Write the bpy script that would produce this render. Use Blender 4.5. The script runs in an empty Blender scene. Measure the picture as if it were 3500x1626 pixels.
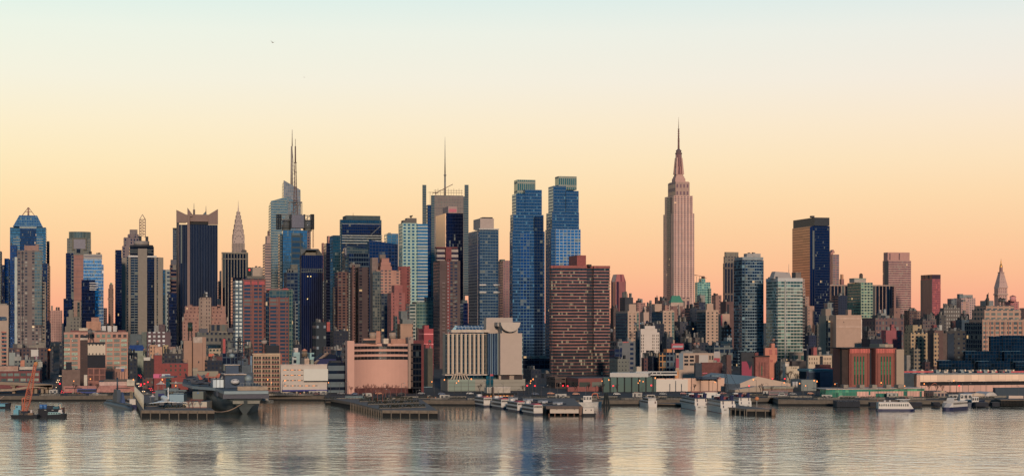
import bpy, math, random
from math import sin, cos, pi, radians, atan2, sqrt
random.seed(7)
S = bpy.context.scene
COL = S.collection
# ---------------------------------------------------------------- camera
cam = bpy.data.objects.new('camera', bpy.data.cameras.new('camera')); COL.objects.link(cam)
cam.location = (0, 0, 50); cam.rotation_euler = (radians(90), 0, 0)
cam.data.sensor_width = 36; cam.data.lens = 36 * 6000 / 3500
cam.data.shift_y = 285 / 3500
cam.data.clip_start = 5; cam.data.clip_end = 60000
S.camera = cam
S.render.resolution_x, S.render.resolution_y = 1024, 475
S.view_settings.view_transform = 'Standard'; S.view_settings.look = 'None'
S.view_settings.exposure = 0.0; S.view_settings.gamma = 1.0
S.cycles.max_bounces = 5; S.cycles.glossy_bounces = 3; S.cycles.diffuse_bounces = 2
S.cycles.caustics_reflective = False; S.cycles.caustics_refractive = False

def lin(c, k=1.0):
    r = []
    for v in c[:3]:
        v = v / 255.0
        r.append((v / 12.92 if v <= .04045 else ((v + .055) / 1.055) ** 2.4) * k)
    return tuple(r)

# ---------------------------------------------------------------- sky and sun
W = bpy.data.worlds.new('World'); S.world = W; W.use_nodes = True
nt = W.node_tree; nt.nodes.clear()
def wn(t, **k):
    n = nt.nodes.new(t)
    for a, b in k.items(): setattr(n, a, b)
    return n
tc = wn('ShaderNodeTexCoord'); sx = wn('ShaderNodeSeparateXYZ')
nt.links.new(tc.outputs['Generated'], sx.inputs[0])
def ramp(stops):
    n = wn('ShaderNodeValToRGB'); cr = n.color_ramp
    while len(cr.elements) > 1: cr.elements.remove(cr.elements[-1])
    cr.elements[0].position = stops[0][0]; cr.elements[0].color = lin(stops[0][1]) + (1,)
    for p, c in stops[1:]:
        e = cr.elements.new(p); e.color = lin(c) + (1,)
    return n
# clamp z + 0.1 so that the horizon sits at 0.1
ad = wn('ShaderNodeMath', operation='ADD'); ad.inputs[1].default_value = .1
nt.links.new(sx.outputs['Z'], ad.inputs[0])
fr = ramp([(.06, (196, 120, 100)), (.1, (248, 167, 136)), (.112, (251, 179, 142)), (.13, (254, 197, 150)), (.15, (254, 211, 161)),
           (.17, (255, 223, 174)), (.19, (254, 232, 190)), (.21, (252, 237, 205)), (.235, (246, 241, 222)), (.262, (238, 243, 230)),
           (.284, (221, 240, 234)), (.33, (190, 218, 218)), (.46, (104, 144, 166)), (.6, (72, 114, 146)), (1.0, (58, 96, 136))])
bk = ramp([(.05, (3, 8, 26)), (.1, (8, 28, 52)), (.11, (22, 66, 92)), (.13, (58, 130, 158)), (.2, (84, 146, 166)),
           (.32, (72, 124, 148)), (.6, (66, 110, 148)), (1.0, (58, 96, 136))])
nt.links.new(ad.outputs[0], fr.inputs[0]); nt.links.new(ad.outputs[0], bk.inputs[0])
mr = wn('ShaderNodeMapRange'); mr.interpolation_type = 'SMOOTHSTEP'
mr.inputs['From Min'].default_value = -.35; mr.inputs['From Max'].default_value = .3
nt.links.new(sx.outputs['Y'], mr.inputs['Value'])
mx = wn('ShaderNodeMix', data_type='RGBA')
nt.links.new(mr.outputs[0], mx.inputs['Factor']); nt.links.new(bk.outputs[0], mx.inputs['A']); nt.links.new(fr.outputs[0], mx.inputs['B'])
# the sky warms a little towards the south (right)
mr2 = wn('ShaderNodeMapRange'); mr2.inputs['From Min'].default_value = -.28; mr2.inputs['From Max'].default_value = .28
nt.links.new(sx.outputs['X'], mr2.inputs['Value'])
tn = wn('ShaderNodeMix', data_type='RGBA'); tn.inputs['A'].default_value = (1.0, 1.012, 1.0, 1); tn.inputs['B'].default_value = (.985, .945, .99, 1)
nt.links.new(mr2.outputs[0], tn.inputs['Factor'])
ml = wn('ShaderNodeMix', data_type='RGBA', blend_type='MULTIPLY'); ml.inputs['Factor'].default_value = 1
nt.links.new(mx.outputs['Result'], ml.inputs['A']); nt.links.new(tn.outputs['Result'], ml.inputs['B'])
bg = wn('ShaderNodeBackground'); bg.inputs[1].default_value = 1.0
wo = wn('ShaderNodeOutputWorld')
nt.links.new(ml.outputs['Result'], bg.inputs[0]); nt.links.new(bg.outputs[0], wo.inputs[0])

sl = bpy.data.lights.new('low_sun', 'SUN'); so = bpy.data.objects.new('low_sun', sl); COL.objects.link(so)
sl.energy = 2.75; sl.color = (1.0, .79, .6); sl.angle = radians(4)
SAZ, SEL = radians(8), radians(12)          # behind the camera, a little to the right, low
sd = (sin(SAZ) * cos(SEL), -cos(SAZ) * cos(SEL), sin(SEL))
so.rotation_euler = (pi / 2 - SEL, 0, SAZ)
# ---------------------------------------------------------------- mapping
F_ = 6000.0; HY = 1098.0; TH = math.atan(1450 / 6000)
CU, SU = cos(TH), sin(TH)
def G(Y):
    if Y < 1200: return 3.0
    if Y < 2600: return 3.0 + (Y - 1200) / 1400 * 9
    return 12.0
def X(px, Y): return (px - 1750) / F_ * Y
def Z(py, Y): return 50 + (HY - py) / F_ * Y
def YW(py): return 50 * F_ / (py - HY)      # distance of a point of the water surface

# ---------------------------------------------------------------- materials
def mknode(ng, t, **k):
    n = ng.nodes.new(t)
    for a, b in k.items(): setattr(n, a, b)
    return n
def make_facade_group():
    g = bpy.data.node_groups.new('facade', 'ShaderNodeTree'); I = g.interface
    def sock(n, t, d):
        s = I.new_socket(n, in_out='INPUT', socket_type=t)
        s.default_value = d
    sock('Wall', 'NodeSocketColor', (1, 1, 1, 1)); sock('Glass', 'NodeSocketColor', (0, 0, 0, 1)); sock('Blind', 'NodeSocketColor', (.5, .5, .5, 1))
    for n, d in (('bw', 3.), ('fh', 3.5), ('mx', .3), ('mz', .3), ('metal', .8), ('lit', .0), ('blinds', .1), ('seed', 0.), ('wallrough', .8), ('tilt', .02)):
        sock(n, 'NodeSocketFloat', d)
    I.new_socket('Shader', in_out='OUTPUT', socket_type='NodeSocketShader')
    gi = mknode(g, 'NodeGroupInput'); go = mknode(g, 'NodeGroupOutput'); L = g.links.new
    def M(op, a, b=None, c=None):
        n = mknode(g, 'ShaderNodeMath', operation=op)
        for i, v in enumerate((a, b, c)):
            if v is None: continue
            if isinstance(v, (int, float)): n.inputs[i].default_value = v
            else: L(v, n.inputs[i])
        return n.outputs[0]
    uv = mknode(g, 'ShaderNodeUVMap'); sp = mknode(g, 'ShaderNodeSeparateXYZ'); L(uv.outputs[0], sp.inputs[0])
    cu = M('DIVIDE', sp.outputs[0], gi.outputs['bw']); cv = M('DIVIDE', sp.outputs[1], gi.outputs['fh'])
    iu, iv = M('FLOOR', cu), M('FLOOR', cv); fu, fv = M('FRACT', cu), M('FRACT', cv)
    hx = M('MULTIPLY', gi.outputs['mx'], .5); hz = M('MULTIPLY', gi.outputs['mz'], .5)
    du = M('SUBTRACT', .5, M('ABSOLUTE', M('SUBTRACT', fu, .5))); dv = M('SUBTRACT', .5, M('ABSOLUTE', M('SUBTRACT', fv, .5)))
    mask = M('MULTIPLY', M('GREATER_THAN', du, hx), M('GREATER_THAN', dv, hz))
    # stair cores and blank bays: some columns of a punched wall have no windows; some storeys are plant floors
    cq = mknode(g, 'ShaderNodeCombineXYZ'); L(iu, cq.inputs[0]); L(gi.outputs['seed'], cq.inputs[1]); wq = mknode(g, 'ShaderNodeTexWhiteNoise', noise_dimensions='3D'); L(cq.outputs[0], wq.inputs['Vector'])
    mask = M('MULTIPLY', mask, M('GREATER_THAN', wq.outputs['Value'], M('MULTIPLY', M('GREATER_THAN', gi.outputs['mx'], .35), .14)))
    cb = mknode(g, 'ShaderNodeCombineXYZ'); L(iu, cb.inputs[0]); L(iv, cb.inputs[1]); L(gi.outputs['seed'], cb.inputs[2])
    wnz = mknode(g, 'ShaderNodeTexWhiteNoise', noise_dimensions='3D'); L(cb.outputs[0], wnz.inputs['Vector'])
    sc = mknode(g, 'ShaderNodeSeparateColor'); L(wnz.outputs['Color'], sc.inputs[0])
    # glass colour
    gd = mknode(g, 'ShaderNodeMix', data_type='RGBA'); L(M('MULTIPLY', sc.outputs[0], .4), gd.inputs['Factor'])
    L(gi.outputs['Glass'], gd.inputs['A'])
    dk = mknode(g, 'ShaderNodeMix', data_type='RGBA', blend_type='MULTIPLY'); dk.inputs['Factor'].default_value = 1
    L(gi.outputs['Glass'], dk.inputs['A']); dk.inputs['B'].default_value = (.35, .4, .45, 1); L(dk.outputs['Result'], gd.inputs['B'])
    isb = M('MULTIPLY', M('LESS_THAN', sc.outputs[1], gi.outputs['blinds']), M('ADD', .35, M('MULTIPLY', sc.outputs[2], .6)))
    gb = mknode(g, 'ShaderNodeMix', data_type='RGBA'); L(isb, gb.inputs['Factor']); L(gd.outputs['Result'], gb.inputs['A']); L(gi.outputs['Blind'], gb.inputs['B'])
    # wall: soft weathering, bigger than a window
    geo = mknode(g, 'ShaderNodeNewGeometry')
    mp = mknode(g, 'ShaderNodeMapping'); mp.inputs['Scale'].default_value = (1, 1, .3); L(geo.outputs['Position'], mp.inputs[0])
    nz = mknode(g, 'ShaderNodeTexNoise'); nz.inputs['Scale'].default_value = .16; nz.inputs['Detail'].default_value = 5; nz.inputs['Roughness'].default_value = .65; L(mp.outputs[0], nz.inputs['Vector'])
    wv = M('ADD', .66, M('MULTIPLY', nz.outputs[0], .68))
    # every storey a touch different (spandrels, repairs)
    cb2 = mknode(g, 'ShaderNodeCombineXYZ'); L(iv, cb2.inputs[0]); L(gi.outputs['seed'], cb2.inputs[1])
    w2 = mknode(g, 'ShaderNodeTexWhiteNoise', noise_dimensions='3D'); L(cb2.outputs[0], w2.inputs['Vector'])
    wv = M('MULTIPLY', wv, M('ADD', .93, M('MULTIPLY', w2.outputs['Value'], .14)))
    wc = mknode(g, 'ShaderNodeMix', data_type='RGBA', blend_type='MULTIPLY'); wc.inputs['Factor'].default_value = 1
    cc = mknode(g, 'ShaderNodeCombineXYZ'); [L(wv, cc.inputs[i]) for i in range(3)]
    L(gi.outputs['Wall'], wc.inputs['A']); L(cc.outputs[0], wc.inputs['B'])
    bc = mknode(g, 'ShaderNodeMix', data_type='RGBA'); L(mask, bc.inputs['Factor']); L(wc.outputs['Result'], bc.inputs['A']); L(gb.outputs['Result'], bc.inputs['B'])
    P = mknode(g, 'ShaderNodeBsdfPrincipled'); L(bc.outputs['Result'], P.inputs['Base Color'])
    nb = M('SUBTRACT', 1, isb)
    L(M('MULTIPLY', M('MULTIPLY', mask, gi.outputs['metal']), nb), P.inputs['Metallic'])
    rr = mknode(g, 'ShaderNodeMix', data_type='FLOAT'); L(mask, rr.inputs['Factor']); L(gi.outputs['wallrough'], rr.inputs['A']); rr.inputs['B'].default_value = .08
    L(rr.outputs['Result'], P.inputs['Roughness'])
    # panes are never quite in one plane
    vs = mknode(g, 'ShaderNodeVectorMath', operation='SUBTRACT'); L(wnz.outputs['Color'], vs.inputs[0]); vs.inputs[1].default_value = (.5, .5, .5)
    vm = mknode(g, 'ShaderNodeVectorMath', operation='SCALE'); L(vs.outputs[0], vm.inputs[0]); L(M('MULTIPLY', mask, gi.outputs['tilt']), vm.inputs['Scale'])
    va = mknode(g, 'ShaderNodeVectorMath', operation='ADD'); L(geo.outputs['Normal'], va.inputs[0]); L(vm.outputs[0], va.inputs[1])
    vn = mknode(g, 'ShaderNodeVectorMath', operation='NORMALIZE'); L(va.outputs[0], vn.inputs[0]); L(vn.outputs[0], P.inputs['Normal'])
    lt = M('MULTIPLY', mask, M('GREATER_THAN', sc.outputs[2], M('SUBTRACT', 1, gi.outputs['lit'])))
    P.inputs['Emission Color'].default_value = (1, .62, .28, 1); L(M('MULTIPLY', lt, .6), P.inputs['Emission Strength'])
    L(P.outputs[0], go.inputs[0])
    return g
FG = make_facade_group()
MC = {}
def desat(c): m = sum(c) / 3; return [min(.85, (v * .72 + m * .28) * ALB) for v in c]
ALB = .8          # photo colour -> reflectance of the wall
def F(wall, glass=(20, 34, 58), bw=3.2, fh=3.4, mx=.45, mz=.42, met=.75, lit=.002, bl=.12, wr=.8, tilt=.016, blind=(120, 122, 114)):
    key = ('F', wall, glass, bw, fh, mx, mz, met, lit, bl, wr, tilt, blind)
    if key in MC: return MC[key]
    m = bpy.data.materials.new('facade'); m.use_nodes = True; t = m.node_tree; t.nodes.clear()
    o = t.nodes.new('ShaderNodeOutputMaterial'); n = t.nodes.new('ShaderNodeGroup'); n.node_tree = FG
    c = desat(lin(wall))
    n.inputs['Wall'].default_value = (*c, 1); gl_ = lin(glass); gm_ = sum(gl_) / 3; n.inputs['Glass'].default_value = (*[min(.95, (v * .75 + gm_ * .25) * 1.6) for v in gl_], 1); n.inputs['Blind'].default_value = (*lin(blind), 1)
    for k, v in (('bw', bw), ('fh', fh), ('mx', mx), ('mz', mz), ('metal', met), ('lit', lit), ('blinds', bl), ('seed', float(len(MC) * 7 % 97)), ('wallrough', wr), ('tilt', tilt)):
        n.inputs[k].default_value = v
    t.links.new(n.outputs[0], o.inputs[0]); MC[key] = m
    return m
def P(col, rough=.75, met=0.0, noise=.35, scale=.3, emit=0, raw=False, spec=.5, stretch=(1, 1, 1)):
    key = ('P', col, rough, met, noise, scale, emit, raw, spec)
    if key in MC: return MC[key]
    m = bpy.data.materials.new('surface'); m.use_nodes = True; t = m.node_tree; b = t.nodes['Principled BSDF']
    c = lin(col) if (raw or met or emit) else desat(lin(col))
    b.inputs['Roughness'].default_value = rough; b.inputs['Metallic'].default_value = met; b.inputs['Specular IOR Level'].default_value = spec
    if emit:
        b.inputs['Base Color'].default_value = (*c, 1); b.inputs['Emission Color'].default_value = (*c, 1); b.inputs['Emission Strength'].default_value = emit
    else:
        geo = t.nodes.new('ShaderNodeNewGeometry'); nz = t.nodes.new('ShaderNodeTexNoise'); nz.inputs['Scale'].default_value = scale
        nz.inputs['Detail'].default_value = 6; nz.inputs['Roughness'].default_value = .7
        mp = t.nodes.new('ShaderNodeMapping'); mp.inputs['Scale'].default_value = stretch
        t.links.new(geo.outputs['Position'], mp.inputs[0]); t.links.new(mp.outputs[0], nz.inputs['Vector'])
        mr = t.nodes.new('ShaderNodeMapRange'); mr.inputs['From Min'].default_value = .25; mr.inputs['From Max'].default_value = .75
        mr.inputs['To Min'].default_value = 1 - noise; mr.inputs['To Max'].default_value = 1 + noise; t.links.new(nz.outputs[0], mr.inputs[0])
        vm = t.nodes.new('ShaderNodeVectorMath'); vm.operation = 'SCALE'; vm.inputs[0].default_value = c
        t.links.new(mr.outputs[0], vm.inputs['Scale']); t.links.new(vm.outputs[0], b.inputs['Base Color'])
    MC[key] = m
    return m
ROOF = P((96, 92, 92), .9); DARK = P((26, 36, 52), .7); STEEL = P((130, 130, 130), .5); CONC = P((150, 138, 124), .85)
WHITE = P((205, 200, 195), .6, noise=.1); NAVY = P((12, 26, 66), .5, noise=.15); BLACK = P((14, 18, 28), .7)
GLASSD = P((40, 60, 85), .12, .8, raw=True, noise=.2)

# ---------------------------------------------------------------- mesh builder
class MB:
    def __init__(s): s.v = []; s.f = []; s.m = []; s.uv = []; s.sm = []
    def face(s, pts, m=0, uv=None, sm=False):
        i = len(s.v); s.v += [tuple(p) for p in pts]; s.f.append(tuple(range(i, i + len(pts)))); s.m.append(m); s.sm.append(sm)
        s.uv.append(uv or [(p[0], p[1]) for p in pts])
        return s
    def loft(s, rings, m=0, top=1, bottom=None, sm=False, closed=True):
        for r0, r1 in zip(rings, rings[1:]):
            n = len(r0); u = 0
            for i in range(n if closed else n - 1):
                a, b, c, d = r0[i], r0[(i + 1) % n], r1[(i + 1) % n], r1[i]
                w = math.dist(a[:2], b[:2]); w1 = math.dist(d[:2], c[:2]); o = (w - w1) / 2
                s.face([a, b, c, d], m, [(u, a[2]), (u + w, b[2]), (u + w - o, c[2]), (u + o, d[2])], sm)
                u += w
        if top is not None: s.face(rings[-1], top)
        if bottom is not None: s.face(rings[0][::-1], bottom)
        return s
    def prism(s, poly, z0, z1, m=0, top=1, bottom=None, sm=False):
        return s.loft([[(x, y, z0) for x, y in poly], [(x, y, z1) for x, y in poly]], m, top, bottom, sm)
    def box(s, x0, x1, y0, y1, z0, z1, m=0, top=1, bottom=0):
        return s.prism([(x0, y0), (x1, y0), (x1, y1), (x0, y1)], z0, z1, m, top, bottom)
    def cyl(s, x, y, r, z0, z1, m=0, top=0, n=12, r1=None, sm=True):
        r1 = r if r1 is None else r1
        R = lambda q, z: [(x + q * cos(2 * pi * i / n), y + q * sin(2 * pi * i / n), z) for i in range(n)]
        return s.loft([R(r, z0), R(max(r1, .001), z1)], m, top, 0, sm)
    def tube(s, p, q, r, m=0, r1=None, n=5):
        r1 = r if r1 is None else r1
        d = [q[i] - p[i] for i in range(3)]; l = sqrt(sum(k * k for k in d)) or 1; d = [k / l for k in d]
        a = (0, 0, 1) if abs(d[2]) < .9 else (1, 0, 0)
        e = [d[1] * a[2] - d[2] * a[1], d[2] * a[0] - d[0] * a[2], d[0] * a[1] - d[1] * a[0]]
        l = sqrt(sum(k * k for k in e)); e = [k / l for k in e]
        f = [d[1] * e[2] - d[2] * e[1], d[2] * e[0] - d[0] * e[2], d[0] * e[1] - d[1] * e[0]]
        R = lambda c, r: [tuple(c[k] + r * (cos(t) * e[k] + sin(t) * f[k]) for k in range(3)) for t in [2 * pi * i / n for i in range(n)]]
        return s.loft([R(p, r), R(q, max(r1, .001))], m, m, m)
    def build(s, name, parent=None, mats=None, loc=(0, 0, 0), rz=0, label=None):
        me = bpy.data.meshes.new(name); me.from_pydata(s.v, [], s.f)
        for m in (mats or [ROOF]): me.materials.append(m)
        me.polygons.foreach_set('material_index', [min(k, len(me.materials) - 1) for k in s.m]); me.polygons.foreach_set('use_smooth', s.sm)
        ul = me.uv_layers.new(name='UVMap'); fl = []
        for u in s.uv:
            for a, b in u: fl += [a, b]
        ul.data.foreach_set('uv', fl); me.update()
        if any(s.sm):
            import bmesh
            bm = bmesh.new(); bm.from_mesh(me); bmesh.ops.remove_doubles(bm, verts=bm.verts, dist=.001); bm.to_mesh(me); bm.free()
        o = bpy.data.objects.new(name, me); COL.objects.link(o); o.location = loc; o.rotation_euler = (0, 0, rz)
        if parent is not None: o.parent = parent
        if label: o['label'] = label
        return o
def tag(o, label=None, cat=None, group=None, kind=None):
    for k, v in (('label', label), ('category', cat), ('group', group), ('kind', kind)):
        if v: o[k] = v
    return o
def empty(name, loc, rz, label, cat, group=None):
    o = bpy.data.objects.new(name, None); COL.objects.link(o); o.location = loc; o.rotation_euler = (0, 0, rz)
    return tag(o, label, cat, group)
def copy_tree(o, parent=None):
    c = o.copy(); COL.objects.link(c)
    if parent is not None: c.parent = parent
    for ch in list(KIDS.get(o.name, [])): copy_tree(ch, c)
    return c
KIDS = {}
def kids(o):
    KIDS[o.name] = [c for c in bpy.data.objects if c.parent == o]
    for c in KIDS[o.name]: kids(c)

def solve(cx, cy, dx, dy, px):
    k = (px - 1750) / F_
    return (k * cy - cx) / (dx - k * dy)
VP = 300
class T:
    """one building: an Empty at its near corner, walls in the street grid's directions"""
    def __init__(s, name, label, cat, px, Y, rot=TH, group=None, z=None):
        s.Y = Y; s.o = (X(px, Y), Y); s.z = G(Y) if z is None else z; s.rot = rot; s.c, s.s = cos(rot), sin(rot)
        s.e = empty(name, (*s.o, s.z), rot, label, cat, group); s.top = None
    def L(s, x, y):
        dx, dy = x - s.o[0], y - s.o[1]
        return dx * s.c + dy * s.s, -dx * s.s + dy * s.c
    def rect(s, xl, xr, xc=None, dY=0, D=None):
        """local box (a0, a1, b0, b1) whose picture spans xl..xr with its near vertical edge at xc"""
        Y = s.Y + dY; right = (xl + xr) / 2 >= VP
        if xc is None:
            phi = abs(atan2((xl if right else xr) - 1750, F_) + s.rot)
            sp = min((D or 26) * sin(phi) / Y * F_, .42 * (xr - xl))
            xc = xl + sp if right else xr - sp
        cx, cy = X(xc, Y), Y
        if right:
            w = solve(cx, cy, s.c, s.s, xr)
            d = D if (D and xc <= xl + .5) else (solve(cx, cy, -s.s, s.c, xl) if xc > xl + .5 else (D or 26))
            a, b = s.L(cx, cy); return (a, a + w, b, b + max(3, min(d, 120)))
        w = -solve(cx, cy, s.c, s.s, xl)
        d = D if (D and xc >= xr - .5) else (solve(cx, cy, -s.s, s.c, xr) if xc < xr - .5 else (D or 26))
        a, b = s.L(cx, cy); return (a - w, a, b, b + max(3, min(abs(d), 120)))
    def zz(s, py, dY=0): return Z(py, s.Y + dY) - s.z
    def blk(s, part, xl, xr, yt, mat, xc=None, yb=None, dY=0, D=None, roof=None, label=None, sub=None, mb=None):
        r = s.rect(xl, xr, xc, dY, D); z1 = s.zz(yt, dY); z0 = -1 if yb is None else s.zz(yb, dY)
        m = MB() if mb is None else mb
        m.box(*r, z0, z1)
        if mb is None: ob = m.build(part, sub or s.e, [mat, roof or ROOF], label=label)
        else: ob = None
        if s.top is None or z1 > s.top[4]: s.top = (*r, z1)
        s.last = (r, z0, z1); s.lo = ob
        return ob
    def clutter(s, n=4, r=None, z=None, hmax=4, mats=None):
        r = r or s.top[:4]; z = s.top[4] if z is None else z
        a0, a1, b0, b1 = r; w = a1 - a0; d = b1 - b0
        for i in range(n):
            cw = random.uniform(.06, .2) * w; cd = random.uniform(.15, .4) * d; h = random.uniform(.3, 1) * hmax
            x = random.uniform(a0 + .03 * w, a1 - cw - .03 * w); y = random.uniform(b0 + .05 * d, b0 + .5 * d)
            mt = random.choice(mats or [ROOF, STEEL, CONC, DARK])
            MB().box(x, x + cw, y, y + cd, z - .2, z + h).build('rooftop_unit', s.e, [mt, mt])
        # parapet
        return s
    def parapet(s, mat, h=1.2, t=.5, r=None, z=None, over=.15):
        r = r or s.last[0]; z = s.last[2] if z is None else z; a0, a1, b0, b1 = r; m = MB(); o = over
        m.box(a0 - o, a1 + o, b0 - o, b0 + t, z - h * .6, z + h * .5, 0, 0); m.box(a0 - o, a1 + o, b1 - t, b1 + o, z - h * .6, z + h * .5, 0, 0)
        m.box(a0 - o, a0 + t, b0 + t, b1 - t, z - h * .6, z + h * .5, 0, 0); m.box(a1 - t, a1 + o, b0 + t, b1 - t, z - h * .6, z + h * .5, 0, 0)
        m.build('parapet', s.e, [mat]); return s
    def mast(s, px, yt, yb, r=.5, r1=.15, dY=6, mat=None, part='antenna'):
        x, y = X(px, s.Y + dY), s.Y + dY; a, b = s.L(x, y)
        return MB().cyl(a, b, r, s.zz(yb, dY), s.zz(yt, dY), n=6, r1=r1).build(part, s.e, [mat or STEEL])
    def plane(s, px, b):
        """local a of the point on the wall plane b seen at column px, and its depth"""
        x0, y0 = s.o[0] - b * s.s, s.o[1] + b * s.c
        a = solve(x0, y0, s.c, s.s, px); return a, y0 + a * s.s
    def panel(s, part, x0, x1, y0, y1, mat, b=None, t=.3, out=.25, sub=None, label=None):
        """a slab standing proud of the front wall"""
        b = s.last[0][2] if b is None else b
        a0, d0 = s.plane(x0, b); a1, d1 = s.plane(x1, b); dm = (d0 + d1) / 2
        z1, z0 = Z(y0, dm) - s.z, Z(y1, dm) - s.z
        return MB().box(a0, a1, b - out, b + t, z0, z1, 0, 0).build(part, sub or s.e, [mat], label=label)
    def windows(s, x0, x1, y0, y1, nx, ny, mats, fx=.6, fy=.55, b=None, part='window', skip=0, out=.12):
        """separate windows, each a framed pane, sharing a mesh per glass tone"""
        b = s.last[0][2] if b is None else b
        a0, d0 = s.plane(x0, b); a1, d1 = s.plane(x1, b); dm = (d0 + d1) / 2
        z1, z0 = Z(y0, dm) - s.z, Z(y1, dm) - s.z
        cw, ch = (a1 - a0) / nx, (z1 - z0) / ny; w, h = cw * fx, ch * fy; ms = []
        for mt in mats:
            m = MB(); m.box(-w / 2, w / 2, -out, .3, 0, h, 0, 1, 1)
            k = max(1, round(w / 1.6))
            for i in range(1, k): m.box(-w / 2 + w * i / k - .06, -w / 2 + w * i / k + .06, -out - .05, -out + .02, .05, h - .05, 1, 1)
            m.box(-w / 2 - .1, w / 2 + .1, -out - .12, .2, -.22, -.004, 1, 1)
            ms.append((m, mt))
        objs = []; first = {}
        for j in range(ny):
            for i in range(nx):
                if skip and random.random() < skip: continue
                q = random.randrange(len(ms)); loc = (a0 + (i + .5) * cw, b, z0 + j * ch + (ch - h) / 2)
                if q in first: o = first[q].copy(); COL.objects.link(o); o.location = loc
                else: o = ms[q][0].build(part, s.e, [ms[q][1], P((110, 100, 90), .7)], loc=loc); first[q] = o
                o.name = part; objs.append(o)
        return objs
# ================================================================ setting
def poly_obj(name, pts, mat, z=None, kind='structure', depth=0):
    m = MB()
    if depth: m.prism([(p[0], p[1]) for p in pts], z - depth, z, 1, 0)
    else: m.face([(p[0], p[1], p[2] if z is None else z) for p in pts])
    o = m.build(name, None, mat if isinstance(mat, list) else [mat]); tag(o, kind=kind); return o
def water_mat():
    m = bpy.data.materials.new('river'); m.use_nodes = True; t = m.node_tree; b = t.nodes['Principled BSDF']
    b.inputs['Base Color'].default_value = (.19, .205, .165, 1); b.inputs['Roughness'].default_value = .17; b.inputs['IOR'].default_value = 2.3
    b.inputs['Specular IOR Level'].default_value = .6; b.inputs['Coat Weight'].default_value = .8; b.inputs['Coat IOR'].default_value = 1.7; b.inputs['Coat Roughness'].default_value = .1; b.inputs['Coat Tint'].default_value = (1, .97, .9, 1)
    geo = t.nodes.new('ShaderNodeNewGeometry')
    def N(sc, stretch, det=3, rough=.6):
        mp = t.nodes.new('ShaderNodeMapping'); mp.inputs['Scale'].default_value = stretch; t.links.new(geo.outputs['Position'], mp.inputs[0])
        n = t.nodes.new('ShaderNodeTexNoise'); n.inputs['Scale'].default_value = sc; n.inputs['Detail'].default_value = det; n.inputs['Roughness'].default_value = rough
        t.links.new(mp.outputs[0], n.inputs['Vector']); return n.outputs[0]
    n1 = N(.4, (.55, 1, 1), 3, .65); n2 = N(.12, (.8, 1, 1), 2); n3 = N(.009, (.45, 1, 1), 3)
    def mt(op, a, c):
        q = t.nodes.new('ShaderNodeMath'); q.operation = op
        for i, v in enumerate((a, c)):
            if isinstance(v, (int, float)): q.inputs[i].default_value = v
            else: t.links.new(v, q.inputs[i])
        return q.outputs[0]
    h = mt('ADD', mt('MULTIPLY', n1, .8), mt('MULTIPLY', n2, 2.4))
    bp = t.nodes.new('ShaderNodeBump'); bp.inputs['Strength'].default_value = .14; bp.inputs['Distance'].default_value = 1.0
    t.links.new(h, bp.inputs['Height']); t.links.new(bp.outputs[0], b.inputs['Normal']); t.links.new(bp.outputs[0], b.inputs['Coat Normal'])
    rr = t.nodes.new('ShaderNodeMapRange'); rr.inputs['From Min'].default_value = .3; rr.inputs['From Max'].default_value = .7
    rr.inputs['To Min'].default_value = .05; rr.inputs['To Max'].default_value = .1; t.links.new(n3, rr.inputs[0]); t.links.new(rr.outputs[0], b.inputs['Roughness'])
    r3 = t.nodes.new('ShaderNodeMapRange'); r3.inputs['From Min'].default_value = .35; r3.inputs['From Max'].default_value = .65; r3.inputs['To Min'].default_value = .05; r3.inputs['To Max'].default_value = .2; t.links.new(n3, r3.inputs[0]); t.links.new(r3.outputs[0], bp.inputs['Strength'])
    return m
wm = MB(); wm.face([(-6000, -1500, 0), (6000, -1500, 0), (6000, 1400, 0), (-6000, 1400, 0)])
tag(wm.build('river', None, [water_mat()]), kind='structure')
shore = [(-2000, 1366), (-900, 1368), (170, 1369), (400, 1368), (860, 1366), (1110, 1368), (1112, 1380), (1430, 1384), (1800, 1386), (2420, 1383), (2640, 1375), (2660, 1384), (3100, 1385), (3520, 1384), (5500, 1384)]
SH = [(X(px, YW(py)), YW(py)) for px, py in shore]
ASPH = P((50, 52, 60), .9, noise=.3, scale=.06); LAND = P((50, 50, 54), .95, noise=.5, scale=.05)
lm = MB()
rows = [[(x, y, 3) for x, y in SH]]
for Yr in (1200, 2600, 9000, 40000): rows.append([(x * (Yr / y if Yr > 2600 else 1.0 + .2 * (Yr > 1300)), Yr, G(Yr)) for x, y in SH])
for r0, r1 in zip(rows, rows[1:]):
    for i in range(len(r0) - 1): lm.face([r0[i], r0[i + 1], r1[i + 1], r1[i]])
tag(lm.build('ground', None, [LAND]), kind='structure')
sw = MB()
for a, b in zip(SH, SH[1:]): sw.face([(a[0], a[1] - .05, -2), (b[0], b[1] - .05, -2), (b[0], b[1] - .05, .9), (a[0], a[1] - .05, .9)], 1); sw.face([(a[0], a[1] - .05, .9), (b[0], b[1] - .05, .9), (b[0], b[1] - .05, 3.2), (a[0], a[1] - .05, 3.2)], 0); sw.face([(a[0], a[1] - .05, 3.2), (b[0], b[1] - .05, 3.2), (b[0], b[1] + .6, 3.2), (a[0], a[1] + .6, 3.2)], 0)
tag(sw.build('seawall', None, [P((112, 98, 84), .9, scale=.5), P((24, 26, 28), .9)]), kind='structure')
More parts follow.
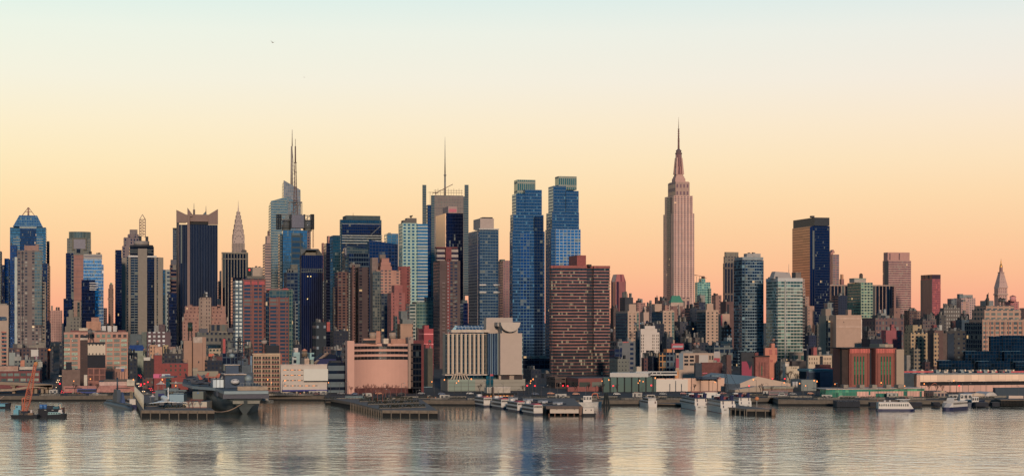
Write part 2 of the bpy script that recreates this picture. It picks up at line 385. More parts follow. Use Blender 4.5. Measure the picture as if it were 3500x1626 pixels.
def street(name, px, py, w, n=1500):
    Y = 1130; x = X(px, Y); dx, dy = -SU, CU; ux, uy = CU, SU; m = MB(); q = [0, 70, 400, 1400]
    for a, b in zip(q, q[1:]):
        pa, pb = (x + dx * a, Y + dy * a), (x + dx * b, Y + dy * b)
        m.face([(pa[0] - ux * w, pa[1] - uy * w, G(pa[1]) + .06), (pa[0] + ux * w, pa[1] + uy * w, G(pa[1] + uy * w) + .06), (pb[0] + ux * w, pb[1] + uy * w, G(pb[1] + uy * w) + .06), (pb[0] - ux * w, pb[1] - uy * w, G(pb[1]) + .06)])
    tag(m.build(name, None, [ASPH]), kind='structure')
street('cross_street', 196, 0, 8); street('cross_street', 512, 0, 8)
am = MB(); am.face([(-1200, 1122, 3.05), (1500, 1122, 3.05), (1500, 1142, 3.05), (-1200, 1142, 3.05)])
tag(am.build('riverside_avenue', None, [ASPH]), kind='structure')

# ================================================================ towers, north (left) to south (right)
BLU = dict(wall=(60, 110, 150), glass=(90, 160, 205), bw=1.5, fh=4, mx=.14, mz=.3)
def CW(glass, wall=None, bw=1.6, fh=3.9, mx=.12, mz=.22, **k):       # curtain wall
    wall = wall or tuple(int(v * .55) for v in glass); k.setdefault('bl', .05); return F(wall, glass, bw, fh, mx, mz, k.pop('met', .9), **k)
NV = CW((26, 54, 104), (16, 34, 70), mz=.12)
# --- 1
t = T('glass_tower', 'blue glass tower with a sloping hipped top and white open tripod on it', 'skyscraper', 36, 2600)
mA = CW((62, 128, 160), (140, 155, 155), 3, 4, .04, .42)
t.blk('side_bay', 34, 68, 777, CW((62, 128, 160)), yb=808, xc=68, D=50); t.blk('side_bay', 124, 160, 777, CW((62, 128, 160)), yb=808, xc=157, D=50)
t.blk('shaft', 34, 160, 808, mA, xc=157, D=52)
t.panel('glass_bay', 68, 124, 780, 1100, CW((30, 76, 120), (20, 50, 84)), b=t.last[0][2], t=40, out=1.5)
t.panel('cornice', 67, 125, 774, 781, P((150, 165, 165)), b=t.last[0][2], t=40, out=1.8)
t.panel('corner_bay', 34, 44, 808, 1100, CW((70, 134, 166)), t=1, out=.8); t.panel('corner_bay', 148, 157, 808, 1100, CW((70, 134, 166)), t=1, out=.8)
r = t.rect(44, 149, xc=146, D=46); r2 = t.rect(65, 127, xc=126, D=20); m = MB(); z0, z1 = t.zz(775), t.zz(735)
q = lambda r, z, o=0: [(r[0], r[2] + o, z), (r[1], r[2] + o, z), (r[1], r[3], z), (r[0], r[3], z)]
m.loft([q(r, z0), q((r2[0], r2[1], r[2] + 12, r[3] - 12), z1)], 0, 1).build('hipped_roof', t.e, [CW((88, 158, 190), (110, 160, 170), 2.4, 4, .15, .15), STEEL])
m = MB(); a0, b0 = t.L(X(97, 2612), 2612)
for dx, dy in ((-9, -4), (9, -4), (-9, 6), (9, 6)): m.tube((a0 + dx, b0 + dy, z1), (a0 + dx * .06, b0, t.zz(708)), .4); m.tube((a0 + dx * .55, b0 + dy * .5, t.zz(722)), (a0 - dx * .5, b0 + dy * .5, t.zz(722)), .3)
m.cyl(a0, b0, 1.3, z1, t.zz(707), n=6).build('tripod_mast', t.e, [P((190, 140, 120))])
t = T('dark_tower', 'thin dark tower edge showing behind the right side of the hipped blue tower', 'skyscraper', 160, 2750)
t.blk('shaft', 150, 170, 824, CW((30, 50, 90), (50, 66, 90), 4, 3.9, .3, .2)); t.blk('wing', 158, 172, 908, CW((30, 60, 90), (70, 86, 100), 3, 4, .4, .2), dY=40)
t = T('navy_tower', 'stepped navy glass tower left of the grey brown apartment slab', 'skyscraper', 34, 2350)
t.blk('shaft', 34, 60, 838, CW((36, 84, 140), (24, 60, 110)), D=40); t.blk('lower_shaft', 15, 34, 883, CW((34, 72, 128), (60, 100, 130), 6, 4, .25, .2), dY=8, D=40); t.clutter(3, hmax=5)
t = T('grey_tower', 'narrow grey green tower cut off by the left edge of the view', 'skyscraper', -10, 2300)
t.blk('shaft', -40, 7, 858, F((110, 120, 112), bw=3, mx=.3), D=30)
t = T('dark_tower', 'dark low tower between the left edge and the stepped navy tower', 'skyscraper', 7, 2500)
t.blk('shaft', 5, 18, 905, NV, D=30)
t = T('apartment_tower', 'grey brown gridded apartment slab with pink brick penthouse in front of the hipped tower', 'apartment tower', 59, 1750)
mA = F((132, 112, 108), (60, 66, 80), 3.4, 3.05, .38, .45, .5, bl=.45, blind=(170, 165, 155))
t.blk('slab', 59, 145, 856, mA, xc=142, D=30); L1 = t.last
t.panel('glazed_bay', 118, 143, 859, 1110, F((120, 125, 120), (100, 125, 130), 2.6, 3.05, .15, .3, .6, bl=.3), out=1.2)
t.panel('painted_recess_shadow', 76, 78.5, 858, 1196, DARK, out=.2)  # dark strip paints the shadow of a vertical recess
t.last = L1; t.blk('wing', 143, 158, 963, F((150, 132, 116), (50, 60, 74), 3.4, 3.05, .4, .4, .5, bl=.4), dY=6, D=20)
t.blk('penthouse', 83, 133, 839, P((168, 122, 108)), yb=856, dY=5, D=14); t.blk('penthouse', 121, 133, 836, P((150, 110, 100)), yb=840, dY=6, D=8)
t = T('slit_tower', 'blue dark tower with pale edge lights behind the grey brown slab', 'skyscraper', 52, 2200)
t.blk('shaft', 50, 62, 878, F((190, 200, 190), (20, 50, 92), 12, 6.0, .5, .65, .8), D=20)
t.blk('annex', 143, 165, 900, CW((30, 60, 110), (40, 70, 90)), dY=40, D=30); t.blk('annex', 158, 174, 1095, NV, dY=-20, D=60)
t = T('apartment_tower', 'pink lit paired apartment tower seen at the end of the left street', 'apartment tower', 171, 3300)
t.blk('tower_block', 171, 213, 1060, F((205, 150, 130), (120, 76, 84), 3.2, 3.2, .5, .5, .3), D=40); t.clutter(4, hmax=9)  # pink light on the white blocks is put into the wall colour
t.panel('podium', 180, 204, 1183, 1196, P((170, 165, 140)), out=4)
t = T('curved_crown_tower', 'grey tower with rounded colonnade crown and big dark screen on its face', 'skyscraper', 229, 2650)
t.blk('shaft', 229, 317, 815, F((130, 130, 118), (90, 96, 100), 2.4, 4.2, .5, .4, .5), xc=311, D=44)
a, b = t.L(X(273, 2672), 2672); m = MB(); ww = 37 * 2.65 / 6
z0, z1 = t.zz(815), t.zz(790)
RR = lambda z: [(a + ww * cos(k * pi / 12), b + .6 * ww * sin(k * pi / 12), z) for k in range(24)]
m.loft([RR(z0), RR(z1)], 0, 1, None).build('rounded_crown', t.e, [F((125, 140, 130), (70, 96, 100), 2.2, 60, .35, .02, .6), ROOF])
t.panel('screen_frame', 247, 296, 813, 855, P((110, 105, 90)), out=3, b=t.last[0][2]); t.panel('dark_screen', 252, 292, 818, 851, P((44, 40, 96), .4), out=3.4, b=t.last[0][2])
t = T('brick_slab_tower', 'flat pink brick slab on a dark glass tower left of the sharp blue tower', 'skyscraper', 252, 2100)
t.blk('brick_slab', 252, 285, 871, F((172, 112, 100), (120, 86, 84), 60, 7, .0, .9, .1, lit=0, bl=0), yb=1026, D=30); t.blk('neck', 255, 285, 850, F((120, 118, 110), (40, 44, 60), 9, 30, .5, .2), yb=871, dY=4, D=20)
t.blk('lower_slab', 252, 276, 1026, P((170, 130, 116)), D=30); t.panel('window_strip', 264, 273, 1032, 1082, F((110, 110, 95), (60, 76, 80), 3, 4, .2, .3))
t.blk('dark_shaft', 225, 252, 865, CW((20, 44, 90), (16, 36, 74)), dY=3, D=40); t.blk('ribbed_strip', 243, 252, 873, F((110, 120, 120), (30, 60, 90), 6, 4, .2, .4), dY=1.5, D=4)
t.blk('lower_dark_shaft', 217, 246, 1020, NV, dY=-8, D=30)
t = T('blue_tower', 'bright blue glass tower with white banded top beside the pink brick slab', 'skyscraper', 286, 2050)
t.blk('shaft', 285, 348, 885, F((170, 190, 200), (92, 165, 215), 1.8, 3.9, .06, .24, .9), D=34); t.blk('wing', 348, 354, 904, F((150, 180, 200), (92, 165, 215), 1.8, 3.9, .06, .24, .9), dY=2, D=30)
t.blk('white_top', 286, 349, 868, F((186, 176, 165), (130, 120, 120), 60, 5, .02, .55, .2, lit=0, bl=0), yb=885, dY=1, D=32); t.clutter(4)
t.blk('navy_block', 278, 325, 956, CW((16, 42, 86), (12, 30, 66), mz=.1), dY=-45, D=40)
t.panel('white_bar', 306, 336, 965, 968, WHITE, out=1); t.panel('white_bar', 306, 336, 973, 976, WHITE, out=1); t.panel('white_bar', 306, 334, 981, 984, WHITE, out=1); t.panel('white_bar', 306, 330, 988, 991, WHITE, out=1)
t = T('stone_block', 'grey stepped stone block below the pink brick slab', 'building', 227, 1750)
mA = F((132, 124, 112), (60, 60, 66), 3.2, 3.4, .6, .55, .3)
t.blk('block', 227, 275, 1082, mA, D=30); t.blk('block', 235, 250, 1058, mA, yb=1082, D=20); t.blk('block', 222, 234, 1115, mA, dY=-3, D=20)
t = T('orange_block', 'plain orange penthouse block above the gridded warehouse roof', 'building', 295, 1500)
t.blk('block', 295, 345, 1098, P((200, 135, 100)), D=24); t.blk('block', 312, 339, 1084, P((190, 130, 105)), yb=1098, dY=3, D=12)
t = T('ornate_tower', 'slender ornate brown tower with corner turrets beside the dark slab', 'building', 368, 2600)
mA = F((140, 105, 92), (60, 52, 60), 2.6, 3.6, .55, .5, .3)
t.blk('shaft', 370, 388, 985, mA, D=16); t.blk('upper_stage', 373, 387, 972, mA, yb=985, dY=2, D=12); t.blk('cornice', 368, 389, 1018, P((150, 112, 98)), yb=1024, dY=-1, D=18); t.blk('roof_cap', 376, 384, 966, P((120, 140, 110)), yb=972, dY=4, D=8)
t.blk('annex', 354, 366, 1052, F((120, 92, 90)), dY=-60, D=20)
t = T('navy_slab', 'flat navy slab standing left of the concrete winged tower', 'skyscraper', 393, 2350)
t.blk('shaft', 393, 416, 854, CW((14, 38, 84), (10, 26, 62)), D=30)
# --- stepped tower behind concrete
t = T('stepped_tower', 'stepped mauve stone tower top rising behind the concrete winged tower', 'skyscraper', 417, 3000)
mA = F((140, 118, 120), (40, 50, 80), 5, 5, .5, .4, .6)
t.blk('stage', 417, 480, 840, mA, D=40); t.blk('stage', 422, 475, 811, mA, yb=840, dY=3, D=36); t.blk('stage', 436, 474, 800, mA, yb=811, dY=5, D=30); t.blk('stage', 443, 470, 784, P((135, 120, 120)), yb=800, dY=7, D=22)
t = T('concrete_tower', 'pale concrete tower with projecting blank wings, round roof deck and lattice mast', 'skyscraper', 415, 2450)
cm = F((150, 136, 122), (140, 128, 116), 60, 40, 0, .0, 0, lit=0, bl=0); cm = P((150, 136, 122), .85, noise=.12); gl = F((110, 124, 130), (30, 62, 92), 8, 3.6, .06, .35, .8, bl=.1); dk = CW((18, 46, 84), (14, 36, 70), 2, 3.6)
t.blk('core', 418, 548, 878, gl, D=30, xc=420); b0 = t.last[0][2]
for x0, x1, yt, o, mt in ((414, 433, 880, 5, cm), (438, 446, 876, 5, cm), (471, 502, 850, 9, cm), (527, 535, 876, 5, cm), (539, 558, 880, 5, cm)):
    t.panel('concrete_pier', x0, x1, yt, 1200, mt, b=b0, out=o, t=26)
t.panel('dark_bay', 502, 527, 884, 1200, dk, b=b0, out=1)
t.panel('white_ledge', 438, 471, 873, 879, WHITE, b=b0, out=6, t=20); t.panel('white_ledge', 502, 535, 874, 880, WHITE, b=b0, out=6, t=20)
t.blk('dark_crown', 442, 526, 842, F((70, 76, 84), (16, 24, 44), 30, 4.5, .0, .35, .7), yb=872, dY=5, D=24)
for px, yt, yb, rr in ((484, 824, 838, 10.5), (484, 838, 845, 16)):
    a, b = t.L(X(px, 2470), 2470); MB().cyl(a, b, rr, t.zz(yb, 20), t.zz(yt, 20), n=24).build('round_deck', t.e, [P((165, 150, 140) if rr < 12 else (50, 56, 70))])
t.blk('equipment_box', 474, 484, 806, DARK, yb=824, dY=16, D=6); t.blk('equipment_box', 497, 507, 808, DARK, yb=824, dY=16, D=6)
m = MB(); a, b = t.L(X(487, 2475), 2475); z0, z1 = t.zz(810, 25), t.zz(750, 25); w = 4
for i in range(4):
    sx_, sy_ = ((-1, -1), (1, -1), (1, 1), (-1, 1))[i]; sx2, sy2 = ((-1, -1), (1, -1), (1, 1), (-1, 1))[(i + 1) % 4]
    m.tube((a + w * sx_, b + w * sy_, z0), (a + w * sx_, b + w * sy_, z1), .45); n = 6
    for k in range(n):
        za, zb = z0 + (z1 - z0) * k / n, z0 + (z1 - z0) * (k + 1) / n
        m.tube((a + w * sx_, b + w * sy_, za), (a + w * sx2, b + w * sy2, zb), .3); m.tube((a + w * sx_, b + w * sy_, zb), (a + w * sx2, b + w * sy2, zb), .35)
    m.tube((a + w * sx_, b + w * sy_, z1), (a, b, t.zz(733, 25)), .4)
m.build('lattice_mast', t.e, [P((185, 150, 130))])
t = T('slender_white_slab', 'pale slab with small square windows right of the concrete winged tower', 'apartment tower', 563, 2250)
t.blk('slab', 563, 580, 921, F((150, 160, 155), (40, 60, 90), 7, 5, .55, .5, .5), D=24); t.blk('teal_wing', 556, 564, 921, CW((70, 130, 160)), dY=10, D=20)
t = T('banded_tower', 'dark tower with brown balcony bands beside the winged roof tower', 'skyscraper', 581, 2300)
t.blk('shaft', 580, 603, 904, F((120, 84, 76), (26, 32, 60), 30, 5.2, .0, .38, .6), D=26); t.blk('dark_box', 583, 603, 887, NAVY, yb=904, dY=4, D=16); t.panel('sign_band', 590, 602, 905, 922, P((130, 120, 110)), b=t.last[0][2] - 5)
t = T('round_grey_tower', 'curved grey tower edge behind the left of the winged roof tower', 'skyscraper', 591, 2900)
m = MB(); a, b = t.L(X(598, 2915), 2915); m.cyl(a, b, 3.6, -1, t.zz(780, 15), 0, 1, 16); m.build('round_shaft', t.e, [F((100, 110, 115), (60, 76, 96), 2, 4, .3, .3), ROOF]); MB().cyl(a, b, 3.8, t.zz(782, 15), t.zz(779, 15), n=16).build('cap', t.e, [DARK])
t = T('dark_tower', 'black blue base tower rising left of the winged roof tower', 'skyscraper', 583, 2150)
t.blk('shaft', 574, 604, 1000, NV, D=30)
# --- winged roof tower
t = T('winged_roof_tower', 'huge dark ribbed tower with pointed stone wings around its flat roof', 'skyscraper', 612, 2450)
st = P((150, 118, 108), .8, noise=.12)
t.blk('ribbed_shaft', 612, 744, 767, F((56, 70, 92), (18, 34, 64), 2.2, 60, .3, .0, .7, bl=.02), D=44, xc=612); L0 = t.last; b0 = t.last[0][2]; a0 = t.last[0][0]
t.blk('side_wall', 603, 612, 740, st, xc=611, dY=0.6, D=40)
t.panel('stone_pier', 640, 648.5, 734, 1100, st, b=b0, out=2.5)
t.panel('roof_block', 650, 712, 733, 757, st, b=b0 + 2, out=0, t=38); t.panel('roof_block', 612, 640, 733, 757, st, b=b0 + 2, out=0, t=38)
t.panel('dark_slot', 652, 712, 757, 767, BLACK, b=b0 + 5, out=0, t=30); t.panel('corner_wall', 712, 744, 735, 767, st, b=b0, out=.5, t=3)
def fin(pts, b, th, mt):
    m = MB(); pp = []
    for px, py in pts: a, d = t.plane(px, b); pp.append((a, Z(py, d) - t.z))
    m.face([(a, b, z) for a, z in pp]); m.face([(a, b + th, z) for a, z in pp][::-1])
    for (a, z), (c, w) in zip(pp, pp[1:] + pp[:1]): m.face([(a, b, z), (a, b + th, z), (c, b + th, w), (c, b, w)])
    m.build('pointed_wing', t.e, [mt])
fin([(603, 760), (603, 717), (640, 735), (640, 760)], b0 - 1, 3, st); fin([(641, 740), (641, 710), (659, 734), (659, 740)], b0 - 1, 3, st)
fin([(712, 745), (712, 734), (745, 714), (745, 767)], b0 - .6, 3, st); fin([(693, 733), (705, 720), (706, 733)], b0 + 20, 2, P((90, 110, 120)))
t.mast(663, 694, 733, .7, .2); t.mast(704, 703, 722, .5, .15, dY=20); t.panel('vent_box', 660, 667, 716, 733, P((150, 120, 110)), b=b0 + 8, t=3)
t = T('grey_glass_block', 'small grey glass block in the gap right of the winged roof tower', 'building', 745, 2900)
t.blk('block', 743, 757, 960, CW((60, 90, 120)), D=20); t.blk('block', 750, 757, 925, P((90, 90, 96)), dY=20, D=20); t.blk('pale_block', 743, 755, 1020, P((110, 125, 135)), dY=-30, D=20)
# --- art deco brick hotel
t = T('brick_hotel', 'pink brick art deco hotel with stepped shoulders and pale stone central tower', 'hotel', 622, 2050)
bm_ = F((176, 122, 106), (92, 62, 66), 4.4, 4.2, .66, .62, .2, bl=.15); sm = F((170, 140, 122), (88, 70, 70), 3, 4.4, .6, .5, .2)
t.blk('wing', 621, 779, 1094, bm_, D=40, xc=624); b0 = t.last[0][2]
t.blk('shoulder', 626, 772, 1070, bm_, yb=1094, dY=4, D=34, xc=629); t.blk('shoulder', 630, 770, 1046, bm_, yb=1070, dY=7, D=30, xc=633)
t.blk('central_tower', 681, 722, 1016, sm, dY=-4, D=30, xc=684)
for x in (681, 688, 713, 720): t.panel('stone_strip', x - 1, x + 1.4, 1020, 1130, P((178, 158, 142)), b=b0 - 6)
for x0 in (622, 774): t.blk('corner_turret', x0, x0 + 6, 1083, P((175, 150, 135)), yb=1098, dY=-1, D=5)
t.blk('parapet_crest', 646, 657, 1040, bm_, yb=1047, dY=9, D=4); t.blk('parapet_crest', 742, 753, 1040, bm_, yb=1047, dY=9, D=4)
t.blk('rooftop_house', 692, 708, 1004, DARK, yb=1016, dY=6, D=10); t.mast(700, 992, 1004, .6, .2, dY=10)
a, b = t.L(X(706, 2058), 2058)
for zz_ in (1001, 1011): MB().cyl(a, b, 1.4, t.zz(zz_ + 3), t.zz(zz_ - 3), n=10).build('satellite_dish', t.e, [WHITE])
t.panel('green_window', 643, 657, 1101, 1130, P((30, 52, 56)), b=b0, out=.4)
t.blk('lower_annex', 714, 778, 1109, F((120, 108, 96), (50, 60, 76), 6, 30, .4, .05, .3), dY=-30, D=24)
# --- Deco spire tower (stainless crown)
t = T('spire_skyscraper', 'pale masonry tower with stainless arched crown tapering to a needle spire', 'skyscraper', 814, 3700)
Y0 = 3700; sc_ = Y0 / 6000; a, b = t.L(X(814.5, Y0 + 14), Y0 + 14); z = lambda py: t.zz(py, 14)
m = MB(); hw = 20.5 * sc_
sq = lambda h, zz_: [(a - h, b - h, zz_), (a + h, b - h, zz_), (a + h, b + h, zz_), (a - h, b + h, zz_)]
m.loft([sq(hw, -1), sq(hw, z(832))]); m.build('shaft', t.e, [F((176, 148, 132), (90, 80, 86), 3.2, 4, .5, .45, .3), ROOF])
crown = P((128, 112, 108), .45, .25, noise=.12); tri = P((86, 72, 76), .5)
tiers = [(19.5, 860, 800), (17, 828, 783), (14.3, 812, 767), (11.6, 795, 750), (8.8, 779, 736), (6.2, 763, 724)]
for w_, yb_, yt_ in tiers:
    m = MB(); h = w_ * sc_; zb, zt = z(yb_), z(yt_); n = 12
    prof = [(-h, zb)] + [(-h * cos(pi * k / n), zb + (zt - zb) * (.35 + .65 * sin(pi * k / n) ** .8)) for k in range(n + 1)] + [(h, zb)]
    for ax in (0, 1):
        f0 = [(a + x, b - h * 1.02, zz_) if ax == 0 else (a - h * 1.02, b - x, zz_) for x, zz_ in prof]; f1 = [(a + x, b + h * 1.02, zz_) if ax == 0 else (a + h * 1.02, b - x, zz_) for x, zz_ in prof]
        m.face(f0); m.face(f1[::-1])
        for i in range(len(prof) - 1): m.face([f0[i], f1[i], f1[i + 1], f0[i + 1]])
    m.build('crown_arch', t.e, [crown])
    m = MB()
    for k in range(1, 8):
        an = pi * k / 8; cx = -h * .82 * cos(an); cz = zb + (zt - zb) * (.3 + .56 * sin(an)); q_ = h * .1 + .25
        m.face([(a + cx - q_, b - h * 1.04 - .1, cz), (a + cx + q_, b - h * 1.04 - .1, cz), (a + cx * 1.02, b - h * 1.04 - .1, cz + q_ * 2.6)])
        m.face([(a - h * 1.04 - .1, b - cx - q_, cz), (a - h * 1.04 - .1, b - cx + q_, cz), (a - h * 1.04 - .1, b - cx, cz + q_ * 2.6)])
    m.build('triangular_windows', t.e, [tri])
m = MB(); R4 = lambda w_, py: [(a + w_ * sc_ * cos(pi / 4 + pi / 2 * k), b + w_ * sc_ * sin(pi / 4 + pi / 2 * k), z(py)) for k in range(4)]
m.loft([R4(6, 748), R4(4.4, 728), R4(2.2, 712), R4(1.2, 702), R4(.15, 684)], 0, 0).build('needle_spire', t.e, [crown])
t = T('striped_dark_tower', 'dark tower with thin white vertical piers below the arched stainless crown', 'skyscraper', 757, 2700)
t.blk('shaft', 757, 848, 862, F((150, 140, 124), (14, 22, 44), 4.5, 90, .24, .0, .5, lit=.003), xc=760, D=40)
t.panel('top_band', 757, 846, 862, 867, P((140, 130, 115)), out=.8); t.panel('belt_band', 757, 846, 883, 886, P((140, 130, 115)), out=.6); t.clutter(3, hmax=5)
t = T('navy_block_tower', 'low navy block in front of the white piered dark tower', 'skyscraper', 790, 2400)
t.blk('shaft', 789, 832, 948, CW((14, 30, 66), (10, 22, 52)), D=30)
# --- red brick pair
t = T('red_brick_tower', 'taller red brick and blue window block with red roof screens of the joined pair', 'apartment tower', 831, 1560)
bm_ = F((146, 78, 68), (44, 86, 116), 8.7, 3.25, .2, .42, .6, bl=.05)
t.blk('block', 831, 908, 953, bm_, D=26, xc=831); b0 = t.last[0][2]
t.blk('white_window_bay', 803, 831, 958, F((60, 96, 120), (190, 195, 185), 3.4, 3.4, .35, .4, .1, bl=.1), dY=2, D=20, xc=803); t.blk('penthouse', 839, 906, 943, P((112, 104, 96)), yb=952, dY=4, D=18)
for x in (835, 860, 884): t.panel('red_screen', x, x + 20, 961, 973, P((205, 60, 66)), b=b0, out=.6)
for x in (831, 856, 881, 904): t.panel('brick_pier', x, x + 3.5, 953, 1250, P((144, 80, 70)), b=b0, out=.8)
t = T('red_brick_tower', 'lower red brick block with green glass corner of the joined pair', 'apartment tower', 916, 1545)
t.blk('block', 920, 988, 990, bm_, D=26, xc=920); b0 = t.last[0][2]; t.blk('glass_corner', 988, 1001, 987, F((110, 130, 110), (50, 92, 96), 2.4, 3.25, .2, .2, .6), D=24, xc=988)
t.blk('glass_link', 908, 920, 1000, CW((40, 80, 110), (60, 80, 90)), dY=4, D=20, xc=908); t.panel('glass_top_floor', 920, 1000, 990, 1014, F((90, 110, 110), (60, 100, 110), 3, 3.25, .15, .2, .6), b=b0, out=.4)
t.panel('roof_band', 918, 1000, 986, 991, P((150, 110, 100)), b=b0, out=1); t.panel('red_panel', 966, 984, 985, 989, P((210, 60, 60)), b=b0, out=1.2); t.panel('red_panel', 912, 924, 987, 991, P((210, 60, 60)), b=b0, out=1.2)
for x in (920, 945, 975): t.panel('brick_pier', x, x + 3, 1014, 1250, P((144, 80, 70)), b=b0, out=.8)
# --- crystalline glass tower, mast, sign-topped tower
t = T('faceted_glass_tower', 'faceted pale glass tower with slanted peaks and a tall white spire', 'skyscraper', 926, 2800)
g1 = F((150, 160, 150), (120, 140, 145), 2, 4.2, .1, .35, .8, bl=.05)
def slant(part, xl, xr, yl, yr, mt, dY=0, D=36, yb=None, taper=0):
    r = t.rect(xl, xr, xl, dY, D); z0 = -1 if yb is None else t.zz(yb, dY); za, zb = t.zz(yl, dY), t.zz(yr, dY); m = MB()
    a0, a1, b0, b1 = r; d = taper
    m.loft([[(a0 - d, b0, z0), (a1 + d, b0, z0), (a1 + d, b1, z0), (a0 - d, b1, z0)], [(a0, b0, za), (a1, b0, zb), (a1, b1, zb - 6), (a0, b1, za - 6)]], 0, 1)
    return m.build(part, t.e, [mt, ROOF])
slant('left_crystal', 926, 982, 687, 671, g1, taper=2); slant('right_crystal', 970, 1027, 616, 648, F((165, 150, 140), (150, 140, 138), 3, 5, .12, .12, .6, bl=.05), dY=24, D=26, taper=3)
slant('inner_facet', 982, 1012, 671, 690, F((150, 150, 150), (140, 150, 150), 2.5, 4.5, .15, .2, .8), dY=6, D=20, yb=800)
m = MB(); a, b = t.L(X(997, 2830), 2830); z0 = t.zz(650, 30)
m.cyl(a, b, 2.2, z0, t.zz(500, 30), n=6, r1=1.3); m.cyl(a + .8, b, .9, t.zz(500, 30), t.zz(443, 30), n=6, r1=.3)
for k in range(9): m.tube((a, b, t.zz(640 - k * 14, 30)), (a + 5.4 - k * .5, b, t.zz(636 - k * 14, 30)), .3)
m.tube((a + 6, b, t.zz(650, 30)), (a + 1, b, t.zz(510, 30)), .4)
m.build('spire', t.e, [P((170, 155, 145))])
t = T('sign_topped_tower', 'blue glass tower crowned by dark sign box, drums and side lattice frames', 'skyscraper', 947, 2500)
t.blk('shaft', 963, 1053, 786, CW((70, 140, 180), (50, 100, 130), 2, 4), D=30, xc=967); b0 = t.last[0][2]; t.blk('side_shaft', 1050, 1062, 790, F((140, 110, 105), (40, 60, 90), 3, 4, .4, .4), dY=8, D=24, xc=1050)
t.blk('narrow_wing', 951, 964, 800, F((100, 110, 110), (60, 80, 90), 4, 4, .3, .4), dY=6, D=20)
t.panel('glass_bay', 996, 1035, 796, 900, F((60, 80, 90), (50, 90, 120), 13, 8, .15, .35, .7), b=b0, out=.8)
for px in (978, 1051):
    a, b = t.L(X(px, 2515), 2515); MB().cyl(a, b, 6.2, t.zz(790, 15), t.zz(750 if px < 1000 else 752, 15), n=20).build('ribbed_drum', t.e, [F((110, 112, 108), (60, 70, 84), 40, 3, .0, .5, .4), ROOF])
t.panel('sign_box', 996, 1040, 735, 779, P((12, 34, 92), .35, noise=.1), b=b0, out=4, t=16); t.panel('sign_frame', 992, 996, 733, 781, DARK, b=b0, out=5, t=14); t.panel('sign_frame', 1038, 1042, 733, 781, DARK, b=b0, out=5, t=14)
def lattice(xl, xr, yt, yb, b, dep, r=.35, n=5, mt=DARK, part='lattice_frame', k=2):
    m = MB(); a0, d = t.plane(xl, b); a1, d1 = t.plane(xr, b); z1, z0 = Z(yt, d) - t.z, Z(yb, d) - t.z
    for y in (b, b + dep):
        for i in range(k + 1): x = a0 + (a1 - a0) * i / k; m.tube((x, y, z0), (x, y, z1), r)
        for i in range(n + 1):
            zz_ = z0 + (z1 - z0) * i / n; m.tube((a0, y, zz_), (a1, y, zz_), r)
            if i < n: m.tube((a0, y, zz_), (a1, y, z0 + (z1 - z0) * (i + 1) / n), r * .8)
    for i in range(n + 1): zz_ = z0 + (z1 - z0) * i / n; m.tube((a0, b, zz_), (a0, b + dep, zz_), r); m.tube((a1, b, zz_), (a1, b + dep, zz_), r)
    return m.build(part, t.e, [mt])
lattice(947, 961, 733, 782, b0 - 2, 8, .55, 8); lattice(1063, 1073, 733, 782, b0 + 2, 8, .55, 8); lattice(963, 996, 733, 752, b0, 8, .35, 1, STEEL); lattice(1042, 1062, 736, 752, b0, 8, .35, 1, STEEL)
lattice(991, 1032, 690, 733, b0 + 5, 16, .6, 1, STEEL, k=1)
lattice(1069, 1072, 782, 846, b0 + 12, 1.4, .16, 14, P((170, 120, 100)), 'hoist_mast', 1)
m = MB(); a, b = t.L(X(1009.5, 2515), 2515); zf = lambda py: t.zz(py, 15)
for y0, y1, w_ in ((733, 690, 4), (690, 640, 3), (640, 590, 2.2), (590, 556, 1.6)):
    n = max(3, int((y0 - y1) / 6))
    for sx_ in (-1, 1):
        for sy_ in (-1, 1): m.tube((a + w_ * sx_ * .8, b + w_ * sy_ * .8, zf(y0)), (a + w_ * .72 * sx_ * .8, b + w_ * .72 * sy_ * .8, zf(y1)), .32)
    for i in range(n):
        z0, z1 = zf(y0 + (y1 - y0) * i / n), zf(y0 + (y1 - y0) * (i + 1) / n); s_ = 1 if i % 2 else -1; m.tube((a - w_ * .7 * s_, b - w_ * .7, z0), (a + w_ * .7 * s_, b - w_ * .7, z1), .28); m.tube((a - w_ * .75, b - w_ * .7, z1), (a + w_ * .75, b - w_ * .7, z1), .25)
for y0 in (700, 686, 640, 589, 556): m.cyl(a, b, 3.2 if y0 > 640 else 2.2, zf(y0 + 1), zf(y0 - 1), n=8)
m.cyl(a, b, 1.1, zf(556), zf(500), n=6, r1=.9); m.cyl(a, b, .35, zf(500), zf(475), n=5); m.build('broadcast_mast', t.e, [P((120, 84, 80))])
t = T('pale_stepped_tower', 'pale pink banded tower stepping up left of the faceted glass tower', 'skyscraper', 898, 2700)
mA = F((190, 150, 136), (110, 100, 108), 30, 4.2, .0, .5, .4)
t.blk('stage', 898, 926, 832, mA, D=34); t.blk('stage', 907, 924, 806, P((190, 150, 136)), yb=832, dY=5, D=20); t.blk('cap', 914, 922, 789, P((120, 90, 90)), yb=806, dY=8, D=9)
t = T('pale_block', 'plain pale block low on the skyline between the spire tower and pale stepped tower', 'building', 858, 2900)
t.blk('block', 858, 898, 913, P((190, 165, 145), noise=.1), D=30); t.clutter(3, hmax=3)
t = T('round_clock_block', 'dark green rounded block with a red clock face on its top', 'building', 846, 2500)
a, b = t.L(X(852, 2508), 2508); MB().cyl(a, b, 2.7, -1, t.zz(914, 8), n=16).build('drum', t.e, [P((50, 62, 56))]); MB().cyl(0, 0, 1.5, -.1, .1, n=14).build('clock_face', t.e, [P((220, 60, 60), emit=.8)], loc=(a, b - 2.8, t.zz(922, 5))).rotation_euler = (pi / 2, 0, 0)
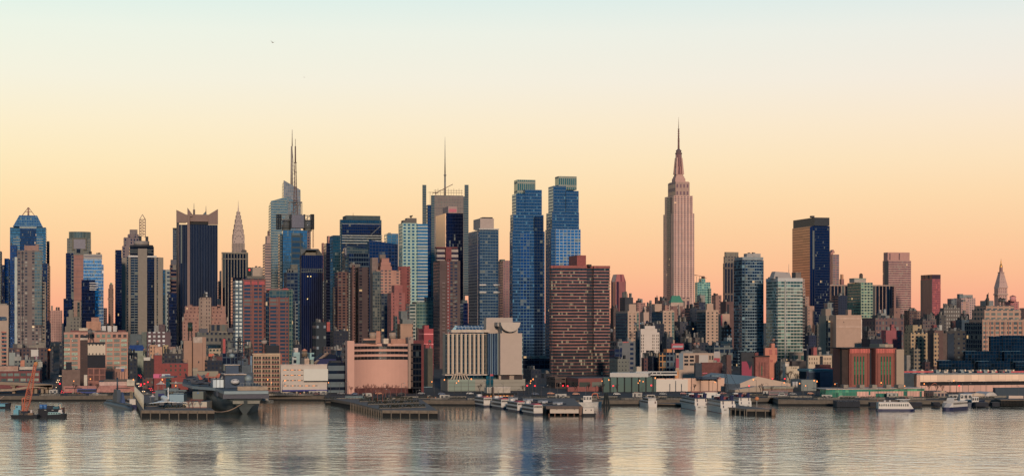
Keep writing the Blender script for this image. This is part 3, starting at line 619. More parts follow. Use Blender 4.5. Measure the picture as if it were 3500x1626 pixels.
# --- navy wedge tower with open roof
t = T('open_roof_tower', 'navy glass tower with slanted open stone roof frame and lattice belt', 'skyscraper', 1024, 1950)
t.blk('shaft', 1024, 1104, 872, CW((18, 42, 92), (14, 32, 74), 2.2, 60, .3, .0), xc=1030, D=40); r, z0, z1 = t.last; b0 = r[2]
m = MB(); a0, a1, c0, c1 = r; zb = t.zz(850, 20); e = [(a0, c0, z1 + .1), (a1, c0, z1 + .1), (a1 - 3, c1, zb), (a0 + 1, c1, zb)]; i_ = [(a0 + 5, c0 + 12, z1 + .6), (a1 - 6, c0 + 12, z1 + .6), (a1 - 7, c1 - 10, zb - 2), (a0 + 6, c1 - 10, zb - 2)]
for k in range(4): m.face([e[k], e[(k + 1) % 4], i_[(k + 1) % 4], i_[k]])
m.face([e[0], e[3], (a0, c1, z1 - 3), (a0, c0, z1 - 3)]); m.face([e[1], e[2], (a1, c1, z1 - 3), (a1, c0, z1 - 3)]); m.face([e[2], e[3], (a0, c1, z1 - 3), (a1, c1, z1 - 3)]); m.build('roof_frame', t.e, [P((130, 122, 108))])
lattice(1030, 1104, 918, 930, b0 - .6, .4, .2, 1, P((120, 130, 115)), 'lattice_belt', 12)
for px, py in ((1052, 944), (1062, 944), (1051, 1021)): t.panel('lit_window', px - 1.4, px + 1.4, py - 1.6, py + 1.6, P((255, 225, 150), emit=1.1), b=b0, out=.3)
t.panel('pale_edge_strip', 1103, 1106, 960, 1090, F((150, 155, 150), (30, 50, 84), 6, 3.6, .2, .4), b=b0 + 2, out=0)
t = T('stepped_office', 'dark banded office block with pale water tank housing before the faceted tower', 'building', 970, 1900)
t.blk('stage', 970, 1018, 930, F((60, 80, 100), (20, 44, 80), 4, 3.8, .15, .3, .6), D=30); t.blk('stage', 980, 1018, 918, F((110, 110, 105)), yb=930, dY=5, D=14); t.blk('tank_house', 992, 1017, 903, P((110, 108, 98)), yb=918, dY=8, D=10)
t.blk('lower_block', 1002, 1018, 1030, F((120, 130, 130), (40, 60, 90), 4, 3.8, .3, .35), dY=-40, D=20)
t = T('slim_dark_tower', 'dark navy slab left of the teal tower with painted sunlit pink side behind', 'skyscraper', 1099, 2250)
t.blk('shaft', 1106, 1128, 831, CW((16, 38, 84), (12, 28, 66)), D=28); t.blk('pink_side_block', 1099, 1108, 830, P((200, 130, 110)), dY=40, D=20)  # sunlit pink of the side is put into the block's colour
t = T('teal_tower', 'teal glass tower between the navy slab and the wide glass block', 'skyscraper', 1127, 2350)
t.blk('shaft', 1127, 1162, 804, CW((36, 96, 110), (26, 66, 84), 2.4, 4), D=34); t.blk('pink_side_block', 1117, 1127, 806, P((200, 130, 110)), dY=50, D=18)  # pink block carries the side's sunlight in its colour
t = T('wide_glass_tower', 'wide dark glass office block with white floor bands and diagonal corner brace', 'skyscraper', 1161, 2450)
t.blk('top_box', 1171, 1300, 736, P((60, 84, 92)), yb=750, dY=10, D=34); t.blk('shaft', 1161, 1304, 750, CW((36, 92, 116), (28, 70, 94), 3, 4.2), D=50, xc=1165); b0 = t.last[0][2]
t.panel('projecting_bay', 1168, 1300, 765, 802, CW((20, 50, 96), (16, 38, 76), 3, 4.5), b=b0, out=6)
for y0 in (766, 804, 812, 821, 830): t.panel('white_band', 1167, 1304 if y0 > 800 else 1301, y0, y0 + (3.5 if y0 > 800 else 1.5), P((165, 170, 168)), b=b0, out=6.4)
m = MB(); a0, d = t.plane(1268, b0 - 6.6); a1, _ = t.plane(1300, b0 - 6.6); m.tube((a0, b0 - 6.6, t.zz(802)), (a1, b0 - 6.6, t.zz(772)), .5); a0, d = t.plane(1186, b0 - 6.6); a1, _ = t.plane(1215, b0 - 6.6); m.build('diagonal_brace', t.e, [STEEL])
t.mast(1207, 727, 736, .3, .2); t.panel('projecting_bay', 1168, 1290, 835, 900, CW((30, 66, 112), (30, 60, 90)), b=b0, out=4)
t = T('vertical_sign_tower', 'low sloping glass block with a white lettered vertical sign on its corner', 'building', 1177, 2150)
slant('block', 1180, 1258, 841, 850, F((80, 96, 100), (50, 80, 100), 3, 4, .1, .4, .6), D=30); b0 = 0
t.blk('front_block', 1186, 1262, 866, CW((26, 52, 96), (60, 90, 110), 3, 5.4), dY=-12, D=16); b0 = t.last[0][2]
t.panel('vertical_sign', 1177, 1185, 842, 878, P((20, 40, 80)), b=b0, out=1.2)
m = MB(); a0, d = t.plane(1181, b0 - 1.4)
def text(body, size, loc, rot, mat, parent, name='lettering', ext=.05, align='CENTER'):
    c = bpy.data.curves.new(name, 'FONT'); c.body = body; c.size = size; c.extrude = ext; c.align_x = align; c.align_y = 'CENTER'
    o = bpy.data.objects.new(name, c); COL.objects.link(o); dg = bpy.context.evaluated_depsgraph_get()
    me = bpy.data.meshes.new_from_object(o.evaluated_get(dg)); bpy.data.objects.remove(o); o = bpy.data.objects.new(name, me); COL.objects.link(o)
    me.materials.clear(); me.materials.append(mat); o.location = loc; o.rotation_euler = rot; o.parent = parent; return o
text('sound', 3.4, (a0, b0 - 1.5, t.zz(860)), (pi / 2, -pi / 2, 0), WHITE, t.e)
t = T('angled_glass_block', 'deep blue glass block with a slanted roof behind the brick towers', 'building', 1260, 2200)
slant('block', 1262, 1360, 820, 834, CW((24, 66, 116), (20, 54, 98), 4, 4), D=30)
t = T('pale_blue_block', 'small pale blue block on the skyline between the two glass towers', 'building', 1313, 3000)
t.blk('block', 1313, 1361, 798, CW((110, 150, 170), (90, 120, 140), 8, 5), D=30); t.blk('peak', 1326, 1336, 795, STEEL, yb=798, dY=5, D=8)  # even pale blue glass with slightly darker frames
# --- brown and brick apartment towers
bal = lambda w, g=(40, 44, 60), **k: F(w, g, 4.4, 2.95, .36, .42, .5, bl=.22, **k)
t = T('brown_apartment_tower', 'brown brick apartment tower with balcony stacks, leftmost of the brick group', 'apartment tower', 1137, 1850)
t.blk('shaft', 1143, 1200, 929, bal((122, 78, 70)), D=26); b0 = t.last[0][2]; t.blk('wing', 1136, 1146, 980, bal((96, 78, 70)), dY=5, D=16); t.blk('white_window_bay', 1187, 1200, 931, F((90, 80, 80), (130, 135, 135), 3, 2.95, .4, .4, .2, bl=.5), dY=-2, D=8); t.clutter(3)
t = T('brown_apartment_tower', 'dark brown apartment tower with wide balconies right of its brown twin', 'apartment tower', 1202, 1820)
t.blk('shaft', 1213, 1262, 912, bal((84, 62, 66)), D=26); t.blk('brick_wing', 1198, 1214, 905, F((130, 84, 76), (70, 56, 60), 4, 3, .7, .5), dY=4, D=18); t.blk('penthouse', 1190, 1231, 902, P((112, 104, 98)), yb=914, dY=7, D=12); t.clutter(4, hmax=3)
t = T('peach_stepped_tower', 'peach brick tower stepping up to a layered pyramid top', 'apartment tower', 1265, 1780)
mA = F((206, 138, 112), (100, 86, 90), 4, 3, .4, .45, .3, bl=.35); mB = F((200, 130, 106), (150, 96, 84), 40, 2.2, 0, .5, 0, lit=0, bl=0)
t.blk('main_block', 1272, 1368, 923, mA, D=26); b0 = t.last[0][2]
t.blk('stage', 1290, 1339, 910, mB, yb=923, dY=4, D=20); t.blk('stage', 1293, 1335, 896, mB, yb=910, dY=5, D=17); t.blk('stage', 1297, 1330, 882, mB, yb=896, dY=6, D=14); t.blk('stage', 1294, 1318, 870, P((130, 110, 100)), yb=882, dY=9, D=8)
t.blk('dark_block', 1264, 1292, 880, P((140, 112, 104)), dY=9, D=14); t.panel('grey_glass_bay', 1273, 1301, 926, 1130, F((110, 110, 104), (60, 76, 84), 2.4, 3, .2, .25, .4, bl=.3), b=b0, out=1)
t.panel('lower_glass_bay', 1300, 1325, 1003, 1180, F((70, 80, 90), (36, 54, 80), 3, 3, .2, .3, .5, bl=.2), b=b0, out=6)
t = T('red_brick_slab', 'red brick slab with a tall blank central strip, lowest of the brick group', 'apartment tower', 1324, 1700)
t.blk('slab', 1324, 1384, 1000, F((176, 92, 86), (96, 60, 66), 6, 3, .6, .5, .2, bl=.2), D=22); b0 = t.last[0][2]; t.blk('top', 1338, 1376, 974, P((172, 84, 80)), yb=1000, dY=3, D=16); t.panel('blank_strip', 1347, 1360, 990, 1180, P((178, 92, 86)), b=b0, out=1)
t = T('red_brick_slab', 'dark red balcony slab between the peach stepped tower and the pale green tower', 'apartment tower', 1360, 1830)
t.blk('slab', 1360, 1402, 910, F((150, 66, 62), (84, 44, 50), 4, 3, .5, .45, .2, bl=.15), D=22, xc=1362)
for i in range(20): t.panel('balcony', 1396, 1404, 918 + i * 11, 922 + i * 11, P((150, 110, 100)), out=1.4, t=.1)
t = T('pale_green_tower', 'pale green glass tower with square blue windows and a banded wing', 'apartment tower', 1362, 1950)
mA = F((170, 205, 190), (50, 120, 150), 4.8, 3.6, .42, .42, .8, bl=.08)
t.blk('main_shaft', 1362, 1427, 762, mA, xc=1376, D=60); b0 = t.last[0][2]; t.blk('banded_wing', 1427, 1462, 765, F((190, 196, 188), (80, 150, 180), 30, 3.6, 0, .38, .85), D=30, xc=1427, dY=1)
t.blk('penthouse', 1371, 1424, 752, P((110, 104, 100)), yb=762, dY=5, D=16); t.blk('penthouse', 1384, 1424, 745, P((120, 110, 104)), yb=752, dY=6, D=12)
m = MB(); a, b = t.L(X(1405, 1965), 1965); m.tube((a, b, t.zz(745)), (a, b, t.zz(736)), .6); m.tube((a - 1.6, b, t.zz(736)), (a + 2, b, t.zz(734)), .5); m.tube((a - 1.6, b, t.zz(739)), (a + 1.2, b, t.zz(738)), .5); m.build('roof_crane', t.e, [DARK])
t = T('glass_podium_block', 'pale green glass block with floor bands below the pale green tower', 'building', 1400, 1750)
t.blk('block', 1424, 1480, 1031, F((120, 145, 125), (90, 140, 140), 3, 3.4, .1, .3, .7), D=26, xc=1424); t.blk('balcony_wing', 1400, 1424, 1038, F((180, 185, 175), (60, 100, 110), 6, 3.4, .1, .4, .6), dY=2, D=22, xc=1400); t.blk('top_floor', 1450, 1480, 1015, F((100, 130, 130), (70, 120, 140), 4, 4, .2, .2), yb=1031, dY=5, D=12)
# --- screen tower with tall mast
t = T('screen_wall_tower', 'grey screened tower with corner fins above the roof and a very tall needle mast', 'skyscraper', 1444, 2400)
gs = F((112, 118, 116), (70, 92, 100), 30, 3.2, .02, .45, .5, bl=.0, lit=0); gr = F((150, 128, 118), (120, 106, 100), 2.2, 4, .35, .3, .2, lit=0)
t.blk('core', 1457, 1588, 700, CW((30, 74, 120), (26, 60, 98), 3, 4.2), D=50, xc=1462); b0 = t.last[0][2]
t.panel('grey_screen', 1484, 1583, 668, 1180, gr, b=b0, out=2); t.panel('left_screen', 1444, 1457, 632, 1150, gs, b=b0 + 6, out=0, t=1); t.panel('left_screen', 1473, 1484, 668, 1150, gs, b=b0, out=2.2)
t.panel('right_screen', 1588, 1601, 632, 1010, gs, b=b0, out=1, t=1); t.panel('right_screen', 1583, 1589, 672, 1050, gs, b=b0, out=1)
m = MB()
for i in range(13): a, d = t.plane(1470 + i * 9, b0 + 2); m.tube((a, b0 + 2, t.zz(700)), (a, b0 + 2, t.zz(646 - (i % 2) * 4 if i > 1 else 655)), .22)
a0, d = t.plane(1463, b0 + 2); a1, _ = t.plane(1582, b0 + 2); m.tube((a0 + 8, b0 + 2, t.zz(650)), (a1, b0 + 2, t.zz(649)), .25); m.tube((a0, b0 + 2, t.zz(657)), (a1, b0 + 2, t.zz(657)), .25); m.build('roof_screen', t.e, [P((150, 130, 118))])
t.mast(1521, 600, 680, 1.4, 1.1, dY=20); t.mast(1521, 468, 600, 1.0, .15, dY=20); a, b = t.L(X(1521, 2420), 2420); MB().cyl(a, b, 1.8, t.zz(601, 20), t.zz(597, 20), n=8).build('mast_collar', t.e, [STEEL])
m = MB(); a0, _ = t.plane(1490, b0 + 5); a1, _ = t.plane(1548, b0 + 5); a2, _ = t.plane(1480, b0 + 5); m.tube((a0, b0 + 5, t.zz(658)), (a1, b0 + 5, t.zz(627)), .5); m.tube((a2, b0 + 5, t.zz(657)), (a0 + 3, b0 + 5, t.zz(657)), .7); m.tube((a0, b0 + 5, t.zz(664)), (a0, b0 + 5, t.zz(654)), .7); m.build('crane_boom', t.e, [P((160, 120, 105))])
t = T('two_face_tower', 'tower with peach reflecting side, navy front and a pink sign on its rooftop box', 'skyscraper', 1524, 2150)
t.blk('shaft', 1490, 1583, 728, CW((16, 34, 74), (12, 26, 58), 2, 4, mx=.08, mz=.1, tilt=.006), xc=1524, D=70); r, _, z1 = t.last; b0 = r[2]
m = MB(); m.box(r[0] - .3, r[0] - .05, r[2] + .3, r[3], t.zz(845), z1 - .3, 0, 0).build('sky_tinted_side', t.e, [P((255, 214, 178), .42, 1.0, noise=.04)])  # peach of the reflected sky is put into the metal's tint
t.blk('rooftop_box', 1513, 1562, 705, P((190, 150, 140), noise=.1), yb=728, dY=10, D=20, xc=1532); b1 = t.last[0][2]; t.panel('pink_sign', 1534, 1560, 714, 725, P((214, 70, 104), .5, noise=.05), b=b1, out=.5)
t = T('red_striped_tower', 'balcony tower with dark red column and white striped crown before the screened tower', 'apartment tower', 1480, 1640)
t.blk('shaft', 1481, 1573, 890, F((100, 76, 76), (50, 60, 84), 4.4, 2.95, .4, .45, .4, bl=.25), xc=1503, D=40); b0 = t.last[0][2]
t.panel('red_column', 1527, 1538, 885, 1180, F((140, 56, 58), (150, 150, 150), 2.2, 2.95, .62, .6, .1), b=b0, out=1); t.blk('crown', 1490, 1566, 847, F((190, 170, 160), (54, 40, 56), 60, 4.8, .0, .5, .1, lit=0, bl=0), yb=890, dY=3, D=22, xc=1494)
t.panel('red_crest', 1523, 1542, 844, 890, P((140, 48, 52)), b=b0 + .5, out=1.5, t=4); t.panel('crest_cap', 1491, 1564, 844, 847.5, P((130, 48, 52)), b=b0 + 2, out=0, t=8)
for i in range(16):
    for x0 in (1511, 1548): t.panel('balcony', x0, x0 + 9, 966 + i * 13, 968.5 + i * 13, P((150, 130, 126)), b=b0, out=1.4, t=.1)
t = T('navy_block_tower', 'small bright navy block between the striped tower and the ledged blue tower', 'building', 1573, 1850)
t.blk('block', 1572, 1600, 1035, CW((16, 44, 100), (10, 32, 84)), D=20); t.blk('cap', 1574, 1598, 1025, P((90, 100, 104)), yb=1035, dY=3, D=10)
t = T('ledged_blue_tower', 'blue glass tower with white roof box and two pairs of white ledges', 'skyscraper', 1640, 1950)
t.blk('shaft', 1602, 1704, 786, F((90, 120, 140), (56, 120, 176), 3, 3.3, .1, .34, .85, bl=.06), xc=1640, D=90); r, _, z1 = t.last; b0 = r[2]
m = MB(); m.box(r[0] - .4, r[0] - .05, r[2] + 10, r[3], t.zz(1150), z1 - 1, 0, 0).build('gridded_side', t.e, [F((170, 150, 145), (70, 90, 110), 3, 3.3, .3, .4, .5)])
t.blk('roof_box', 1618, 1688, 746, P((196, 170, 158), noise=.1), yb=780, dY=7, D=22, xc=1641); t.blk('roof_lid', 1640, 1684, 742, DARK, yb=746, dY=9, D=15); t.panel('roof_ledge', 1636, 1705, 781, 785, WHITE, b=b0, out=1.5, t=20)
for x0, x1 in ((1637, 1660), (1685, 1708)):
    for y0 in (971, 996): t.panel('white_ledge', x0, x1, y0, y0 + 5, WHITE, b=b0, out=3)
t = T('pink_grid_tower', 'pink gridded apartment tower in the gap left of the first twin glass tower', 'apartment tower', 1704, 2500)
t.blk('shaft', 1703, 1742, 890, F((170, 116, 112), (110, 90, 100), 4, 3.6, .5, .5, .2, bl=.3), D=30); t.blk('penthouse', 1706, 1726, 886, P((90, 110, 104)), yb=892, dY=5, D=14)
# --- twin glass towers
def twin(px, lab, secs, crown, Y, gl, gw):
    global t
    t = T('twin_glass_tower', lab, 'skyscraper', px, Y, group='twin blue glass towers')
    prev = None
    for i, (xl, xc, xr, yt, yb, dY) in enumerate(secs):
        t.blk('shaft_stage', xl, xr, yt, gl, xc=xc, yb=yb, dY=dY)
    xl, xc, xr, yt, yb = crown
    t.blk('crown', xl, xr, yt, gw, xc=xc, yb=yb, dY=12)
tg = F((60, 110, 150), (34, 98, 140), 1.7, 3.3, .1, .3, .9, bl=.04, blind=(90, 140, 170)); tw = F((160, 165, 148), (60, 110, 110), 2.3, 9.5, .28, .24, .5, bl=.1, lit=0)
twin(1753, 'left of the two matching blue glass towers, its right half painted in darker shade', [(1742, 1752, 1862, 790, None, 0), (1744, 1754, 1858, 733, 790, 2), (1750, 1764, 1796, 662, 733, 4), (1795, 1795, 1852, 648, 733, 5)], (1757, 1768, 1830, 614, 662), 1850, tg, tw)
t.panel('painted_shade_bay', 1826, 1857, 740, 1330, CW((20, 56, 96), (30, 60, 84), 3, 3.3), b=0, out=.8); t.panel('centre_bay', 1778, 1810, 795, 1330, F((90, 130, 150), (40, 100, 160), 3.4, 3.3, .12, .2, .9), b=0, out=.6)  # shade of the right half is put into a darker glass panel
t.blk('podium', 1790, 1880, 1240, CW((20, 46, 84), (40, 64, 90), 6, 4), dY=-30, D=20)
twin(1887, 'right of the two matching blue glass towers, taller and lighter above the red block', [(1864, 1884, 1984, 782, None, 0), (1867, 1887, 1979, 725, 782, 2), (1874, 1891, 1935, 635, 725, 4), (1935, 1935, 1978, 652, 725, 5)], (1897, 1909, 1971, 602, 648), 1900, tg, tw)
t.panel('gridded_bay', 1899, 1984, 783, 925, F((170, 185, 190), (80, 150, 200), 4.2, 3.3, .14, .2, .9, bl=.1), b=0, out=.6)
# --- red banded block
t = T('red_banded_block', 'massive red banded apartment block with pale ribbon windows and red roof house', 'apartment tower', 1890, 1480)
ra = F((150, 78, 66), (50, 64, 72), 1.3, 2.66, .03, .2, .5, bl=.12, blind=(165, 162, 140), lit=.0)  # window lights are only a pale blind colour, none emits
r = t.rect(1884, 2085, 1888, 0, 30); a0, a1, c0, c1 = r; z1 = t.zz(913); m = MB(); rc = 9
po = [(a0, c0 + rc)] + [(a0 + rc - rc * cos(k * pi / 12), c0 + rc - rc * sin(k * pi / 12)) for k in range(1, 6)] + [(a0 + rc, c0)]
a_r, _ = t.plane(2005, c0); a_s, _ = t.plane(2030, c0)
po += [(a_r, c0), (a_r, c0 + 5), (a_s, c0 + 5), (a_s, c0 + 1), (a1, c0 + 1), (a1, c1), (a0, c1)]
m.prism(po, -1, z1).build('block', t.e, [ra, ROOF]); t.last = (r, -1, z1); t.top = (*r, z1)
m = MB(); m.prism([(x + (.3 if x > a0 + 20 else -.3), y - .4) for x, y in po], z1 - .6, z1 + 1.6, 0, 0).build('cornice', t.e, [P((176, 80, 70))])
nb = 0
for k in range(int((z1 - 21.3) / 2.66)):
    z0 = 21.28 + k * 2.66; pts = [(x - .25 if x < a0 + 20 else x, y - .5) for x, y in po[:8]]; m = MB(); m.prism([(a0 - .3, c0 + rc)] + [(a0 + rc - (rc + .5) * cos(q_ * pi / 12), c0 + rc - (rc + .5) * sin(q_ * pi / 12)) for q_ in range(1, 6)] + [(a0 + rc, c0 - .5), (a_r, c0 - .5), (a_r, c0 + 4), (a0 + 1, c0 + rc + 4)], z0 - .42, z0 + .42, 0, 0)
    m.box(a_s, a1 + .3, c0 + .5, c0 + 4, z0 - .42, z0 + .42, 0, 0); m.build('spandrel_band', t.e, [P((190, 110, 94), .8)])
t.blk('roof_house', 1944, 2003, 872, P((170, 66, 60)), yb=911, dY=7, D=16, xc=1972); t.blk('vent_box', 2004, 2022, 903, P((60, 50, 54)), yb=911, dY=6, D=6)
t = T('red_brick_podium', 'low red brick podium block with arched openings along the avenue', 'building', 1935, 1180)
pm = F((158, 76, 68), (40, 50, 60), 9, 12, .3, .5, .3, lit=.01)
t.blk('lower_storey', 1937, 2170, 1322, P((158, 76, 68), scale=.6), D=40, xc=1940); b0 = t.last[0][2]
for i in range(7): t.panel('dark_opening', 1948 + i * 32, 1970 + i * 32, 1338, 1366, P((28, 30, 40)), b=b0, out=.15); t.panel('brick_pier', 1972 + i * 32, 1977 + i * 32, 1318, 1366, P((168, 80, 70)), b=b0, out=1)
t.blk('upper_storey', 1937, 2180, 1292, F((150, 72, 64), (70, 76, 70), 9, 7, .16, .4, .2, bl=.3), yb=1322, dY=20, D=30)
t = T('brown_terrace_block', 'dark brown terraced block at the foot of the red banded block', 'building', 1840, 1230)
t.blk('block', 1868, 1938, 1290, F((90, 66, 60), (30, 34, 44), 4, 5, .4, .4), D=26); t.parapet(P((100, 76, 68)))
# ================================================================ towers right of the red block
PK = P((224, 164, 146), .8, noise=.12)
t = T('red_granite_tower', 'dark red tower with folded pink crown just right of the red banded block', 'skyscraper', 2105, 3500)
rg = F((176, 92, 96), (70, 40, 60), 9, 60, .5, .0, .4, lit=.002)
t.blk('shaft', 2088, 2139, 962, rg, xc=2104, D=60); r, _, z1 = t.last; a0, a1, c0, c1 = r
m = MB(); q = lambda i, z: [(a0 + i, c0 + i, z), (a1 - i, c0 + i, z), (a1 - i, c1 - i, z), (a0 + i, c1 - i, z)]
m.loft([q(0, z1), q(3.5, t.zz(937))]).build('crown', t.e, [F((196, 96, 92), (130, 60, 66), 8, 60, .55, 0, .1, lit=0, bl=0), ROOF])
t = T('stepped_skyscraper', 'tall stepped pink limestone skyscraper with a mast on top, the highest in view', 'skyscraper', 2303, 3400)
es = F((238, 182, 158), (138, 100, 102), 6.4, 3.75, .44, .34, .35, bl=.35, lit=.002, blind=(140, 100, 100)); es_ = F((238, 182, 158), (104, 74, 84), 3.1, 3.75, .5, .3, .35, bl=.3)
def stg(xl, xc, xr, yt, yb, dY, mt=es): t.blk('tower_stage', xl, xr, yt, mt, xc=xc, yb=yb, dY=dY)
stg(2267, 2303, 2373, 728, None, 0); stg(2272, 2303, 2368, 668, 728, 3)
stg(2283, 2309, 2357, 622, 668, 8, F((206, 158, 140), (120, 84, 90), 7, 14, .55, .5, .2)); stg(2287, 2310, 2354, 620, 624, 9, PK)
t.panel('entry_arches', 2329, 2362, 1017, 1090, F((206, 158, 138), (90, 66, 76), 9, 40, .45, .1, .3), b=0, out=.5)
r = t.rect(2267, 2373, 2303, 0)
m = MB(); a0, a1, c0, c1 = r; w_ = (c1 - c0)
m.box(a0 - .5, a0, c0 + w_ * .28, c0 + w_ * .62, 0, t.zz(672), 0, 0).build('shade_painted_bay', t.e, [CW((30, 56, 90), (60, 66, 84), 2.6, 3.75, .3, .3)])  # blue shade of the side is put into this proud panel's colour
a, b = t.L(X(2319.5, 3430), 3430); zf = lambda py: t.zz(py, 30); k_ = 3430 / 6000
RQ = lambda w, py, n=8: [(a + w * k_ * cos(pi / n + 2 * pi * i / n), b + w * k_ * sin(pi / n + 2 * pi * i / n), zf(py)) for i in range(n)]
for w0, w1, y0, y1 in ((26, 25, 622, 610), (22, 21, 610, 603), (18, 17, 603, 597)): MB().loft([RQ(w0, y0, 4), RQ(w1, y1, 4)], 0, 0).build('mast_base', t.e, [PK])
ms = F((190, 120, 110), (90, 60, 76), 3, 60, .5, 0, .5, lit=0, bl=0)
MB().loft([RQ(14.5, 597), RQ(11.5, 570), RQ(10.6, 530), RQ(10.4, 522)], 0, 0).build('mooring_mast', t.e, [ms])
m = MB()
for i in range(4):
    an = pi / 4 + pi / 2 * i; c_, s_ = cos(an), sin(an); m.loft([[(a + c_ * 16 * k_ + u, b + s_ * 16 * k_ + v, zf(597)) for u, v in ((-2, -2), (2, -2), (2, 2), (-2, 2))], [(a + c_ * 11.5 * k_ + u, b + s_ * 11.5 * k_ + v, zf(540)) for u, v in ((-1.2, -1.2), (1.2, -1.2), (1.2, 1.2), (-1.2, 1.2))]], 0, 0)
    m.build('mast_wing', t.e, [PK]); m = MB()
for w0, w1, y0, y1 in ((11.8, 11.8, 527, 523), (9, 8.6, 523, 518), (9.6, 9.4, 518, 514), (7.6, 3, 514, 508)): MB().loft([RQ(w0, y0, 12), RQ(w1, y1, 12)], 0, 0).build('mast_cap', t.e, [P((120, 90, 96))])
m = MB(); m.cyl(a, b, 2.1, zf(510), zf(478), n=6, r1=1.8); m.cyl(a, b, 1.9, zf(485), zf(473), n=6); m.cyl(a, b, 1.5, zf(473), zf(441), n=6, r1=1.3); m.cyl(a, b, .7, zf(441), zf(400), n=5, r1=.15)
for y in (442, 450, 458, 466): m.cyl(a, b, 2.2, zf(y), zf(y - 1), n=6)
m.build('antenna', t.e, [P((150, 100, 92))])
t = T('visor_top_tower', 'pale green glass tower with curved metal visor on its roof', 'apartment tower', 2375, 2600)
gg = F((150, 196, 170), (70, 150, 150), 3.4, 3.6, .2, .35, .6, bl=.25, blind=(150, 190, 170))
t.blk('shaft', 2375, 2428, 964, gg, xc=2384, D=34); t.blk('balcony_wing', 2418, 2431, 985, F((150, 170, 150), (60, 110, 110), 5, 3.6, .2, .5, .4), dY=-1, D=20); t.blk('penthouse', 2388, 2411, 952, gg, yb=964, dY=6, D=14)
m = MB(); a, b = t.L(X(2390, 2610), 2610); n = 10
pt = [(X(2374 + i * 4, 2610), Z(940 + .0078 * (i * 4 - 2) ** 2 * .9, 2610)) for i in range(n + 1)]
for (x0, z0), (x1, z1) in zip(pt, pt[1:]):
    p0, p1 = t.L(x0, 2606), t.L(x1, 2606); m.face([(p0[0], p0[1], z0 - t.z), (p1[0], p1[1], z1 - t.z), (p1[0], p1[1] + 12, z1 - t.z + 1), (p0[0], p0[1] + 12, z0 - t.z + 1)]); m.face([(p0[0], p0[1], z0 - t.z - .8), (p1[0], p1[1], z1 - t.z - .8), (p1[0], p1[1], z1 - t.z), (p0[0], p0[1], z0 - t.z)])
m.build('visor', t.e, [P((150, 96, 84))]); m = MB()
for px in (2381, 2391, 2400, 2409): x, y = t.L(X(px, 2612), 2612); m.tube((x, y, t.zz(964, 12)), (x, y, t.zz(944, 12)), .3)
m.build('visor_posts', t.e, [STEEL]); t.blk('visor_core', 2397, 2408, 943, P((90, 70, 70)), yb=953, dY=8, D=8)
t = T('green_roof_hotel', 'brick building with bright green copper hipped roof and pale gothic trim', 'building', 2283, 2300)
gb = F((150, 104, 96), (90, 70, 76), 4, 4, .5, .5, .2, bl=.4, blind=(210, 190, 175))
t.blk('body', 2283, 2340, 1045, gb, D=24, xc=2292); t.blk('top_floor', 2285, 2336, 1033, P((206, 170, 148)), yb=1045, dY=2, D=20, xc=2293); r, _, z1 = t.last; a0, a1, c0, c1 = r
m = MB(); m.loft([[(a0, c0, z1), (a1, c0, z1), (a1, c1, z1), (a0, c1, z1)], [(a0 + 3, c0 + 4, t.zz(1010)), (a1 - 3.5, c0 + 4, t.zz(1010)), (a1 - 3.5, c1 - 3, t.zz(1010)), (a0 + 3, c1 - 3, t.zz(1010))]], 0, 0).build('copper_roof', t.e, [P((44, 150, 118), .7, noise=.12)])
t.panel('gothic_trim', 2295, 2334, 1046, 1060, F((206, 180, 165), (110, 80, 84), 2.6, 3, .5, .4, .1), b=0, out=.6); t.blk('lower_wing', 2325, 2342, 1072, gb, dY=-20, D=18)
for x, y in ((2280, 1056), (2287, 1041), (2319, 1041), (2322, 1056)): t.blk('turret', x, x + 3, y, P((206, 184, 168)), yb=y + 60, dY=-3, D=3)
# --- generic mid-rise rows: name, label, xl, xr, ytop, Y, wall, kw
def mid(name, label, xl, xr, yt, Y, mat, xc=None, D=24, cl=3, roof=None, cat='building', hmax=3.5, par=None, yb=None):
    global t
    t = T(name, label, cat, xl if xl > VP else xr, Y)
    t.blk('block', xl, xr, yt, mat, xc=xc, D=D, roof=roof); t.clutter(cl, hmax=hmax)
    if par: t.parapet(par)
    return t
w = lambda c, g=(44, 54, 74), bw=2.7, fh=3.1, mx=.5, mz=.5, met=.4, bl=.25, **k: F(c, g, bw, fh, mx, mz, met, bl=bl, **k)
def twoface(xl, xc, xr, yt, label, box=None, Y=1750, bei=(206, 164, 136), gx=None):
    global t
    t = T('two_tone_tower', label, 'apartment tower', xc, Y)
    t.blk('beige_front', xl, xr, yt, F(bei, (80, 80, 84), 4.6, 3.15, .62, .5, .4, bl=.2), xc=xc, D=40); r, _, z1 = t.last; b0 = r[2]
    MB().box(r[0] - .3, r[0] - .05, r[2] + .5, r[3], 0, z1 - 1, 0, 0).build('glass_side', t.e, [F((90, 120, 128), (36, 74, 104), 3.2, 3.15, .2, .3, .8)])
    t.parapet(P(bei), 2)
    if box: t.blk('blank_box', box[0], box[2], box[3], P(bei, noise=.1), xc=box[1], yb=yt, dY=8, D=14)
    if gx: t.panel('corner_glass', gx[0], gx[1], yt + 3, yt + 110, F((150, 160, 140), (80, 120, 120), 2.4, 3.15, .2, .3, .5), b=b0, out=.5)
twoface(2105, 2146, 2183, 1066, 'beige fronted tower with glass side, left of the three alike, nearest the red block', (2139, 2150, 2174, 1039), gx=(2176, 2183))
twoface(2228, 2266, 2304, 1064, 'beige fronted tower with glass side, below the green copper roof', (2227, 2238, 2262, 1038), gx=(2296, 2304))
t.blk('lower_front', 2270, 2306, 1161, w((200, 150, 128), mx=.6), dY=-60, D=24)
twoface(2382, 2413, 2455, 1062, 'beige fronted tower with white roof box, right of the three alike', (2415, 2416, 2438, 1037), gx=(2421, 2446) and None)
t = T('white_stepped_block', 'white stepped building with dark paired windows behind the long bus depot', 'building', 2187, 1560)
wm_ = P((226, 205, 190), .7, noise=.08)
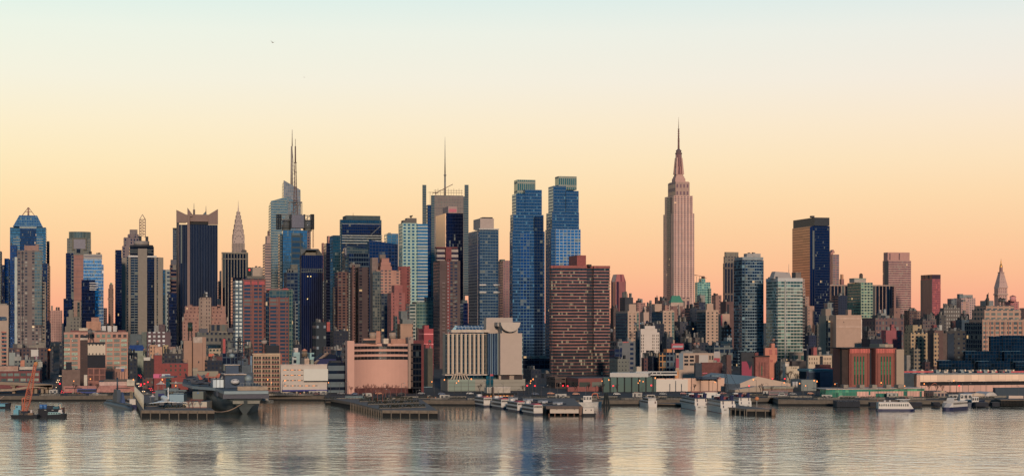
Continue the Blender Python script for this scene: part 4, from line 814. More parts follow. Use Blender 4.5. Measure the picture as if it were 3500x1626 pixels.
t.blk('block', 2187, 2254, 1135, wm_, D=26, xc=2190); L0 = t.last; t.blk('block_step', 2187, 2246, 1123, wm_, yb=1136, D=22, xc=2190, dY=.5); t.blk('block_step', 2202, 2239, 1113, wm_, yb=1124, D=20, dY=1, xc=2204)
t.last = L0
for x0, x1, n in ((2190, 2202, 2), (2228, 2238, 2), (2242, 2253, 2)): t.windows(x0, x1, 1140, 1204, n, 6, [P((84, 60, 62)), P((50, 44, 60)), P((120, 110, 100))], .42, .5, part='window')
t.clutter(3, hmax=3)
mid('brown_block', 'brown block between the red banded block and the leftmost beige tower', 2086, 2112, 1052, 1900, w((104, 76, 72), mx=.8))
mid('dark_block', 'dark roof house silhouette above the leftmost beige tower', 2118, 2164, 1016, 2300, w((64, 66, 76), mx=.8, mz=.8), cl=7, hmax=9)
mid('beige_block', 'blank beige stepped wall between the first two beige fronted towers', 2187, 2218, 1066, 1850, P((206, 165, 142), noise=.1)); t.blk('step', 2196, 2209, 1050, P((196, 158, 138)), yb=1066, dY=3, D=10); t.blk('cap', 2196, 2208, 1048, P((206, 170, 150)), yb=1052, dY=4, D=8)
mid('pink_block', 'low pink rooftops on the skyline gap left of the tall stepped skyscraper', 2164, 2206, 1034, 2900, w((190, 130, 118)), cl=7, hmax=8)
mid('dark_block', 'dark low block on the skyline beside the small chimney tower', 2206, 2240, 1045, 2700, w((90, 84, 96)), cl=6, hmax=9)
mid('chimney_tower', 'small dark tower with pale cap left of the green copper roof', 2238, 2249, 1015, 2400, P((76, 56, 62)), cl=1)
mid('brown_roof_block', 'brown rooftop block behind the middle beige fronted tower', 2246, 2288, 1026, 2450, w((104, 80, 80)), cl=5, hmax=6)
mid('pink_brick_block', 'pink brick block with white windows left of the green roofed building', 2262, 2288, 1042, 2200, w((190, 130, 110), mx=.4, bl=.5))
mid('navy_roof_block', 'navy shaded block left of the rightmost beige fronted tower', 2372, 2412, 1032, 2050, w((44, 56, 84)), cl=5, hmax=5)
mid('grey_roof_block', 'grey block with pale twin boxes in front of the green visor tower', 2382, 2410, 1008, 2200, P((160, 150, 140), noise=.1), cl=1)
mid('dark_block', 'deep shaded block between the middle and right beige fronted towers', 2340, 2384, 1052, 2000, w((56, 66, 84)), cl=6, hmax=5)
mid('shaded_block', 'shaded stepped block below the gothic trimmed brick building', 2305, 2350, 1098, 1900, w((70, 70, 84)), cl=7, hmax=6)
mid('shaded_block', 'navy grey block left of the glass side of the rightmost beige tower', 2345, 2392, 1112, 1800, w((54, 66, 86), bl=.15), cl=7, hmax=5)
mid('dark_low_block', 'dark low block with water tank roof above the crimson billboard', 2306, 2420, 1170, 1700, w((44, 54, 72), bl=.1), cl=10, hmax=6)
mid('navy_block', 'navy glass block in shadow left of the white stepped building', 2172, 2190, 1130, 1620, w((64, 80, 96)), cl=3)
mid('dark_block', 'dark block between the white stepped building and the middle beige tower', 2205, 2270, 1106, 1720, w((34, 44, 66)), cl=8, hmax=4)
mid('grey_office_block', 'grey office block with red roof edge right of the red banded block', 2083, 2172, 1166, 1480, w((112, 114, 118), (30, 50, 84), 5, 4, .4, .5), cl=4); t.panel('red_roof_edge', 2128, 2148, 1167, 1170, P((214, 70, 66)), out=.3)
mid('blue_low_block', 'blue glazed low block in front of the grey office block', 2083, 2126, 1192, 1420, w((40, 64, 96), (24, 44, 84), 4, 4, .2, .4))
mid('grey_warehouse', 'grey low warehouse beside the steam plume near the bus depot', 2083, 2150, 1226, 1380, w((120, 122, 112), mx=.7, mz=.7), cl=6, hmax=3)
mid('brown_brick_low_block', 'brown brick low block behind the left end of the bus depot', 2192, 2214, 1222, 1400, w((104, 60, 62), mx=.6), cl=3)
mid('dark_low_block', 'dark navy low block next to the yellow framed building', 2214, 2252, 1216, 1420, w((40, 52, 74)), cl=5)
mid('beige_low_block', 'beige low block with parapet under the white stepped building', 2196, 2252, 1206, 1480, w((160, 145, 125), mx=.8), cl=6, hmax=2.5)
mid('cream_box', 'small cream box building behind the bus depot roof', 2164, 2193, 1252, 1330, P((214, 190, 160), noise=.1), cl=0)
t = T('yellow_framed_building', 'building with an orange yellow steel frame grid over dark windows', 'building', 2252, 1400)
t.blk('framed_half', 2252, 2277, 1206, F((214, 140, 50), (40, 56, 70), 2.9, 4.6, .26, .2, .5), D=20, xc=2253); t.blk('grey_half', 2277, 2309, 1204, F((84, 104, 120), (26, 44, 70), 3, 4.6, .3, .3, .6), D=20, xc=2277); t.blk('orange_roof_box', 2268, 2296, 1192, P((236, 140, 50)), yb=1206, dY=5, D=10)
t = T('billboard', 'crimson billboard with a plain slanted pale panel on a rooftop', 'billboard', 2296, 1520)
t.blk('board', 2296, 2336, 1173, P((196, 34, 66), .6, noise=.05), yb=1193, D=.6, xc=2296); b0 = t.last[0][2]
m = MB(); a0, _ = t.plane(2297, b0 - .15); a1, _ = t.plane(2333, b0 - .15); a2, _ = t.plane(2335, b0 - .15); m.face([(a0, b0 - .15, t.zz(1187)), (a1, b0 - .15, t.zz(1187)), (a2, b0 - .15, t.zz(1180)), (a0 + 1, b0 - .15, t.zz(1180))]).build('pale_panel', t.e, [P((170, 170, 180), noise=.05)])
m = MB(); [m.tube((a0 + 1 + i * 3, b0 + .8, t.zz(1193)), (a0 + 1 + i * 3, b0 + .8, t.zz(1204)), .15) for i in range(4)]; m.build('posts', t.e, [DARK])
t = T('beige_loft_building', 'beige loft building with wide dark windows and painted blank panels', 'building', 2309, 1330)
t.blk('block', 2309, 2462, 1206, P((200, 165, 140), .8, noise=.12), D=24, xc=2311)
t.windows(2336, 2374, 1212, 1250, 2, 3, [P((40, 50, 60)), GLASSD], .72, .5); t.windows(2312, 2320, 1212, 1222, 1, 1, [P((24, 30, 60))], .9, .9)
for x0, x1, y0, y1, c in ((2310, 2320, 1224, 1256, (190, 50, 76)), (2321, 2335, 1206, 1262, (120, 140, 155)), (2389, 2420, 1212, 1240, (205, 190, 178)), (2440, 2460, 1200, 1222, (190, 175, 170)), (2440, 2460, 1223, 1236, (190, 40, 70)), (2376, 2389, 1212, 1245, (100, 70, 60)), (2309, 2321, 1258, 1280, (205, 150, 110))): t.panel('painted_panel', x0, x1, y0, y1, P(c, noise=.08), out=.25)
t.windows(2422, 2440, 1210, 1232, 2, 1, [P((60, 60, 60))], .6, .6); t.clutter(9, hmax=3)
t = T('orange_silo', 'small bright orange tank standing by the beige loft building', 'tank', 2313, 1250)
m = MB(); a, b = t.L(X(2313, 1250), 1250); m.cyl(a, b, 1.5, -.5, t.zz(1268), n=14); m.build('tank', t.e, [P((240, 150, 60))])
t = T('red_brick_block', 'plain dark red brick block with a small pink sign line right of the loft building', 'building', 2398, 1290)
t.blk('block', 2398, 2470, 1238, P((126, 66, 58), .85, scale=.6), D=30, xc=2399); t.panel('pink_sign', 2401, 2417, 1273, 1275.5, P((230, 80, 120)), out=.15); t.clutter(2); t.blk('dark_side', 2376, 2399, 1240, P((50, 64, 80)), dY=-1, D=20, xc=2377)
mid('brown_wall_block', 'red brown wall block behind the small crane left of the dotted glass tower', 2472, 2500, 1212, 1380, P((110, 70, 66)), cl=2)
mid('balcony_block', 'low grey block with pale balcony bands left of the dark glass apartment tower', 2410, 2504, 1180, 1600, w((110, 120, 120), (30, 54, 80), 5, 5, .2, .35), cl=6); t.blk('glass_rooms', 2450, 2502, 1165, CW((70, 120, 150)), yb=1180, dY=4, D=10)
# --- tower trio
t = T('brown_stone_tower', 'brown grey stone tower with crenellated pale top', 'skyscraper', 2480, 2700)
t.blk('shaft', 2471, 2526, 900, F((116, 96, 88), (40, 46, 66), 4.8, 40, .35, .06, .5), xc=2476, D=30); t.blk('upper', 2473, 2525, 876, F((140, 124, 110), (70, 64, 70), 4.8, 5, .5, .5, .3), yb=900, dY=2, D=26, xc=2477); t.blk('crest', 2476, 2524, 861, F((150, 136, 116), (110, 96, 86), 3, 9, .6, .3, .1), yb=876, dY=4, D=22, xc=2480)
mid('pink_low_block', 'low pink brick block on the skyline between the visor tower and brown stone tower', 2432, 2466, 1008, 2500, w((170, 120, 104), (110, 80, 84), 4, 5, .5, .5), cl=4)
mid('arched_brown_block', 'brown brick block with a dark arch behind the dark glass apartment tower', 2462, 2508, 1030, 2100, P((112, 74, 72)), cl=5); t.panel('dark_arch', 2485, 2492, 1040, 1072, DARK, out=.3)
mid('beige_wall_block', 'beige blank block with crimson edge strip left of the dark glass apartment tower', 2452, 2494, 1072, 1900, P((206, 160, 132), noise=.1), cl=2, xc=2467); t.panel('crimson_strip', 2464, 2468, 1077, 1112, P((196, 44, 70)), out=.3)
mid('mixed_block', 'small brown block with white windows below the blank beige block', 2466, 2500, 1118, 1800, w((104, 72, 66), (200, 195, 185), 4, 4, .6, .6, .1), cl=5)
mid('pale_dome_block', 'pale blue block with a rounded tank roof below the brown white windowed block', 2474, 2502, 1152, 1650, w((150, 160, 160), (60, 80, 100)), cl=3)
ap = lambda c, g: F(c, g, 3.0, 3.0, .14, .26, .8, bl=.2, blind=(130, 160, 170))
t = T('glass_apartment_tower', 'dark blue glass apartment tower with full balcony grid and angled pale penthouse', 'apartment tower', 2540, 1720)
t.blk('shaft', 2508, 2610, 889, ap((96, 130, 146), (24, 56, 90)), xc=2536, D=80); r, _, z1 = t.last; b0 = r[2]
t.panel('light_band', 2546, 2600, 893, 1290, F((120, 150, 165), (30, 66, 100), 2.4, 3.0, .1, .3, .8, bl=.3), b=b0, out=1.2); t.blk('top_floor', 2511, 2609, 878, P((150, 160, 165)), yb=888, xc=2538, dY=2, D=60)
t.blk('penthouse', 2542, 2600, 866, P((176, 168, 165)), yb=880, xc=2552, dY=10, D=18); t.blk('podium', 2496, 2560, 1192, ap((90, 120, 135), (24, 50, 80)), dY=-20, D=24); t.clutter(3, hmax=2.5)
t = T('white_grid_tower', 'apartment tower with bright white floor lines and an angled penthouse', 'apartment tower', 2660, 1660)
t.blk('front', 2659, 2743, 955, F((206, 206, 190), (60, 110, 110), 3.2, 3.05, .08, .3, .6, bl=.3, blind=(150, 180, 170)), xc=2659, D=30); r, _, z1 = t.last; b0 = r[2]; t.parapet(WHITE, 3)
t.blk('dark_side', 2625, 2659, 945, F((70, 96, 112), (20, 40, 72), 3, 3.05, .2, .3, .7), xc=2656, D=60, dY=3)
for i in range(24): t.panel('balcony_slab', 2652, 2748, 985 + i * 10.8, 986.4 + i * 10.8, P((206, 196, 176)), b=b0, out=1.6, t=.2)
t.panel('white_pier', 2682, 2684.4, 957, 1280, WHITE, b=b0, out=1.8)
t.blk('base_block', 2690, 2747, 1205, F((206, 170, 140), (80, 120, 110), 6, 6.6, .5, .35, .5, bl=.3), dY=-8, D=16)
m = MB(); r2 = t.rect(2628, 2706, 2644, 6, 26); a0, a1, c0, c1 = r2; zb, zt = t.zz(952, 6), t.zz(927, 6)
m.loft([[(a0, c0, zb), (a1, c0, zb), (a1, c1, zb), (a0, c1, zb)], [(a0 + 3, c0 + 3, zt), (a1 - 1, c0 + 3, zt - 1), (a1 - 1, c1, zt - 1), (a0 + 3, c1, zt)]]).build('penthouse', t.e, [P((186, 170, 160), noise=.1), ROOF])
t.blk('roof_house', 2706, 2738, 930, P((130, 112, 104)), yb=954, dY=30, D=14); t.mast(2696, 902, 930, .25, .1)
t = T('wide_reflecting_tower', 'huge slab tower, left face tinted with reflected pink sky and right face dark navy', 'skyscraper', 2775, 2750)
t.blk('shaft', 2709, 2836, 772, CW((22, 50, 92), (16, 38, 74), 2, 4.1, mx=.1, mz=.2, tilt=.008), xc=2775, D=200); r, _, z1 = t.last; a0, a1, c0, c1 = r
m = MB(); m.box(a0 - .5, a0 - .1, c0 + 1.5, c1, 0, z1 - .5, 0, 0).build('sky_tinted_face', t.e, [F((120, 84, 78), (104, 78, 76), 60, 4.1, .0, .16, 1.0, lit=0, bl=0, tilt=.004)])  # pink sky reflection is partly put into the wall and glass colours
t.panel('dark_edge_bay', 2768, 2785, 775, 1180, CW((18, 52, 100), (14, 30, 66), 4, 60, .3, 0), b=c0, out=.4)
t.blk('top_band', 2711, 2835, 743, P((36, 44, 58), .5), yb=771, xc=2784, dY=6, D=110); t.blk('roof_house', 2768, 2784, 737, P((70, 70, 78)), yb=743, dY=12, D=12)
t = T('beige_stepped_tower', 'beige stepped stone tower cluster at the foot of the huge slab tower', 'building', 2743, 2050)
bs = F((190, 140, 116), (110, 84, 84), 3.6, 3.5, .56, .5, .2, bl=.3)
t.blk('stage', 2743, 2783, 1045, bs, D=22); t.blk('stage', 2743, 2765, 1013, bs, yb=1045, dY=4, D=18); t.blk('stage', 2740, 2753, 985, bs, yb=1013, dY=8, D=16); t.blk('stage', 2778, 2789, 1110, bs, dY=-4, D=18); t.blk('back_stage', 2736, 2751, 952, bs, dY=30, D=12)
t = T('pink_stone_tower', 'pink tower with rounded cap right behind the huge slab tower', 'apartment tower', 2846, 3000)
t.blk('shaft', 2834, 2868, 869, F((190, 120, 110), (110, 110, 116), 6, 4, .2, .35, .3, bl=.3), D=24, xc=2846); t.blk('pink_side', 2834, 2848, 862, P((206, 130, 112)), dY=6, D=30)
r = t.rect(2834, 2854, None, 12, 16); m = MB(); a0, a1, c0, c1 = r; z0 = t.zz(864, 12); n = 8; hh = t.zz(853, 12) - z0
f0 = [(a0 + (a1 - a0) * k / n, z0 + hh * sin(pi * k / n)) for k in range(n + 1)]
m.face([(x, c0, z) for x, z in f0]); [m.face([(x, c0, z), (x, c1, z), (x2, c1, z2), (x2, c0, z2)]) for (x, z), (x2, z2) in zip(f0, f0[1:])]; m.build('rounded_cap', t.e, [P((200, 130, 116))])
mid('gold_cap_tower', 'tiny distant tower with a gold top right of the pink stone tower', 2869, 2885, 953, 3600, w((180, 110, 100)), cl=0); t.blk('gold_cap', 2872, 2883, 937, P((226, 150, 90)), yb=953, dY=4, D=8)
t = T('wide_ribbed_building', 'wide dark building with widely spaced pale vertical ribs', 'building', 2836, 2300)
t.blk('block', 2836, 3063, 975, F((196, 150, 124), (28, 36, 54), 4.9, 90, .16, 0, .5, lit=.002), D=40, xc=2840); t.panel('roof_edge', 2836, 3063, 973, 977, P((190, 150, 130)), out=.6); t.blk('corner', 3050, 3063, 978, F((160, 110, 100), (50, 50, 60)), dY=-1, D=20)
t = T('green_grid_tower', 'green white gridded office tower with rounded water tank house on top', 'building', 2950, 1950)
t.blk('shaft', 2897, 2983, 965, F((176, 190, 150), (40, 90, 100), 3.6, 3.3, .3, .42, .6, bl=.3, blind=(120, 160, 140)), xc=2943, D=60); r, _, z1 = t.last
MB().box(r[0] - .3, r[0] - .05, r[2], r[3], 0, z1 - .5, 0, 0).build('green_side', t.e, [F((90, 140, 120), (30, 84, 96), 3.6, 3.3, .25, .4, .7)])
t.blk('roof_house', 2903, 2960, 952, P((190, 170, 155)), yb=965, dY=8, D=16, xc=2920); t.parapet(P((150, 160, 140)))
mid('navy_office_block', 'navy office block left of the green gridded tower', 2843, 2896, 1009, 2150, w((30, 44, 76), bl=.05), cl=5, hmax=4)
mid('grey_arcade_block', 'pale arched top block below the navy office block', 2815, 2848, 1034, 2000, w((130, 140, 140), (50, 60, 84), 4, 8, .5, .4), cl=3)
mid('dark_grey_block', 'dark grey gridded block left of the tall blank beige slab', 2786, 2802, 1110, 1850, w((90, 84, 80)), cl=3)
mid('navy_block', 'navy low block between the white grid tower and the beige slab', 2745, 2790, 1145, 1800, w((26, 44, 84), bl=.05), cl=5)
t = T('blank_beige_slab', 'tall blank beige slab with two pale cornice lines and darker left wing', 'building', 2860, 1480)
t.blk('slab', 2837, 2945, 1076, P((206, 160, 132), .85, noise=.09), xc=2858, D=40); L0 = t.last; b0 = L0[0][2]
for y0 in (1087, 1115): t.panel('cornice_line', 2858, 2945, y0, y0 + 2, P((240, 200, 175)), b=b0, out=.5)
t.panel('corner_strip', 2942, 2945.5, 1090, 1300, P((240, 205, 180)), b=b0, out=.4); t.panel('small_window', 2883, 2885, 1098, 1102, DARK, b=b0, out=.1)
t.blk('roof_house', 2890, 2910, 1058, P((200, 150, 125)), yb=1077, dY=8, D=10); t.blk('left_wing', 2798, 2836, 1078, P((150, 138, 122), noise=.1), dY=14, D=30, xc=2824); t.blk('left_tower', 2806, 2840, 1055, P((170, 140, 118), noise=.1), yb=1079, dY=16, D=16, xc=2822); t.blk('dark_glass_bay', 2824, 2838, 1095, CW((26, 50, 80), (50, 70, 80), 5, 4), dY=6, D=10)
# --- far right
t = T('pink_striped_tower', 'tall pink striped tower with blank pink crown on the right skyline', 'skyscraper', 3037, 3300)
t.blk('shaft', 3017, 3114, 890, F((210, 150, 132), (110, 74, 84), 3, 4.2, .1, .5, .3, bl=.3), xc=3037, D=110); r, _, z1 = t.last
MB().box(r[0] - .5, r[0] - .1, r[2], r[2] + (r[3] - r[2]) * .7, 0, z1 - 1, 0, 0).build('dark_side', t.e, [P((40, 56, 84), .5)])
t.blk('crown', 3020, 3109, 862, P((216, 146, 130), noise=.08), yb=890, xc=3034, dY=6, D=60); b0 = t.last[0][2]
for x in (3040, 3072): t.panel('crown_joint', x, x + 3, 866, 888, P((90, 70, 90)), b=b0, out=.5)
t = T('red_face_tower', 'dark topped tower with one grey face and one red face', 'skyscraper', 3186, 3100)
t.blk('shaft', 3147, 3215, 953, F((196, 90, 90), (180, 70, 84), 2.4, 4, .3, .3, .6, bl=.2, blind=(220, 120, 110)), xc=3186, D=150); r, _, z1 = t.last  # plain red wall and glass colours, no emission
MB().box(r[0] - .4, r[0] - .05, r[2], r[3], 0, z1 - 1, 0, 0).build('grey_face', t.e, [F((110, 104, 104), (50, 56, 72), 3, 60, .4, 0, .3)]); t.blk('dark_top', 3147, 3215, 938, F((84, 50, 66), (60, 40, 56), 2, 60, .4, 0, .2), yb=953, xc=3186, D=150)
t = T('clock_tower', 'pale campanile tower with pyramid roof, lantern and gold cupola', 'tower', 3411, 3800)
mt = F((214, 160, 142), (130, 96, 104), 5, 5, .55, .55, .2, bl=.2)
t.blk('shaft', 3398, 3443, 983, mt, xc=3412, D=60); t.blk('cornice', 3395, 3446, 1003, P((210, 165, 148)), yb=1008, xc=3410, dY=-3); r = t.rect(3400, 3443, 3413, 1); a0, a1, c0, c1 = r; ca, cb = (a0 + a1) / 2, (c0 + c1) / 2
z = t.zz; q = lambda h, py: [(ca - h, cb - h, z(py)), (ca + h, cb - h, z(py)), (ca + h, cb + h, z(py)), (ca - h, cb + h, z(py))]
hw = (a1 - a0) / 2; m = MB(); m.loft([q(hw + .5, 983), q(hw * .42, 932)], 0, 0).build('pyramid_roof', t.e, [F((214, 165, 148), (150, 110, 110), 5, 6, .7, .7, .1, lit=0)])
MB().loft([q(hw * .5, 932), q(hw * .5, 929)], 0, 0).build('balcony', t.e, [P((190, 150, 140))]); MB().loft([q(hw * .26, 929), q(hw * .24, 912)], 0, 0).build('lantern', t.e, [P((170, 120, 116))])
MB().loft([[(ca + w_ * cos(k * pi / 5), cb + w_ * sin(k * pi / 5), z(py)) for k in range(10)] for w_, py in ((3.4, 912), (3.2, 908), (2, 903), (1.2, 900), (1.4, 895), (.5, 890), (.1, 882))], 0, 0, sm=True).build('gold_cupola', t.e, [P((206, 150, 84), .4, .6, noise=.05)])
mid('white_terrace_block', 'pale stepped white block left of the campanile tower', 3260, 3334, 1018, 2700, w((214, 165, 150), (130, 110, 120), 3.6, 3.6, .4, .5), cl=2); t.blk('stage', 3271, 3325, 1007, P((150, 150, 148)), yb=1018, dY=8, D=20); t.blk('top_box', 3271, 3292, 1004, P((110, 125, 130)), yb=1018, dY=4, D=14)
mid('pink_gridded_block', 'pink gridded block in front of the pale stepped white block', 3266, 3312, 1030, 2500, w((206, 150, 130), (140, 120, 130), 3.6, 3.6, .4, .5), cl=3); t.blk('dark_wing', 3238, 3270, 1020, w((110, 116, 122)), dY=10, D=20)
mid('grey_carved_block', 'grey carved stone office block with dark left side and black roof', 3212, 3282, 1052, 2100, F((116, 104, 98), (150, 140, 130), 3, 4.6, .5, .5, .1), cl=6, hmax=6, xc=3226, D=40)
mid('pink_terrace_block', 'pink brick block right of the campanile tower', 3435, 3482, 1030, 2900, w((206, 116, 110), (130, 70, 84), 4, 4, .5, .5), cl=3)
mid('glass_ridge_block', 'low pale ridge roofed block left of the campanile base', 3350, 3396, 1027, 2900, w((140, 140, 140), mx=.8), cl=2)
mid('pink_edge_block', 'pale pink low block at the right edge of the view', 3484, 3560, 1052, 2700, w((206, 150, 130)), cl=4)
t = T('loft_warehouse', 'huge stepped beige loft warehouse with rows of big gridded windows', 'warehouse', 3360, 1560)
lw = F((204, 150, 120), (96, 104, 104), 5.8, 4.1, .3, .42, .4, bl=.35, blind=(140, 140, 130)); ls = F((76, 90, 96), (30, 50, 76), 4, 4.1, .3, .3, .5, bl=.1)
t.blk('main_block', 3298, 3620, 1102, lw, xc=3358, D=70); r0 = t.last[0]; t.blk('upper_block', 3312, 3620, 1090, lw, yb=1103, xc=3358, dY=4, D=55) ; t.blk('upper_block', 3322, 3490, 1058, lw, yb=1091, xc=3365, dY=10, D=50); t.blk('top_block', 3330, 3466, 1044, lw, yb=1059, xc=3371, dY=16, D=40)
m = MB(); a0, a1, c0, c1 = r0; m.box(a0 - .3, a0 - .05, c0, c1, 0, t.zz(1104), 0, 0).build('painted_shaded_side', t.e, [ls])  # left side's shade is put into its darker colours
for i in range(13): t.panel('brick_pier', 3368 + i * 15.5, 3370 + i * 15.5, 1100, 1250, P((206, 130, 104)), b=c0, out=.8)
t.blk('roof_chimney', 3371, 3381, 1018, P((90, 80, 74)), yb=1045, dY=20, D=6); t.clutter(6, hmax=5)
mid('dark_brick_block', 'dark long block with blank brown wall left of the loft warehouse', 3226, 3300, 1130, 1520, w((70, 66, 66), (24, 38, 62), 5, 4, .6, .6, bl=.1), cl=7, hmax=3, xc=3232); t.panel('brown_wall', 3222, 3236, 1138, 1250, P((110, 84, 76)), out=.3); t.panel('blue_wall', 3238, 3260, 1140, 1250, P((30, 52, 76)), out=.3)
mid('red_brown_block', 'red brown block with cream window column left of the dark long block', 3172, 3224, 1128, 1500, P((112, 76, 70)), cl=6, hmax=3); t.panel('cream_column', 3191, 3207, 1137, 1250, F((206, 160, 110), (60, 60, 70), 3, 3.6, .4, .5, .2), out=.5)
mid('yellow_block', 'yellow brick block with black windows in the right hand cluster', 3088, 3170, 1136, 1540, F((196, 158, 110), (36, 50, 66), 3.8, 3.3, .5, .48, .3), cl=6, xc=3113, D=50); t.blk('upper_stage', 3094, 3150, 1110, F((186, 155, 110), (36, 50, 66), 3.8, 3.3, .5, .48, .3), yb=1136, dY=6, D=30, xc=3120); t.panel('grey_bay', 3142, 3170, 1139, 1250, F((110, 124, 124), (30, 50, 76), 3, 3.3, .4, .4, .3), out=.4)
mid('crimson_block', 'crimson brick apartment block with balconies left of the yellow brick block', 3012, 3082, 1128, 1580, F((176, 76, 86), (90, 70, 84), 5, 3.3, .6, .5, .2, bl=.4), cl=3, xc=3028, D=40); t.blk('upper_stage', 3028, 3070, 1120, P((180, 74, 80)), yb=1129, dY=4, D=20); t.blk('stage_top', 3041, 3056, 1108, P((170, 70, 74)), yb=1121, dY=7, D=10)
mid('ornate_office_block', 'long shaded office block with pink arched windows under a dark roof', 2946, 3090, 1086, 1850, F((130, 92, 90), (70, 70, 84), 3.6, 5.5, .5, .4, .2, bl=.4), cl=5, hmax=4, xc=2992, D=70); t.blk('brick_tower_wing', 3040, 3077, 1052, F((160, 110, 96), (90, 70, 74), 6, 7, .75, .75, .1), dY=14, D=20)
mid('pale_tank_block', 'block with two pale tank boxes left of the brick tower wing', 2998, 3030, 1070, 2000, P((150, 150, 146)), cl=2); t.blk('tank_box', 3002, 3012, 1058, P((190, 170, 165)), yb=1070, dY=4, D=6); t.blk('tank_box', 3017, 3029, 1056, P((160, 165, 165)), yb=1070, dY=4, D=8)
mid('navy_shed_block', 'navy flat roofed block behind the brick ventilation building', 2944, 3016, 1158, 1450, P((16, 34, 62)), cl=5, hmax=3)
mid('grey_beige_box', 'long grey and beige box above the brick ventilation building roof', 2972, 3052, 1175, 1380, P((140, 136, 120), noise=.08), cl=1); t.panel('beige_half', 3025, 3052, 1176, 1200, P((196, 160, 130)), out=.2)
mid('brown_block', 'brown block with small tower right of the pink striped tower base', 3090, 3135, 1060, 2000, w((112, 80, 72)), cl=5, hmax=4); t.blk('small_tower', 3127, 3147, 1062, w((160, 116, 96)), dY=30, D=12)
mid('roof_block', 'low mixed block under the red faced tower', 3120, 3200, 1090, 1750, w((120, 96, 92), bl=.3), cl=10, hmax=6); t.blk('red_stair_house', 3184, 3202, 1110, P((160, 60, 66)), dY=-30, D=10); t.blk('white_box', 3204, 3220, 1110, P((205, 200, 190)), dY=-30, D=8)
mid('shaded_block', 'shaded brown block right of the red faced tower base', 3196, 3232, 1076, 1900, w((90, 84, 82)), cl=4, hmax=5)
mid('arched_red_house', 'small dark red arched stair house before the grey carved stone block', 3248, 3266, 1096, 1700, P((104, 58, 58)), cl=0); t.panel('dark_arch', 3254, 3259, 1102, 1112, DARK, out=.2)
mid('teal_roof_cluster', 'low teal and grey rooftops between the carved stone block and loft warehouse', 3266, 3316, 1092, 1750, w((60, 84, 104)), cl=10, hmax=6)
mid('brown_low_block', 'dark brown low block with roof vents before the dark brick blocks', 3150, 3180, 1236, 1300, w((90, 56, 58)), cl=6, hmax=2); 
mid('beige_cube', 'plain beige cube right of the brick ventilation building', 3090, 3112, 1213, 1330, P((150, 138, 126)), cl=0)
mid('tan_gridded_block', 'tan gridded low block below the yellow brick block', 3108, 3145, 1190, 1420, F((150, 130, 104), (36, 50, 66), 3.2, 3.2, .45, .45, .3), cl=3)
# dark glass convention halls
jg = CW((24, 62, 84), (14, 34, 56), 2.6, 2.6, .1, .1, tilt=.05, bl=.02); jr = P((90, 130, 140), .4, noise=.15)
def hall(label, cubes, Y):
    global t
    t = T('glass_hall', label, 'hall', cubes[0][0], Y)
    for xl, xr, yt, dY in cubes:
        t.blk('hall_cube', xl, xr, yt, jg, dY=dY, D=40, xc=xl + 1, roof=P((40, 58, 74))); r, _, z1 = t.last; a0, a1, c0, c1 = r; w_ = (a1 - a0)
        MB().loft([[(a0, c0 - .1, z1 - 2.5), (a0 + w_ * .4, c0 - .1, z1 - 2.5), (a0 + w_ * .4, c0 + 6, z1 + .1), (a0, c0 + 6, z1 + .1)], [(a0 + .1, c0 + 3, z1 + .15), (a0 + w_ * .38, c0 + 3, z1 + .15), (a0 + w_ * .36, c0 + 6, z1 + .2), (a0 + .1, c0 + 6, z1 + .2)]], 0, 0).build('sloped_skylight', t.e, [jr])
hall('dark glass convention hall with chamfered cubes, upper tier at the right edge', [(3385, 3425, 1149, 0), (3426, 3600, 1146, 6)], 1430)
hall('dark glass convention hall, middle tier stretching to the right edge', [(3298, 3418, 1199, 0), (3432, 3600, 1200, 3)], 1340)
hall('dark glass convention hall, lowest tier above the red trimmed depot roof', [(3208, 3335, 1232, 0), (3342, 3462, 1234, 3), (3470, 3600, 1236, 6)], 1285)
# ================================================================ waterfront, north end
t = T('beige_office_building', 'beige office block with orange window bands at the left edge of the view', 'building', 31, 1420)
t.blk('block', -60, 31, 1042, P((190, 160, 136), noise=.1), D=24, xc=29); b0 = t.last[0][2]; t.blk('roof_house', -10, 26, 1037, P((150, 140, 125)), yb=1042, dY=4, D=14)
t.panel('glass_band', -20, 23, 1082, 1095, F((60, 90, 110), (30, 80, 120), 3, 6, .1, .1), b=b0)
for i in range(9): t.panel('orange_spandrel', 4, 22, 1132 + i * 13.5, 1136 + i * 13.5, P((205, 105, 80)), b=b0); t.panel('ribbon_window', 6, 22, 1136.5 + i * 13.5, 1144 + i * 13.5, F((60, 60, 60), (30, 70, 96), 1.6, 9, .15, .05), b=b0, out=.1)
mid('brown_low_block', 'brown long low rooftops at the foot of the grey brown apartment slab', 28, 164, 1188, 1380, w((96, 72, 74), bl=.2), cl=12, hmax=5)
mid('white_roof_box', 'small white box building above the magenta panel rooftops', 106, 132, 1194, 1320, P((214, 205, 196), noise=.08), cl=1, D=10); t.panel('magenta_panel', 110, 131, 1217, 1230, P((150, 50, 100)), out=4)
mid('pale_tank_block', 'pale tank topped low block near the left edge', 31, 54, 1204, 1310, P((150, 160, 155), noise=.12), cl=2, D=10)
mid('frame_block', 'grey open frame rooftop block behind the orange crane boom', 48, 142, 1228, 1290, w((120, 128, 124), mx=.6), cl=9, hmax=4, D=16); t.panel('pale_wall', 131, 145, 1235, 1253, P((180, 176, 165)), out=.4); t.panel('orange_wall', 70, 84, 1230, 1256, P((220, 130, 90)), out=.8); t.panel('open_frame', 49, 73, 1217, 1232, P((160, 158, 150)), out=1)
mid('orange_lit_block', 'narrow building with orange lit edge beside the left street', 158, 172, 1192, 1400, P((150, 90, 76)), cl=1, D=20); t.panel('lit_sign', 165, 172, 1192, 1197, P((255, 140, 70), emit=.8), out=.4)
t = T('red_brick_warehouse', 'long low red brick warehouse with white framed window strips behind the highway', 'warehouse', 144, 1215)
